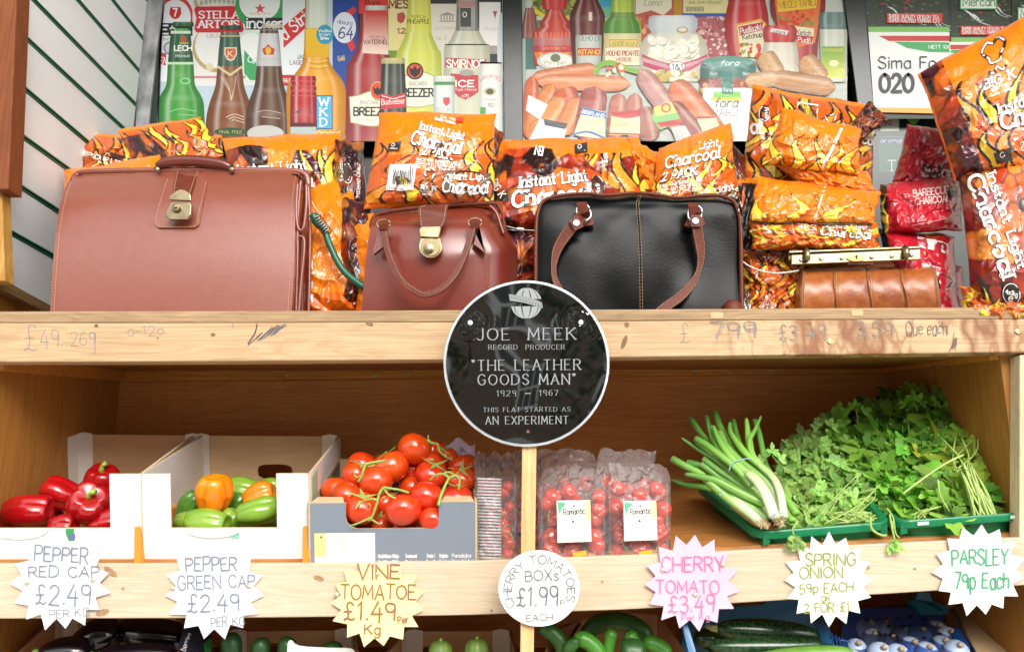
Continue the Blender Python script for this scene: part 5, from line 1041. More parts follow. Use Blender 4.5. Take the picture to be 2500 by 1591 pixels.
def t9(g, f, w, h):
    barcode(g, f, 118, 20, 54, 62, 7); chef(g, f, 205, 66, 24); g.poly(f, [(232, 56), (300, 66), (300, 100), (232, 92)], H('#5a3322'), sub=3); text(g, f, 'Instant', 236, 70, 13, 52, rot=.15, pen=.18, col=WH, ser=1.1); text(g, f, 'Charcoal', 232, 96, 24, 100, rot=.12, pen=.2, col=WH, ser=1.2)
    g.disc(f, 38, 62, 13, 19, OUT); g.ribbon(f, [(38+12*cos(a*pi/8), 62+18*sin(a*pi/8)) for a in range(17)], 1.6, WH); text(g, f, 'Pride', 36, 50, 8, 24, rot=1.4, pen=.18, col=WH); text(g, f, 'al', 10, 110, 30, 26, rot=-.1, pen=.22, col=WH, ser=1.1)
bag('charcoal_bag', 'upper charcoal bag of the right hand pile with barcode and flames', CB, [(1835, 205), (2140, 262), (2130, 480), (1805, 470)], (.30, .22), .06, 'flames', 23, t9, group=GRP, nu=150, nv=120, wr=0.0066)
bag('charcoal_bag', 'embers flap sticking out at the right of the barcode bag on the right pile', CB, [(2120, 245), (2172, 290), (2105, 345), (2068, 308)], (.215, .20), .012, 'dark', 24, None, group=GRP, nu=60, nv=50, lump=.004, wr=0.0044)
def t10(g, f, w, h):
    g.ribbon(f, [(170, -2+6), (130, 128)], 7, H('#f2eee8'), seg=10); barcode(g, f, 44, 128, 46, 20, 9); text(g, f, 'BIG K', 100, 148, 10, 40, rot=.14, pen=.2, col=WH)
bag('charcoal_bag', 'folded orange charcoal bag with a white seam lying across the right hand pile', CB, [(1912, 262), (2100, 318), (2100, 430), (1860, 402)], (.14, .13), .035, 'fold', 25, t10, group=GRP, nu=140, nv=110, wr=0.0039)
bag('charcoal_bag', 'orange underside of a charcoal bag in the middle of the right hand pile', CB, [(1860, 375), (2120, 420), (2145, 470), (1960, 465)], (.17, .14), .03, 'plain', 26, None, group=GRP, nu=80, nv=60, wr=0.0055)
def t11(g, f, w, h): g.ribbon(f, [(168, 4), (160, 86)], 3.5, H('#efe9df'), seg=10)
bag('charcoal_bag', 'square folded orange charcoal bag with one row of flames in the right hand pile', CB, [(1846, 432), (2152, 468), (2132, 545), (1830, 542)], (.11, .07), .035, 'fold', 27, t11, group=GRP, nu=150, nv=80, wr=0.0033, lump=.006)
def t12(g, f, w, h):
    g.poly(f, [(6, 2), (300, 6), (300, 36), (90, 30), (6, 26)], H('#6a4a33'), sub=8); barcode(g, f, 34, 2, 74, 26, 5); text(g, f, 'BIG K', 122, 20, 13, 42, pen=.2, col=WH, ser=1); text(g, f, 'Quality Matters', 126, 28, 4, 34, pen=.2, col=WH)
    text(g, f, 'Instant Light', 190, 12, 9, 98, pen=.18, col=WH, ser=1, rot=.05); text(g, f, 'Charcoal', 174, 32, 19, 122, pen=.2, col=WH, outline=(OUT, .28), ser=1.2, rot=.06)
bag('charcoal_bag', 'lowest front charcoal bag of the pile with a barcode band above the tan bag', CB, [(1824, 540), (2145, 545), (2150, 612), (1838, 608)], (.09, .08), .03, 'flames', 28, t12, group=GRP, nu=150, nv=60, wr=0.0044)
bag('charcoal_bag', 'darker flame printed charcoal bag at the bottom left of the right hand pile', CB, [(1806, 610), (2060, 612), (1995, 790), (1808, 790)], (.14, .12), .04, 'flames', 29, None, group=GRP, nu=110, nv=80, wr=0.0077)
bag('charcoal_bag', 'embers printed bag corner poking out left of the brass clasp bar', CB, [(1855, 612), (1952, 594), (1900, 640), (1858, 650)], (.09, .085), .006, 'dark', 30, None, group=GRP, nu=50, nv=40, lump=.003, wr=0.0028)
# between handbags and pile
bag('charcoal_bag', 'flame printed charcoal bag edge just right of the black handbag', CB, [(1770, 330), (1850, 420), (1850, 620), (1770, 600)], (.25, .22), .03, 'dark', 31, lambda g, f, w, h: text(g, f, 'SERVED CHARCOAL', 36, 80, 9, 120, rot=1.35, pen=.2, col=WH), group=GRP, nu=70, nv=110, wr=0.0077)
bag('charcoal_bag', 'upright dark charcoal bag edge between the black handbag and the pile', CB, [(1790, 430), (1862, 440), (1860, 790), (1790, 790)], (.21, .19), .03, 'flames', 32, None, group=GRP, nu=70, nv=120, wr=0.0077)
# right side bags
def t13(g, f, w, h):
    chef(g, f, 178, 72, 52); text(g, f, 'Instant Light', 160, 192, 24, 190, rot=.0, pen=.18, col=WH, ser=1.2, outline=(OUT, .3)); text(g, f, 'Charcoal', 160, 232, 38, 210, pen=.2, col=WH, ser=1.3, outline=(OUT, .28)); text(g, f, '2 PACK', 215, 262, 20, 110, pen=.2, col=WH, ser=1.1); small(g, f, 200, 278, 120, ['QUICK AND EASY', 'CLEAN AND CONV'], 7, 0, 12); eco(g, f, 128, 278, 44)
    g.poly(f, [(118, 98), (134, 88), (142, 96), (126, 108)], H('#f0552c'))
def x13(C, u, v):
    m = (u < .22 - .1*(v-.5)); E = paint_embers(u, v, 1., 5)*.8; C[m] = E[m]; e = (u < .02); C[e] = ORANGE; return C
bag('charcoal_bag', 'large orange charcoal bag leaning in from the top right corner', CB, [(2240, 178), (2580, 0), (2620, 420), (2330, 440)], (.10, .06), .07, 'front', 33, t13, group=GRP, extra=x13, nu=190, nv=190, wr=0.0055)
def t14(g, f, w, h):
    text(g, f, 'Instant Light', 66, 40, 22, 250, rot=1.33, pen=.19, col=WH, ser=1.3, outline=(OUT, .28)); text(g, f, 'Charcoal', 20, 42, 34, 270, rot=1.33, pen=.22, col=WH, ser=1.3, outline=(OUT, .29))
    text(g, f, 'CONTAINS', 78, 302, 10, 40, rot=-.25, pen=.2, col=WH, ser=.8); g.disc(f, 104, 342, 24, 27, (.02, .02, .02)); g.ribbon(f, [(104+22*cos(a*pi/10), 342+25*sin(a*pi/10)) for a in range(21)], 1.8, WH); text(g, f, '4x1kg', 88, 340, 11, 32, rot=.25, pen=.2, col=WH, ser=.8); text(g, f, 'e', 96, 358, 16, 10, pen=.14, col=WH); text(g, f, 'PREPARED BAGS', 96, 380, 9, 80, rot=.02, pen=.2, col=WH)
def x14(C, u, v):
    m = (u > .72+.1*v) & (v > .42); C[m] = ORANGE*1.02; return C
bag('charcoal_bag', 'charcoal bag standing at the right end of the upper shelf with sideways lettering', CB, [(2335, 405), (2590, 345), (2600, 770), (2375, 765)], (.06, .04), .06, 'embers2', 34, t14, group=GRP, extra=x14, nu=170, nv=200, wr=0.0055)
bag('charcoal_bag', 'flame printed foot of a charcoal bag in the bottom right corner of the upper shelf', CB, [(2345, 700), (2600, 700), (2600, 790), (2350, 790)], (.035, .03), .02, 'flames', 35, None, group=GRP, nu=90, nv=40)
# lower / mid bags between the leather bags
bag('charcoal_bag', 'plain orange charcoal bag standing between the briefcase and the doctor bag', CB, [(735, 448), (868, 440), (878, 790), (730, 790)], (.20, .15), .04, 'plain', 36, lambda g, f, w, h: (text(g, f, 't', 20, 222, 30, 14, pen=.2, col=WH, ser=1), text(g, f, 'l', 18, 290, 44, 18, pen=.26, col=WH, ser=2.2, outline=(OUT, .31))), group=GRP, nu=90, nv=130, wr=0.0072)
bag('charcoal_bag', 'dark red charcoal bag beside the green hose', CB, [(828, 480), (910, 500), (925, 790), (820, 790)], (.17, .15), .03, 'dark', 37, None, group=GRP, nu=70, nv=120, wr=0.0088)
bag('charcoal_bag', 'orange charcoal bag top just left of the doctor bag', CB, [(852, 520), (1075, 512), (1060, 790), (868, 790)], (.15, .12), .035, 'plain', 38, None, group=GRP, nu=110, nv=110, wr=0.0055)
bag('charcoal_bag', 'embers printed charcoal bag in the gap between doctor bag and black handbag', CB, [(1180, 480), (1330, 480), (1330, 790), (1190, 790)], (.19, .16), .03, 'embers2', 39, None, group=GRP, nu=80, nv=130, wr=0.0088)
bag('charcoal_bag', 'orange charcoal bag fold above the black handbag at the left', CB, [(1040, 470), (1230, 460), (1240, 620), (1040, 620)], (.20, .18), .03, 'flames', 40, None, group=GRP, nu=80, nv=60, wr=0.0066)
# red bags
def tr1(g, f, w, h):
    text(g, f, 'BARBECUE', 82, 38, 16, 86, rot=.0, pen=.17, col=H('#eccfc8'), ser=1.1, seg=6); text(g, f, 'CHARCOAL', 86, 58, 15, 84, rot=.0, pen=.17, col=H('#eccfc8'), ser=1.1, seg=6)
    g.disc(f, 178, 36, 13, 13, (.02, .02, .02)); g.disc(f, 178, 36, 11, 11, H('#b9a92c')); text(g, f, '2kg', 170, 40, 7, 15, pen=.2, col=(.02, .02, .02)); g.ribbon(f, [(75, 108), (196, 94)], 1.6, H('#e0a09a'), seg=6); g.ribbon(f, [(68, 60), (75, 108)], 1.2, H('#7a1422'), seg=6)
bag('charcoal_bag', 'red barbecue charcoal bag with white lettering lying on the pile', CB, [(2148, 452), (2345, 430), (2350, 562), (2150, 575)], (.16, .12), .045, 'red', 41, tr1, group='red bags of barbecue charcoal', nu=120, nv=90, wr=0.0050, lump=.010)
def tr2(g, f, w, h): text(g, f, 'Balance', 66, 118, 26, 108, rot=-.06, pen=.2, col=H('#c9a8a4'), outline=(BLK.tolist(), .36), ser=1.1, slant=.15, seg=6)
bag('charcoal_bag', 'shaded red charcoal bag standing at the back beside the green tub poster', CB, [(2215, 300), (2345, 330), (2345, 480), (2170, 470)], (.24, .21), .03, 'red2', 42, tr2, group='red bags of barbecue charcoal', nu=80, nv=80, wr=0.0066)
def tr3(g, f, w, h):
    g.poly(f, [(88, 8), (160, 24), (160, 50), (92, 36)], H('#e4e0dc'), sub=5); g.ribbon(f, crom([(142, 28), (150, 24), (155, 31), (149, 38), (142, 34)], 3, True), 1.8, (.03, .03, .03)); g.ribbon(f, [(143, 24), (154, 40)], 1.4, (.03, .03, .03)); g.poly(f, [(92, 76), (160, 88), (160, 96), (92, 86)], H('#cfcac4'), sub=4)
    for k in range(4): g.ribbon(f, [(96, 16+k*5), (132, 24+k*5)], .9, H('#8a8a90'), seg=8)
    g.poly(f, [(102, 0), (176, 14), (176, 18), (140, 14), (108, 8)], H('#d8b53c'), sub=3)
    g.disc(f, 138, 118, 32, 22, H('#cfcac4')); g.disc(f, 138, 120, 26, 18, H('#141318'))
bag('charcoal_bag', 'red charcoal bag with white label panel behind the tan frame bag', CB, [(2145, 556), (2330, 576), (2345, 790), (2180, 790)], (.13, .11), .04, 'red', 43, tr3, group='red bags of barbecue charcoal', nu=110, nv=110, wr=0.0055)
bag('charcoal_bag', 'dim red charcoal bag low behind the right end of the tan frame bag', CB, [(2230, 640), (2350, 650), (2370, 790), (2240, 790)], (.20, .18), .03, 'red2', 44, None, group='red bags of barbecue charcoal', nu=60, nv=60)
# ================================================================ leather bags
M_TAN = mat('reddish_brown_leather', H('#86432f'), rough=.4, spec=.6, coat=1.0, crough=.3, noise=[(5, H('#7c3a2a'), .6), (60, H('#96523e'), .3)], bump=[(260, .18), (14, .35)])
M_TAN2 = mat('chestnut_leather', H('#7a3122'), rough=.35, spec=.5, coat=.6, crough=.2, noise=[(7, H('#6a261c'), .6)], bump=[(260, .16), (16, .4)])
M_TANEDGE = mat('raw_leather_edge', H('#8a5a36'), rough=.6)
M_STRAP = mat('dark_tan_strap', H('#6a3020'), rough=.5, spec=.3, noise=(60, H('#521f16'), .6), bump=(200, .3))
M_BLACKL = mat('black_leather', H('#050606'), rough=.3, spec=.13, coat=.03, noise=(9, H('#0e0f11'), .7), bump=[(8, .5), (230, .12)])
M_COGNAC = mat('worn_cognac_leather', H('#99501f'), rough=.32, coat=.15, noise=[(14, H('#6f3315'), .8), (70, H('#b87036'), .5)], bump=[(40, .3), (240, .2)])
M_STITCH = mat('pale_thread', H('#c9a878'), rough=.8)
M_DARKL = mat('dark_brown_leather', H('#3b1c12'), rough=.4, noise=(20, H('#24100b'), .6), bump=(120, .3))

def ev2(pl, t):
    """point at fraction t of a polyline given as [(x, y)...] (smoothed)"""
    k = len(pl)-1; a = min(max(t, 0), 1)*k; i = min(int(a), k-1); f = a-i
    return (pl[i][0]*(1-f)+pl[i+1][0]*f, pl[i][1]*(1-f)+pl[i+1][1]*f)
def panel(left, right, Yf, nu=40, nv=40, back=None, topf=None):
    """surface between two edge polylines (bottom to top), Yf(u,v) depth; returns array (nv,nu,3)"""
    L_ = crom(left, 8); R_ = crom(right, 8); A = np.zeros((nv, nu, 3))
    for j in range(nv):
        v = j/(nv-1); l = ev2(L_, v); r = ev2(R_, v)
        for i in range(nu):
            u = i/(nu-1); x = l[0]*(1-u)+r[0]*u; y = l[1]*(1-u)+r[1]*u
            if topf: y += topf(u)*max(0, (v-.8)/.2)
            A[j, i] = P(x, y, Yf(u, v))
    return A
def solid(g, A, depth):
    """close a front surface with a back one 'depth' metres behind"""
    B = A.copy(); B[..., 1] += depth; nv, nu = A.shape[:2]
    g.grid(A); g.grid(B, flip=True)
    for e1, e2 in ((A[0], B[0]), (B[-1], A[-1]), (B[:, 0], A[:, 0]), (A[:, -1], B[:, -1])): g.grid(np.stack([e2, e1]))
def rib3(pts, w, th, up=(0, -1, 0)):
    """flat strap along 3D points: rectangular section, width w across, thickness th towards 'up'"""
    g = G(); pts = [Vector(p) for p in pts]; k = len(pts); vs = []; ww = w if isinstance(w, list) else [w]*k
    for i, p in enumerate(pts):
        t = (pts[min(i+1, k-1)]-pts[max(i-1, 0)]).normalized(); u = Vector(up if not callable(up) else up(i/(k-1))); s = t.cross(u).normalized()*ww[i]/2; n = s.cross(t).normalized()*th
        vs += [p-s, p+s, p+s+n, p-s+n]
    fs = [(4*i+j, 4*i+(j+1) % 4, 4*(i+1)+(j+1) % 4, 4*(i+1)+j) for i in range(k-1) for j in range(4)] + [(3, 2, 1, 0), (4*k-4, 4*k-3, 4*k-2, 4*k-1)]
    g.add(vs, fs); return g
def stitch3(pts, off=(0, -.0012, 0), dash=.0042, gap=.0022, w=.0011):
    """row of small thread dashes along a 3D path"""
    g = G(); pts = [Vector(p)+Vector(off) for p in pts]; acc = 0; seg = []; L_ = [0]
    for a, b in zip(pts, pts[1:]): L_.append(L_[-1]+(b-a).length)
    def at(s):
        for i in range(len(pts)-1):
            if L_[i+1] >= s: return pts[i].lerp(pts[i+1], (s-L_[i])/max(1e-9, L_[i+1]-L_[i]))
        return pts[-1]
    s = 0
    while s + dash < L_[-1]:
        a, b = at(s), at(s+dash); t = (b-a).normalized(); n = t.cross(Vector((0, -1, 0))).normalized()*w/2; o = len(g.v)
        m = Vector((0, -.0006, 0)); g.add([a-n, a+n, b+n, b-n, a+m, b+m], [(0, 1, 4), (1, 2, 5, 4), (2, 3, 5), (3, 0, 4, 5)]); s += dash+gap
    return g
def join(gs):
    o = G()
    for q in gs: o.add(q.v, q.f)
    return o
def onA(A, u, v, dy=0):
    nv, nu = A.shape[:2]; i = min(int(v*(nv-1)), nv-2); j = min(int(u*(nu-1)), nu-2); fi = v*(nv-1)-i; fj = u*(nu-1)-j
    p = (A[i, j]*(1-fj)+A[i, j+1]*fj)*(1-fi)+(A[i+1, j]*(1-fj)+A[i+1, j+1]*fj)*fi
    return Vector((p[0], p[1]+dy, p[2]))
def stit(parent, *gs):
    o = make('stitching', join(gs), M_STITCH, parent); o['kind'] = 'stuff'; return o
def pxl(pts, Y, n=6):
    pts = crom(pts, n); k = len(pts)
    return [P(x, y, Y(i/(k-1)) if callable(Y) else Y) for i, (x, y) in enumerate(pts)]

# ---- briefcase
def briefcase():
    t = thing('briefcase', 'large reddish brown leather briefcase with brass lock at the left end of the upper shelf', 'briefcase', tuple(P(420, 790, .06)))
    Yf = lambda u, v: .036 - .012*sin(pi*min(1, v*1.1))**2 + .045*v*v + .02*v + (.03*max(0, (v-.62)/.38)**1.8) + .004*sin(u*pi)*-1
    L_ = [(118, 830), (122, 762), (128, 660), (136, 570), (146, 505), (158, 462), (170, 438)]; R_ = [(708, 830), (712, 760), (718, 660), (720, 570), (722, 500), (727, 450), (733, 425)]
    A = panel(L_, R_, Yf, 50, 46, topf=lambda u: -(14*min(1, u/.07)**.5) + (0 if u < .93 else 10*((u-.93)/.07)**2))
    g = G(); solid(g, A, .012); make('front_panel', g, M_TAN, t, smooth=True, sharp=50)
    # gusset and back
    g = G(); B = panel([(714, 830), (716, 700), (724, 560), (734, 440), (712, 424)], [(754, 830), (755, 740), (757, 600), (757, 480), (750, 428)], lambda u, v: .062 + .05*u + .05*v, 14, 30)
    # accordion pleat
    for j in range(30):
        for i in range(14):
            B[j, i, 1] += .012*sin(i/13*2*pi)*(1 if j < 26 else .3)
    solid(g, B, .05); make('gusset', g, M_TAN2, t, smooth=True, sharp=40)
    g = G(); b = [(166, 790), (170, 560), (205, 424), (716, 416), (752, 440), (757, 600), (755, 790)]
    q = [P(x, y, .17) for x, y in crom(b[1:6], 4)]; q = [P(166, 820, .17)] + q + [P(755, 820, .17)]
    r = [p + Vector((0, .015, 0)) for p in q]; k = len(q); g.add(q+r, [tuple(range(k)), tuple(range(2*k-1, k-1, -1))] + [(i, k+i, k+(i+1) % k, (i+1) % k) for i in range(k)]); make('back_panel', g, M_TAN2, t)
    # rolled top frame
    top = pxl([(178, 440), (186, 428), (205, 421), (300, 417), (450, 416), (640, 416), (715, 418), (742, 424), (752, 440), (752, 470)], .128)
    g = G(); g.tube(top, .0065, 10); make('top_frame', g, M_TAN, t, smooth=True)
    g = G(); g.tube(pxl([(722, 790), (726, 640), (728, 520), (735, 440)], .060), .0032, 8); make('piping', g, M_TAN, t, smooth=True); g = G(); g.tube(pxl([(752, 790), (755, 700), (757, 560), (752, 450)], .105), .0035, 8); make('piping', g, M_TAN, t, smooth=True)
    g = G(); g.tube(pxl([(727, 448), (724, 500), (726, 548), (733, 562), (742, 552), (748, 500), (748, 450)], .055), .0030, 8); g.tube(pxl([(730, 576), (742, 583), (742, 620), (734, 700), (728, 790)], .055), .0028, 8); make('pleat_edge', g, M_TAN, t, smooth=True)
    # handle
    pts = pxl([(382, 408), (400, 398), (440, 393), (500, 395), (545, 402), (566, 412)], .118, 5); k = len(pts)
    g = G(); g.tube(pts, [.004+.0085*sin(pi*min(1, max(0, i/(k-1))))**.5 for i in range(k)], 12, flat=.9); make('handle', g, mat('handle_leather', H('#6e2f22'), rough=.3, coat=.3, noise=(20, H('#552219'), .5)), t, smooth=True)
    for x in (384, 566):
        g = G(); g.tube([P(x, 404, .112), P(x, 414, .110), P(x+4, 420, .112)], .0042, 8); g.lathe([(.002, 0), (.006, .001), (.006, .003), (.002, .004)], Matrix.Translation(P(x, 414, .105)) @ Matrix.Rotation(pi/2, 4, 'X'), 12); make('handle_mount', g, M_BRASS, t, smooth=True)
    # backing flap + strap
    def fl(pts, dy, th, m, nm):
        # pts in px polygon -> follow panel depth
        g = G(); 
        q = []
        for x, y in pts:
            v = (790-y)/(790-420)*.9+.1; v = min(1, max(0, (830-y)/(830-425))); q.append(P(x, y, Yf(.5, v)+dy))
        r = [p+Vector((0, th, 0)) for p in q]; k = len(q)
        g.add(q+r, [tuple(range(k)), tuple(range(2*k-1, k-1, -1))] + [(i, k+i, k+(i+1) % k, (i+1) % k) for i in range(k)]); return bevel(make(nm, g, m, t), .0008, 2)
    def strip(l, r, dy, m, nm, n=16, th=.003):
        A_ = panel(l, r, lambda u, v: 0, 10, n); L2 = crom(l, 8); R2 = crom(r, 8)
        for j in range(n):
            v0 = j/(n-1); a = ev2(L2, v0); b = ev2(R2, v0)
            for i in range(10):
                x = a[0]+(b[0]-a[0])*i/9; y = a[1]+(b[1]-a[1])*i/9; vv = float(np.interp(-y, [-830, -761, -660, -570, -502, -456, -424], [0, 1/6, 2/6, 3/6, 4/6, 5/6, 1])); A_[j, i] = P(x, y, Yf(.5, vv)+dy)
        g = G(); solid(g, A_, th); return make(nm, g, m, t, smooth=True, sharp=40), A_
    _, A1 = strip([(386, 556), (376, 545), (377, 528), (390, 480), (410, 424)], [(474, 556), (486, 547), (490, 526), (500, 480), (514, 424)], -.0045, M_TAN, 'lock_backing')
    _, A2 = strip([(420, 474), (426, 440), (430, 418)], [(466, 474), (478, 440), (490, 418)], -.0095, M_STRAP, 'strap')
    # lock: hasp + plate + knob
    def plate(pts, Y, th, nm, m=M_BRASS):
        q = [P(x, y, Y) for x, y in pts]; r = [p+Vector((0, th, 0)) for p in q]; k = len(q); g = G()
        g.add(q+r, [tuple(range(k)), tuple(range(2*k-1, k-1, -1))] + [(i, k+i, k+(i+1) % k, (i+1) % k) for i in range(k)]); return bevel(make(nm, g, m, t), .0012, 2)
    plate([(412, 484), (414, 476), (430, 466), (440, 462), (450, 464), (464, 474), (466, 486), (466, 490), (412, 488)], .024, .006, 'hasp')
    plate([(404, 522), (416, 494), (462, 494), (467, 502), (465, 524), (456, 536), (414, 536), (402, 528)], .022, .008, 'lock_plate')
    g = G(); Mx = Matrix.Translation(P(432, 508, .0225)) @ Matrix.Rotation(pi/2, 4, 'X'); g.lathe([(.009, -.003), (.009, .005), (.0082, .007), (.006, .0072), (.0055, .0062), (.003, .0064), (.0026, .009), (.0005, .0095)], Mx, 20); make('lock_knob', g, M_BRASS, t, smooth=True, sharp=40)
    e = [onA(A, .018, .1+i*.03) for i in range(28)]
    e2 = [onA(A, .985, .1+i*.03) for i in range(29)]; e3 = [onA(A, .06+i*.3/20, .975) for i in range(21)]; e4 = [onA(A, .66+i*.31/20, .975) for i in range(21)]
    s1 = [onA(A1, .05, 1-i/15) for i in range(15)] + [onA(A1, .1+.8*i/8, .05) for i in range(9)] + [onA(A1, .95, i/15+.05) for i in range(14)]
    s2 = [onA(A2, .08, i/10) for i in range(11)]; s3 = [onA(A2, .92, i/10) for i in range(11)]
    stit(t, *[stitch3(q) for q in (e, e2, e3, e4, s1, s2, s3)])
briefcase()

# ---- doctor bag
def doctor_bag():
    t = thing('doctor_bag', 'small chestnut leather doctor bag with drooping handle and round brass lock', 'handbag', tuple(P(1080, 790, .06)))
    Yf = lambda u, v: .075 - .035*sin(pi*min(1, v*.9+.1))**1.2*(.6+.4*sin(pi*u)) + .05*max(0, (v-.7)/.3)**1.5 + .02*(2*u-1)**2*(1-v*.5) + (.03*max(0, (u-.82)/.18))
    L_ = [(882, 830), (884, 750), (890, 670), (896, 610), (904, 560), (912, 535), (926, 524)]; R_ = [(1266, 830), (1265, 740), (1263, 640), (1262, 606), (1240, 570), (1222, 530), (1204, 500)]
    A = panel(L_, R_, Yf, 50, 44)
    for j in range(44):      # soft vertical folds at the right
        for i in range(50):
            u, v = i/49, j/43; A[j, i, 1] += .008*sin((u-.7)*26)*max(0, u-.66)*3*(1-v)*v*4
    g = G(); solid(g, A, .02); make('body', g, M_TAN2, t, smooth=True, sharp=60)
    g = G(); B = panel([(1200, 790), (1205, 620), (1203, 520), (1206, 500)], [(1262, 790), (1262, 620), (1240, 560), (1228, 520)], lambda u, v: .09+.05*u, 12, 20); solid(g, B, .03); make('gusset', g, M_TAN2, t, smooth=True, sharp=50)
    g = G(); g.tube(pxl([(906, 560), (910, 538), (926, 522), (980, 512), (1060, 504), (1150, 498), (1205, 497), (1220, 508), (1228, 530), (1234, 575)], .118), .0048, 10); make('top_frame', g, M_STRAP, t, smooth=True)
    g = G(); g.tube(pxl([(1195, 502), (1212, 520), (1222, 548), (1230, 572)], .085), .0035, 8); make('piping', g, M_TAN2, t, smooth=True)
    # flap
    A2 = panel([(1026, 558), (1023, 530), (1022, 506), (1040, 501)], [(1076, 558), (1088, 540), (1092, 515), (1095, 500)], lambda u, v: .028+.07*max(0, v-.55)**1.3, 10, 14)
    g = G(); solid(g, A2, .0035); make('strap', g, M_STRAP, t, smooth=True, sharp=40)
    def plate(pts, Y, th, nm, m=M_BRASS):
        q = [P(x, y, Y) for x, y in pts]; r = [p+Vector((0, th, 0)) for p in q]; k = len(q); g = G()
        g.add(q+r, [tuple(range(k)), tuple(range(2*k-1, k-1, -1))] + [(i, k+i, k+(i+1) % k, (i+1) % k) for i in range(k)]); return bevel(make(nm, g, m, t), .0012, 2)
    plate([(1026, 578), (1023, 560), (1030, 553), (1074, 552), (1076, 560), (1070, 580)], .018, .007, 'hasp')
    plate([(1051+29*cos(a), 602+28*sin(a)) for a in [i*pi/10 for i in range(-1, 12)]] + [(1026, 580), (1074, 580)], .022, .006, 'lock_plate')
    plate([(1051+24*cos(i*pi/12), 603+23*sin(i*pi/12)) for i in range(24)], .020, .004, 'lock_plate', mat('brass_inner', H('#877a5c'), rough=.35, metal=1))
    g = G(); g.lathe([(.010, 0), (.010, .003), (.0075, .004), (.0072, .0065), (.004, .007), (.0036, .006), (.0005, .0062)], Matrix.Translation(P(1046, 607, .0195)) @ Matrix.Rotation(pi/2, 4, 'X'), 20); make('lock_cylinder', g, M_BRASS, t, smooth=True, sharp=40)
    # handle loop
    hp = pxl([(938, 560), (944, 600), (960, 650), (985, 690), (1020, 714), (1045, 719), (1080, 705), (1112, 670), (1136, 620), (1150, 575), (1156, 552)], lambda s: .012+.02*abs(2*s-1)**2, 6)
    g = rib3(hp, .012, .006); make('handle', g, M_STRAP, t, smooth=True, sharp=40)
    g2 = G(); g2.tube([p+Vector((0, .002, 0)) for p in hp], .0055, 8); make('handle_core', g2, M_TANEDGE, t, smooth=True)
    for x, y, s in ((937, 548, 1), (1160, 545, -1)):
        g = G(); c = P(x, y, .03); g.tube([c + Vector((.013*cos(a*pi/8), -.003, .009*sin(a*pi/8))) for a in range(17)], .0018, 6); make('ring', g, M_BRASS, t, smooth=True)
        g = rib3([P(x, y-8, .028), P(x, y, .020), P(x, y+12, .024)], .017, .003); make('handle_tab', g, M_STRAP, t)
        q = [(x-10, y+4), (x-26*s, y+62), (x-24*s, y+72), (x+4*s, y+50), (x+10, y+6)]; g = G(); 
        qq = [P(a, b, .0335) for a, b in q]; rr = [p+Vector((0, .012, 0)) for p in qq]; k = 5; g.add(qq+rr, [tuple(range(k))] + [(i, k+i, k+(i+1) % k, (i+1) % k) for i in range(k)]); make('handle_patch', g, M_TAN2, t)
    stit(t, stitch3([p+Vector((.004, -.006, 0)) for p in hp], w=.0009, dash=.003), stitch3([onA(A2, .07, i/10) for i in range(11)]), stitch3([onA(A2, .93, i/10) for i in range(11)]))
doctor_bag()

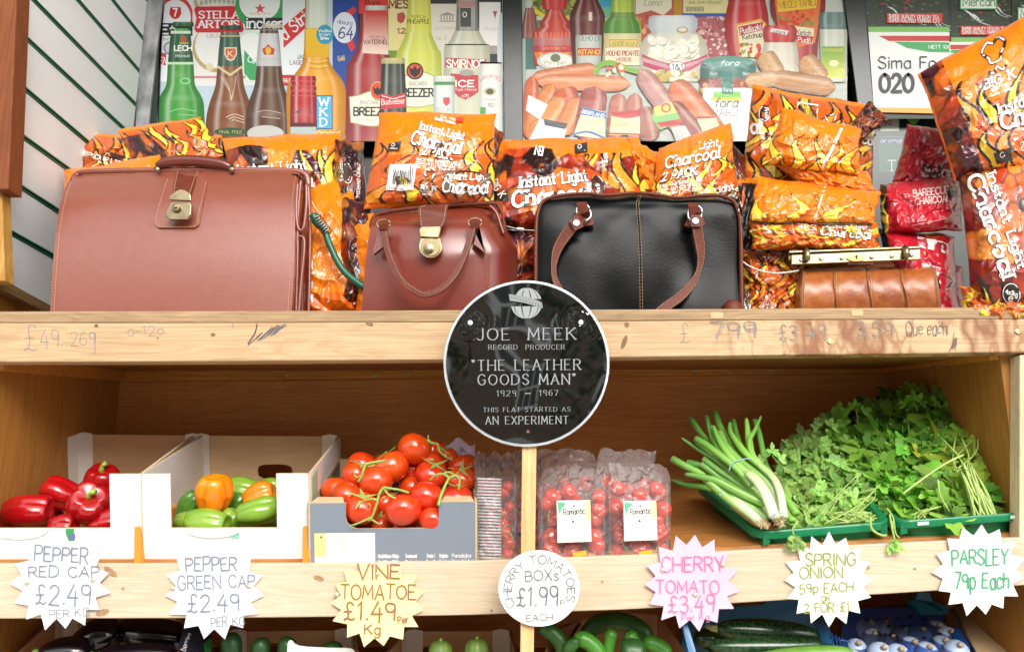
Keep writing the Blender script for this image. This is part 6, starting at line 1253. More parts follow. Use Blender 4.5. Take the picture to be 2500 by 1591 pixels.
# ---- black handbag
def tote():
    t = thing('leather_handbag', 'large black leather handbag with brown piping and two brown straps', 'handbag', tuple(P(1560, 790, .05)))
    Yf = lambda u, v: .045 + .012*v - .008*sin(pi*v)**.6*sin(pi*u)**.3 + .02*max(0, (v-.85)/.15)**2
    top = [(1352, 482), (1400, 474), (1440, 473), (1480, 477), (1550, 471), (1600, 475), (1650, 483), (1700, 479), (1750, 477), (1784, 487)]
    def tf(u):
        x = 1352+432*u; return float(np.interp(x, [p[0] for p in top], [p[1] for p in top])) - 479
    L_ = [(1304, 830), (1307, 750), (1308, 650), (1309, 560), (1313, 515), (1325, 494), (1352, 479)]; R_ = [(1812, 830), (1810, 740), (1810, 640), (1808, 560), (1802, 515), (1794, 496), (1784, 484)]
    A = panel(L_, R_, Yf, 60, 44, topf=tf)
    nz = fbm(np.linspace(0, 4, 60)[None, :].repeat(44, 0), np.linspace(0, 3, 44)[:, None].repeat(60, 1), 4, 2)
    A[..., 1] -= (nz-.5)*.020
    g = G(); solid(g, A, .06); make('body', g, M_BLACKL, t, smooth=True, sharp=60)
    edge = [(1306, 830), (1308, 700), (1309, 560), (1316, 508), (1332, 488), (1360, 479)] + top[1:-1] + [(1786, 488), (1800, 510), (1808, 560), (1810, 700), (1812, 830)]
    ep = pxl(edge, .05, 4)
    g = G(); g.tube(ep, .0040, 8); make('piping', g, M_STRAP, t, smooth=True)
    ep2 = [p+Vector((0, -.0055, 0)) for p in ep]
    def dring(x, y, rot, Y=.022):
        g = G(); c = P(x, y, Y); q = []
        for a in range(0, 25):
            an = a*2*pi/24; r = .0145*(1-.18*max(0, cos(an*2+.4))); q.append(c+Vector((cos(an+rot)*r*1.05, -.002, sin(an+rot)*r*1.15)))
        g.tube(q, .0023, 8); make('ring', g, M_NICKEL, t, smooth=True)
    for (x, y, rot, flip) in ((1423, 512, .5, 1), (1694, 514, 0, -1)):
        q = [(x-16, y+20), (x-18+(-6 if flip < 0 else 0), y+36), (x-14, y+40), (x+24, y+38), (x+28, y+32), (x+20, y+8), (x+14, y-2), (x-10, y-2)]
        g = G(); qq = [P(a, b, .0285) for a, b in q]; rr = [p+Vector((0, .006, 0)) for p in qq]; k = len(q); g.add(qq+rr, [tuple(range(k))] + [(i, k+i, k+(i+1) % k, (i+1) % k) for i in range(k)]); bevel(make('strap_patch', g, M_STRAP, t), .001, 2)
        g = rib3([P(x-3, y-14, .026), P(x-1, y-6, .014), P(x+2, y+6, .018), P(x+2, y+10, .024)], .020, .004); make('strap_loop', g, M_STRAP, t, smooth=True, sharp=40)
        dring(x+2, y+8, rot)
    def strap(pts, ws, lab):
        pp = pxl(pts, lambda s: .014+.012*sin(pi*s), 6); k = len(pp)
        w = [float(np.interp(i/(k-1), np.linspace(0, 1, len(ws)), ws)) for i in range(k)]
        make('strap', rib3(pp, w, .0042), M_STRAP, t, smooth=True, sharp=40); 
        off = [float(x)*.42 for x in w]; tt = [(pp[min(i+1, k-1)]-pp[max(i-1, 0)]).normalized() for i in range(k)]
        return [stitch3([pp[i]+tt[i].cross(Vector((0, -1, 0))).normalized()*off[i]*s+Vector((0, -.0045, 0)) for i in range(k)], w=.0008, dash=.003) for s in (-1, 1)]
    s1 = strap([(1421, 528), (1405, 546), (1378, 580), (1360, 612), (1352, 650), (1354, 680), (1365, 705), (1385, 740), (1400, 780)], [.022, .022, .021, .017, .010, .010, .012, .014, .014], '')
    s2 = strap([(1700, 530), (1702, 560), (1708, 600), (1710, 635), (1703, 665), (1688, 695), (1660, 725), (1625, 750), (1580, 790)], [.020, .020, .018, .012, .008, .014, .017, .018, .018], '')
    for x, y in ((1407, 545), (1698, 540)):
        g = G(); g.lathe([(.0065, -.001), (.0065, .001), (.0055, .002), (.0005, .0022)], Matrix.Translation(P(x, y, .007)) @ Matrix.Rotation(pi/2, 4, 'X'), 16); make('rivet', g, M_NICKEL, t, smooth=True, sharp=40)
        g = rib3([P(x-7, y-12, .011), P(x+7, y+14, .011)] if x < 1500 else [P(x, y-14, .011), P(x+1, y+14, .011)], .019, .003); make('strap_end', g, M_STRAP, t)
    # centre seam and corner patch
    seam = [[onA(A, .49+.0*0+dx+.03*(1-v), v) for v in [i/30*.96+.02 for i in range(31)]] for dx in (-.006, .006)]
    g = G(); g.tube([onA(A, .49+.03*(1-i/30), i/30*.97+.01, -.0005) for i in range(31)], .0016, 6); make('seam', g, M_BLACKL, t, smooth=True)
    g = G(); c = P(1790, 765, .02); g.lathe([(.001, .016), (.010, .014), (.017, .006), (.021, -.012), (.02, -.014)], Matrix.Translation(P(1788, 752, .035)), 16); make('corner_patch', g, M_STRAP, t, smooth=True)
    g = G(); g.tube([P(1803, 508+0, .036), P(1803, 515, .034), P(1805, 522, .04)], .002, 6); make('zip_pull', g, M_NICKEL, t, smooth=True)
    stit(t, *[stitch3(s, w=.0009) for s in seam], stitch3(ep2, off=(0, 0, 0), w=.0008, dash=.003, gap=.002), *s1, *s2)
tote()

# ---- small frame bag
def frame_bag():
    t = thing('frame_bag', 'small worn tan leather frame bag with long brass clasp bar at the right', 'handbag', tuple(P(2090, 780, .06)))
    # body: rounded roll; panel with pronounced bulge
    Yf = lambda u, v: .085 - .05*sin(pi*min(1, .12+v*.95))**.7
    A = panel([(1953, 790), (1953, 748), (1955, 700), (1958, 672), (1952, 650)], [(2294, 790), (2298, 738), (2290, 690), (2284, 660), (2272, 645)], Yf, 60, 26)
    for j in range(26):
        for i in range(60):
            u = i/59; A[j, i, 1] += .0035*sum(math.exp(-((u-c)/.012)**2) for c in (.25, .5, .75)) - .002*sin(u*40)*sin(j*.5)*.5
    g = G(); solid(g, A, .09); make('body', g, M_COGNAC, t, smooth=True, sharp=60)
    for c in (.25, .5, .75):
        g = G(); g.tube([onA(A, c+.012*sin(i*.3), i/24, .0015-.0035) for i in range(25)], .0014, 6); make('seam', g, M_TANEDGE, t, smooth=True)
    g = G(); g.tube([onA(A, .012, i/20) for i in range(21)], .0028, 6); make('piping', g, M_TANEDGE, t, smooth=True); g = G(); g.tube([onA(A, .985, i/20) for i in range(21)], .0028, 6); make('piping', g, M_TANEDGE, t, smooth=True)
    # dark gusset at the left
    B = panel([(1898, 800), (1906, 740), (1914, 690), (1935, 660)], [(1958, 800), (1956, 730), (1956, 690), (1962, 655)], lambda u, v: .12-.05*u, 14, 18)
    B[..., 1] += .01*np.sin(np.linspace(0, 9, 14))[None, :]
    g = G(); solid(g, B, .04); make('gusset', g, M_DARKL, t, smooth=True, sharp=60)
    # neck leather between body and frame
    Cn = panel([(1946, 668), (1950, 650), (1936, 640)], [(2268, 655), (2250, 640), (2236, 632)], lambda u, v: .075+.02*v, 40, 8); g = G(); solid(g, Cn, .04); make('neck', g, M_COGNAC, t, smooth=True, sharp=60)
    # tab in the middle
    g = G(); q = [P(x, y, .046) for x, y in crom([(2068, 646), (2080, 638), (2100, 633), (2118, 635), (2136, 644)], 4)]; r = [p+Vector((0, .01, 0)) for p in q]; k = len(q); g.add(q+r, [tuple(range(k))] + [(i, k+i, k+i+1, i+1) for i in range(k-1)]); make('tab', g, M_STRAP, t)
    # brass bar: front plate and rear plate
    def bar(pts, Y, th, m=M_BRASS, nm='frame_bar'):
        q = [P(x, y, Y) for x, y in pts]; r = [p+Vector((0, th, 0)) for p in q]; g = G(); g.add(q+r, [(0, 1, 2, 3), (7, 6, 5, 4)] + [(i, 4+i, 4+(i+1) % 4, (i+1) % 4) for i in range(4)]); return bevel(make(nm, g, m, t), .0015, 2)
    polished = mat('polished_brass', H('#9d9278'), rough=.32, metal=1, noise=(30, H('#94835a'), .6))
    bar([(1932, 646), (1932, 622), (2248, 608), (2248, 633)], .042, .006, polished)
    bar([(1924, 640), (1924, 614), (2246, 603), (2246, 612)], .056, .012, mat('dark_brass', H('#5b4c2e'), rough=.35, metal=1))
    bar([(1926, 618), (1926, 612), (2247, 600), (2247, 606)], .048, .02, polished)
    for x, y in ((1956, 635), (2004, 632), (2055, 631), (2128, 628), (2177, 626), (2225, 623)):
        g = G(); g.lathe([(.0042, 0), (.004, .001), (.0025, .0026), (.0004, .003)], Matrix.Translation(P(x, y, .0415)) @ Matrix.Rotation(pi/2, 4, 'X'), 12); make('stud', g, M_NICKEL, t, smooth=True)
    g = G(); g.disc(flatmap(.0395), 2090, 629, 22, 8, (0., 0, 0), 20); g.c = []; make('escutcheon', g, mat('brass_inner2', H('#a18a55'), rough=.3, metal=1), t)
    g = G(); g.disc(flatmap(.0388), 2091, 626, 3, 3.5, (0., 0, 0), 10); g.rect(flatmap(.0388), 2090, 626, 2092.5, 633, (0., 0, 0)); g.c = []; make('keyhole', g, mat('black_hole', (.005, .005, .005), rough=.9), t)
    for x, y in ((1971, 614), (2213, 608)):
        g = G(); pp = [P(x-4, y-6, .05), P(x-2, y-2, .040), P(x, y+6, .034), P(x, y+18, .034), P(x-1, y+24, .038)]; g.tube(pp, [.004, .0055, .006, .006, .003], 10); make('turn_clasp', g, M_BRASS, t, smooth=True)
    g = G(); pts = pxl([(2006, 612), (2000, 602), (2020, 588), (2060, 580), (2100, 580), (2130, 587), (2143, 594)], .075, 5); k = len(pts); g.tube(pts, [.0035+.008*sin(pi*i/(k-1))**.6 for i in range(k)], 12); make('handle', g, mat('dark_worn_leather', H('#5a331c'), rough=.35, noise=(30, H('#2f1a10'), .7)), t, smooth=True)
    g = G(); g.tube(pxl([(2004, 598), (2040, 588), (2090, 584), (2140, 590)], .0655, 5), .0012, 6); make('handle_seam', g, M_TANEDGE, t, smooth=True)
    stit(t, stitch3([onA(A, .028, i/20) for i in range(21)]), stitch3([onA(A, .975, i/20) for i in range(21)]), stitch3([onA(A, .512, i/20) for i in range(21)]), stitch3([onA(A, .26, i/20) for i in range(21)]))
frame_bag()

# ---- green hose, cables, clips
t = thing('green_hose', 'green plastic hose end with coiled wire between the briefcase and the doctor bag', 'hose', tuple(P(820, 640, .08)))
g = G(); g.tube(pxl([(764, 522), (775, 545), (792, 560), (802, 590), (825, 640), (850, 672), (890, 702)], .09), [.005]+[.0085]*8+[.0068]*28, 12); make('tube', g, mat('green_rubber', H('#0c5a42'), rough=.35), t, smooth=True)
g = G()
for k in range(7):
    c = P(774+k*4.2, 534+k*5.6, .089); ax = (P(800, 568, .089)-P(774, 534, .089)).normalized(); a = ax.cross(Vector((0, -1, 0))).normalized(); g.tube([c + (a*cos(j*pi/8) + Vector((0, -1, 0))*sin(j*pi/8))*.0098 for j in range(17)], .0013, 6)
make('wire_coil', g, M_STEEL, t, smooth=True)
g = G(); g.tube(pxl([(760, 490), (772, 512), (782, 525)], .085), .0012, 6); make('wire_end', g, M_STEEL, t, smooth=True)
def cable(pts, Y, r, lab, cat='cable', m=None, nm='cable'):
    g = G(); g.tube(pxl(pts, Y), r, 8); return tag(make(nm, g, m or mat('white_cable', H('#c8c8c4'), rough=.4), smooth=True), lab, cat)
cable([(1806, 632), (1830, 650), (1870, 664), (1910, 666), (1950, 660)], .055, .0016, 'thin white cable running from the black handbag to the tan frame bag')
cable([(1262, 690), (1270, 712), (1285, 722), (1300, 726)], .06, .0016, 'thin white cable end showing left of the black handbag low down')
cable([(1118, 482), (1160, 455), (1200, 430)], .075, .001, 'thin steel wire above the doctor bag', 'wire', M_STEEL, 'steel_wire')
t = thing('cable_clip', 'silver crimp clip on a steel wire between the doctor bag and the black handbag', 'clip', tuple(P(1262, 560, .05)))
g = G(); g.tube(pxl([(1236, 552), (1270, 560), (1310, 563)], .05), .0012, 6); g.tube(pxl([(1238, 560), (1262, 563)], .05), .001, 6); make('wire', g, M_STEEL, t, smooth=True)
g = G(); g.tube([P(1262, 559, .05), P(1279, 561, .05)], .0042, 8, flat=.6); bevel(make('crimp', g, M_NICKEL, t), .0005, 1)
for (x0, y0, x1, y1, Y, s, lb) in ((1808, 708, 1832, 775, .07, 1, 'tall clear plastic scrap touching the black handbag'), (1855, 725, 1895, 775, .07, 2, 'clear plastic scrap nearest the tan frame bag'), (1820, 735, 1870, 780, .09, 3, 'low clear plastic scrap between the other two scraps')):
    o = film_sheet('plastic_scrap', x0, x1, y0, y1, Y, .02, s+60, M_FILM, 16, 16, 3, 3); tag(o, lb, 'plastic scrap', 'clear plastic scraps')

# ================================================================ the round plaque on its stake
def plaque():
    Yp = -.055; cx, cy, R_ = 1285, 888, 203
    t = thing('memorial_plaque', 'round black mirrored plaque to a record producer mounted on a wooden stake', 'plaque', tuple(P(1285, 1375, Yp)))
    c = P(cx, cy, Yp); r = R_*S(Yp, cy); c2 = P(cx, cy+R_, Yp); rz = (P(cx, cy-R_, Yp).z-c2.z)/2; cz = (P(cx, cy-R_, Yp).z+c2.z)/2; rx = (P(cx+R_, cy, Yp).x-P(cx-R_, cy, Yp).x)/2
    n = 96; g = G()
    def ring(f, y): return [(c.x+rx*f*cos(2*pi*i/n), y, cz+rz*f*sin(2*pi*i/n)) for i in range(n)]
    rows = [ring(.962, Yp-.0012), ring(.97, Yp-.003), ring(.995, Yp-.003), ring(1.0, Yp-.001), ring(1.0, Yp+.004)]; vs = sum(rows, [])
    g.add(vs, [(k*n+i, k*n+(i+1) % n, (k+1)*n+(i+1) % n, (k+1)*n+i) for k in range(4) for i in range(n)]); make('rim', g, mat('brushed_aluminium_rim', H('#b9bec2'), rough=.4, metal=.85, noise=(40, H('#8d9398'), .5)), t, smooth=True, sharp=40)
    g = G(); N = 40; hit = []
    ys = []
    for k in range(N+1):
        f = .964*k/N
        for i in range(n):
            x = c.x+rx*f*cos(2*pi*i/n); z = cz+rz*f*sin(2*pi*i/n)
            # slight warp of the acrylic, dimples at the two fixings
            dy = .0004*sin(x*22+1)*cos(z*17) + .0001*sin(x*47-z*38)
            for hx, hz in ((P(1148, 788, Yp).x, P(1148, 788, Yp).z), (P(1418, 787, Yp).x, P(1418, 787, Yp).z)):
                d2 = (x-hx)**2+(z-hz)**2; dy += .0005*math.exp(-d2/.0007)*cos(sqrt(d2)*230)
            vs_ = (x, Yp-.0018+dy, z); ys.append(vs_)
    g.add(ys, [(k*n+i, k*n+(i+1) % n, (k+1)*n+(i+1) % n, (k+1)*n+i) for k in range(N) for i in range(n)])
    face = make('face', g, mat('black_mirror_acrylic', H('#070908'), rough=.025, spec=1.0, coat=1.0), t, smooth=True)
    fc = MATS['black_mirror_acrylic'].node_tree.nodes['Principled BSDF']; fc.inputs['Coat Roughness'].default_value = .02; fc.inputs['IOR'].default_value = 1.9
    g = G(); g.add(ring(.96, Yp+.0045), [tuple(range(n))]); make('backing', g, M_PINE2, t)
    g = G(); fn = flatmap(Yp-.0036); c_ = H('#8b9090')
    def tx(s, x0, x1, by, h, rot=-.008): text(g, fn, s, x0, by, h, x1-x0, rot=rot, pen=.12, col=c_, ser=.9, calli=.55, gap=3.4)
    tx('JOE', 1166, 1244, 830, 28); tx('MEEK', 1290, 1405, 829, 28)
    tx('RECORD', 1193, 1263, 853, 11.5); tx('PRODUCER', 1284, 1378, 853, 11.5)
    tx('"THE LEATHER', 1153, 1417, 904, 25); tx('GOODS MAN"', 1167, 1404, 939, 25)
    tx('1929', 1213, 1260, 966, 13); tx('1967', 1317, 1362, 965, 13); g.rect(fn, 1281, 959, 1296, 961, c_)
    tx('THIS FLAT STARTED AS', 1180, 1392, 1005, 10.5); tx('AN EXPERIMENT', 1186, 1387, 1035, 18.5)
    # film strip globe
    gx, gy, gr = 1285, 740, 38
    for k in range(-2, 3):      # gores
        a0, a1 = (k-.5)*.62+.05, (k+.5)*.62-.05; a0 = max(a0, -1.5); a1 = min(a1, 1.5)
        for la0, la1 in ((.28, 1.35), (-1.35, -.2)):
            q = [(gx+gr*sin(a0)*cos(l), gy-gr*sin(l)) for l in np.linspace(la0, la1, 8)] + [(gx+gr*sin(a1)*cos(l), gy-gr*sin(l)) for l in np.linspace(la1, la0, 8)]
            if k == -2 and la0 > 0: continue
            g.poly(fn, q, H('#929795'))
    for k in range(-2, 2):
        a = (k+.5)*.62
        for l in np.linspace(-1.25, 1.25, 22): g.rect(fn, gx+gr*sin(a)*cos(l)-.7, gy-gr*sin(l)-.7, gx+gr*sin(a)*cos(l)+.7, gy-gr*sin(l)+.7, H('#8c908f'))
    g.poly(fn, [(gx-43, gy-22), (gx-20, gy-20), (gx+10, gy-14), (gx+38, gy-2), (gx+40, gy+12), (gx+20, gy+6), (gx-10, gy-2), (gx-40, gy-6)], H('#7f8584'))
    for k in range(11):
        x = gx-38+k*7.2; y = gy-17+k*1.9+(k*.12)**2; g.rect(fn, x, y, x+5, y+6, H('#929795')); g.rect(fn, x+1, y+1.2, x+4, y+4.8, H('#3f4443'))
    make('lettering', g, mat('engraved_white', attr=1, rough=.6), t)
    for x, y in ((1148, 788), (1418, 787)):
        g = G(); g.lathe([(.0046, 0), (.0046, .0012), (.0036, .0026), (.0004, .0028)], Matrix.Translation(P(x, y, Yp-.0028)) @ Matrix.Rotation(pi/2, 4, 'X'), 16); make('fixing', g, mat('white_cap', H('#e6e6e4'), rough=.35), t, smooth=True, sharp=50)
    g = G(); g.disc(flatmap(Yp-.0034), 1289, 1053, 4, 4, (0., 0, 0), 12); g.c = []; make('screw_hole', g, mat('hole_brown', H('#6d4a3a'), rough=.7), t)
    g = G(); a, b = P(1275, 1000, Yp+.02), P(1311, 1000, Yp+.02); a2, b2 = P(1270, 1600, Yp+.02), P(1303, 1600, Yp+.02)
    q = [Vector((a2.x, Yp+.005, GZ)), Vector((b2.x, Yp+.005, GZ)), Vector((b.x, Yp+.005, c.z)), Vector((a.x, Yp+.005, c.z))]
    # stake passes the two photographed widths
    q = []
    for (x, y) in ((1270, 1600), (1303, 1600), (1311, 1000), (1275, 1000)): q.append(P(x, y, Yp+.005))
    d0 = (q[0]-q[3]); d1 = (q[1]-q[2]); k0 = (GZ-q[0].z)/d0.z; q[0] = q[0]+d0*k0; q[1] = q[1]+d1*((GZ-q[1].z)/d1.z)
    g.hexa(q, [p+Vector((0, .02, 0)) for p in q]); bevel(make('stake', g, wood('stake_pine', H('#c99a5e'), H('#ecc894'), rough=.6, axis='z'), t), .0015, 2)
plaque()
# ================================================================ middle shelf goods
KR = H('#c6a67e'); M_KRAFT = mat('kraft_cardboard', KR, rough=.85, noise=[(14, H('#b39068'), .4, (1, 1, 6))], bump=(90, .12, (1, 1, 8)))
M_KRAFT2 = mat('pale_kraft_cardboard', H('#d2b890'), rough=.85, noise=[(14, H('#ad9068'), .4, (1, 1, 6))], bump=(90, .12, (1, 1, 8)))
M_WCARD = mat('white_card', H('#e6e4e0'), rough=.6, noise=(5, H('#d2cfc9'), .4), bump=(30, .08))
M_GREYCARD = mat('blue_grey_card', H('#7d8794'), rough=.5, noise=[(60, H('#7f8894'), .5, (6, 1, .3))])
M_NAVY = mat('navy_card', H('#20222f'), rough=.45)
def slab(q, n, th):
    """polygon q (world points, list) given thickness th along n"""
    g = G(); q = [Vector(p) for p in q]; r = [p+Vector(n).normalized()*th for p in q]; k = len(q)
    g.add(q+r, [tuple(range(k)), tuple(range(2*k-1, k-1, -1))] + [(i, k+i, k+(i+1) % k, (i+1) % k) for i in range(k)]); return g
def lerp(a, b, t): return Vector(a)*(1-t)+Vector(b)*t
def holed(A, B, C_, D, hu0, hu1, hv0, hv1, n, th):
    """quad A B C D (bl, br, tr, tl) with an oval hand hole"""
    pt = lambda u, v: lerp(lerp(A, B, u), lerp(D, C_, u), v)
    cu, cv = (hu0+hu1)/2, (hv0+hv1)/2; ru, rv = (hu1-hu0)/2, (hv1-hv0)/2; N = 24; g = G(); n = Vector(n).normalized()*th
    inn = [pt(cu+ru*(1 if cos(a) > 0 else -1)*abs(cos(a))**.6, cv+rv*(1 if sin(a) > 0 else -1)*abs(sin(a))**.6) for a in [2*pi*i/N for i in range(N)]]
    out = []
    for i in range(N):
        a = 2*pi*i/N; c, s = cos(a), sin(a); m = max(abs(c), abs(s)); out.append(pt(.5+.5*c/m, .5+.5*s/m))
    vs = inn + out + [p+n for p in inn] + [p+n for p in out]
    fs = []
    for i in range(N):
        j = (i+1) % N; fs += [(i, j, N+j, N+i), (2*N+j, 2*N+i, 3*N+i, 3*N+j), (j, i, 2*N+i, 2*N+j), (N+i, N+j, 3*N+j, 3*N+i)]
    g.add(vs, fs); return g
def carton(label, FL, FR, RR, RL, Yf, Yr, h, low, pl, pr, inner, outer, cat='cardboard box', name='cardboard_box', hole=None, cut='round', flaps=True, group=None, lowbase=None):
    """open carton. FL FR RR RL: rim corners in photo px; h height; low: height of the cut-down front; pl/pr pillar widths (fraction)"""
    fl, fr, rr, rl = P(*FL, Yf), P(*FR, Yf), P(*RR, Yr), P(*RL, Yr); dn = -UP*h
    c = (fl+fr+rr+rl)/4+dn; t = thing(name, label, cat, tuple(c), group); bf, bfr, brr, brl = fl+dn, fr+dn, rr+dn, rl+dn
    ux = (fr-fl); T = .0035
    inn = Vector((0, 1, 0))
    # bottom
    make('bottom', slab([bf, bfr, brr, brl], UP, T), inner, t)
    # sides and back
    nl = (rl-fl).cross(UP).normalized(); nl = nl if nl.x < 0 else -nl
    make('side', slab([bf, brl, rl, fl], nl, T), inner if outer is None else [inner], t)
    make('side_liner', slab([p+nl*(T+.0006) for p in (bf, brl, rl, fl)], nl, .0008), outer, t)
    nr = (rr-fr).cross(UP).normalized(); nr = nr if nr.x > 0 else -nr
    make('side', slab([bfr, brr, rr, fr], nr, T), inner, t); make('side_liner', slab([p+nr*(T+.0006) for p in (bfr, brr, rr, fr)], nr, .0008), outer, t)
    bk = (rr-rl).cross(UP).normalized(); bk = bk if bk.y > 0 else -bk
    if hole: make('back', holed(brl, brr, rr, rl, *hole, bk, T), inner, t)
    else: make('back', slab([brl, brr, rr, rl], bk, T), inner, t)
    if flaps:    # white folded corner flaps standing inside the rear corners
        w = .036
        for a, s, e in ((rl, (rr-rl).normalized(), (fl-rl).normalized()), (rr, (rl-rr).normalized(), (fr-rr).normalized())):
            q = [a+s*.001+dn, a+s*w+dn, a+s*w+UP*.002, a+s*w*.5+UP*.006, a+s*.001+UP*.002]; make('corner_flap', slab([p-bk*.0015 for p in q], -bk, .0012), outer, t)
            q = [a+e*.001+dn, a+e*w*1.15+dn, a+e*w*1.15+UP*.001, a+e*.001+UP*.001]; n_ = nl if a == rl else nr
            make('corner_flap', slab([p-n_*.0015 for p in q], -n_, .0012), outer, t)
    # front
    U = ux.normalized(); Wd = ux.length; lb = bf
    prof = [(0, 0), (Wd, 0), (Wd, h), (Wd-pr*Wd, h)]
    if cut == 'round':
        r = min(.02, (h-low)*.6)
        prof += [(Wd-pr*Wd, low+r)] + [(Wd-pr*Wd-r*(1-cos(a)), low+r-r*sin(a)) for a in (.5, 1, 1.57)]
        prof += [(pl*Wd+r*(1-cos(a)), low+r-r*sin(a)) for a in (1.57, 1, .5)] + [(pl*Wd, low+r)]
    else: prof += [(Wd-pr*Wd, low), (pl*Wd, low)]
    prof += [(pl*Wd, h), (0, h)]
    q = [lb+U*x+UP*y for x, y in prof]
    nf = U.cross(UP).normalized(); nf = nf if nf.y < 0 else -nf
    f = make('front', slab([p-nf*.004 for p in q], nf, T), inner, t); fo = make('front_liner', slab([p for p in q], nf, .0008), outer, t)
    def onf(x, y, l):   # metres along the front, up from its foot
        return lb+U*x+UP*y+nf*(.0012+l*.000012)
    return t, onf, Wd, dict(fl=fl, fr=fr, rr=rr, rl=rl, nl=nl, nr=nr, nf=nf, U=U, bf=bf, bfr=bfr)

# -- box of red peppers
tA, fA, wA, dA = carton('open white and kraft box of red peppers at the left end of the middle shelf', (-100, 1157), (343, 1156), (492, 1063), (188, 1060), 0, .36, .165, .068, .2, .17, M_KRAFT, M_WCARD, hole=(.7, .95, .42, .62), cut='sq')
g = G(); fn = lambda x, y, l: fA(x, y, l)
g.rect(fn, .19, .045, .205, .067, H('#3f9a5c')); g.rect(fn, .196, .048, .207, .058, H('#6d6fae')); make('print', g, M_PRINT, tA)
g = slab([dA['bf']+dA['U']*x+UP*y+dA['nf']*.0015 for x, y in [(.105+.055*cos(a), .066+.018*sin(a)) for a in np.linspace(pi, 2*pi, 10)]], dA['nf'], .0015); make('handle_flap', g, M_WCARD, tA)
tB, fB, wB, dB = carton('open white and kraft box of green and orange peppers', (347, 1156), (752, 1155), (826, 1065), (472, 1063), 0, .36, .165, .068, .17, .19, M_KRAFT2, M_WCARD, hole=(.44, .68, .42, .62), cut='sq')
g = G(); fn = lambda x, y, l: fB(x, y, l); g.rect(fn, .158, .048, .172, .067, H('#8fc9b8')); make('print', g, M_PRINT, tB)
g = slab([dB['bf']+dB['U']*x+UP*y+dB['nf']*.0015 for x, y in [(.125+.05*cos(a), .066+.016*sin(a)) for a in np.linspace(pi, 2*pi, 10)]], dB['nf'], .0015); make('handle_flap', g, M_WCARD, tB)
g = slab([lerp(dB['fr'], dB['rr'], .02)+dB['nr']*.006-UP*.01, lerp(dB['fr'], dB['rr'], .16)+dB['nr']*.006-UP*.004, lerp(dB['fr'], dB['rr'], .16)+dB['nr']*.006-UP*.1, lerp(dB['fr'], dB['rr'], .02)+dB['nr']*.006-UP*.1], dB['nr'], .0005); make('green_stripe', g, mat('pale_green_print', H('#9ab894'), rough=.6), tB)
for x, lab in ((334, 'narrow yellow wooden divider between the two pepper boxes'), (745, 'narrow yellow wooden divider left of the tomato crate')):
    g = G(); q = [P(x-7, 1400, .02), P(x+8, 1400, .02), P(x+8, 1285, .02), P(x-6, 1285, .02)]; g.hexa(q, [p+Vector((0, .2, .05)) for p in q]); tag(bevel(make('wooden_divider', g, mat('yellow_varnish', H('#d08a26'), rough=.45)), .001, 1), lab, 'divider')

# -- peppers
def pepper_mesh(R, Lh, lobes, seed, squash=1.0):
    rs = random.Random(seed); n, m_ = 44, 26; vs = []; ph = rs.random()*6; amp = [rs.random()*.08 for _ in range(4)]
    for i in range(m_+1):
        t = i/m_; a = pi*t
        z = Lh*(cos(a)); r0 = R*max(.0, sin(a))**.62*(1.02-.24*t)
        if t < .18: z -= Lh*.28*(1-t/.18)**1.5
        if t > .86: z += Lh*.18*((t-.86)/.14)**1.5
        for j in range(n):
            th = 2*pi*j/n; cr = abs(sin(lobes*th/2+ph*.2))**.55; k = .74+.26*cr; k = 1-(1-k)*(.4+.6*abs(cos(a))**.3)
            k *= 1+amp[0]*sin(th+ph)+amp[1]*sin(2*th+ph*2)+.04*sin(3*t*pi+th*2+ph)
            vs.append((r0*k*cos(th), r0*k*sin(th)*squash, z*(1+amp[2]*sin(th))))
    fs = [(i*n+j, i*n+(j+1) % n, (i+1)*n+(j+1) % n, (i+1)*n+j) for i in range(m_) for j in range(n)]
    g = G(); g.add(vs, fs); return g
M_RPEP = mat('red_pepper_skin', H('#b30f16'), rough=.18, coat=.5, noise=(9, H('#8c0a10'), .5), bump=(30, .08), sss=.05)
M_GPEP = mat('green_pepper_skin', H('#86aa34'), rough=.22, coat=.5, noise=(12, H('#5f9024'), .7), bump=(30, .08), sss=.05)
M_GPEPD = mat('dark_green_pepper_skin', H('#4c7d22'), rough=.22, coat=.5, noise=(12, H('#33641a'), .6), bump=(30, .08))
M_OPEP = mat('orange_pepper_skin', H('#f0840e'), rough=.2, coat=.5, noise=[(11, H('#ee6412'), .5), (16, H('#f5b51c'), .35)], bump=(30, .08), sss=.05)
M_OGPEP = mat('orange_green_pepper_skin', H('#e87410'), rough=.2, coat=.5, noise=[(14, H('#a8a01c'), .8)], bump=(30, .08))
M_PSTEM = mat('pepper_stalk', H('#9fc04a'), rough=.5, noise=(40, H('#6d9a3c'), .5))
def pepper(px, py, Y, rpx, lpx, rot, m, label, seed, stem=False, lobes=4, cat='bell pepper', grp=None):
    s = S(Y); c = P(px, py, Y); t = thing('bell_pepper', label, cat, tuple(c), grp)
    g = pepper_mesh(rpx*s*1.12, lpx*s, lobes, seed); M = Matrix.Translation(c) @ Euler(rot).to_matrix().to_4x4(); g.v = [tuple(M @ Vector(v)) for v in g.v]
    make('flesh', g, m, t, smooth=True)
    if stem:
        g = G(); L = lpx*s; pts = [M @ Vector(q) for q in ((0, 0, L*.62), (0, .001, L*.85), (.003, .002, L*1.1), (.010, .003, L*1.25))]; g.tube(pts, [.007, .0045, .004, .0055], 10); make('stalk', g, M_PSTEM, t, smooth=True)
    return t
GP1, GP2 = 'red bell peppers in the left box', 'green and orange peppers in the second box'
pepper(66, 1246, .10, 37, 58, (0, pi/2-.05, .1), M_RPEP, 'red bell pepper lying sideways at the front left of its box', 1, lobes=3, grp=GP1)
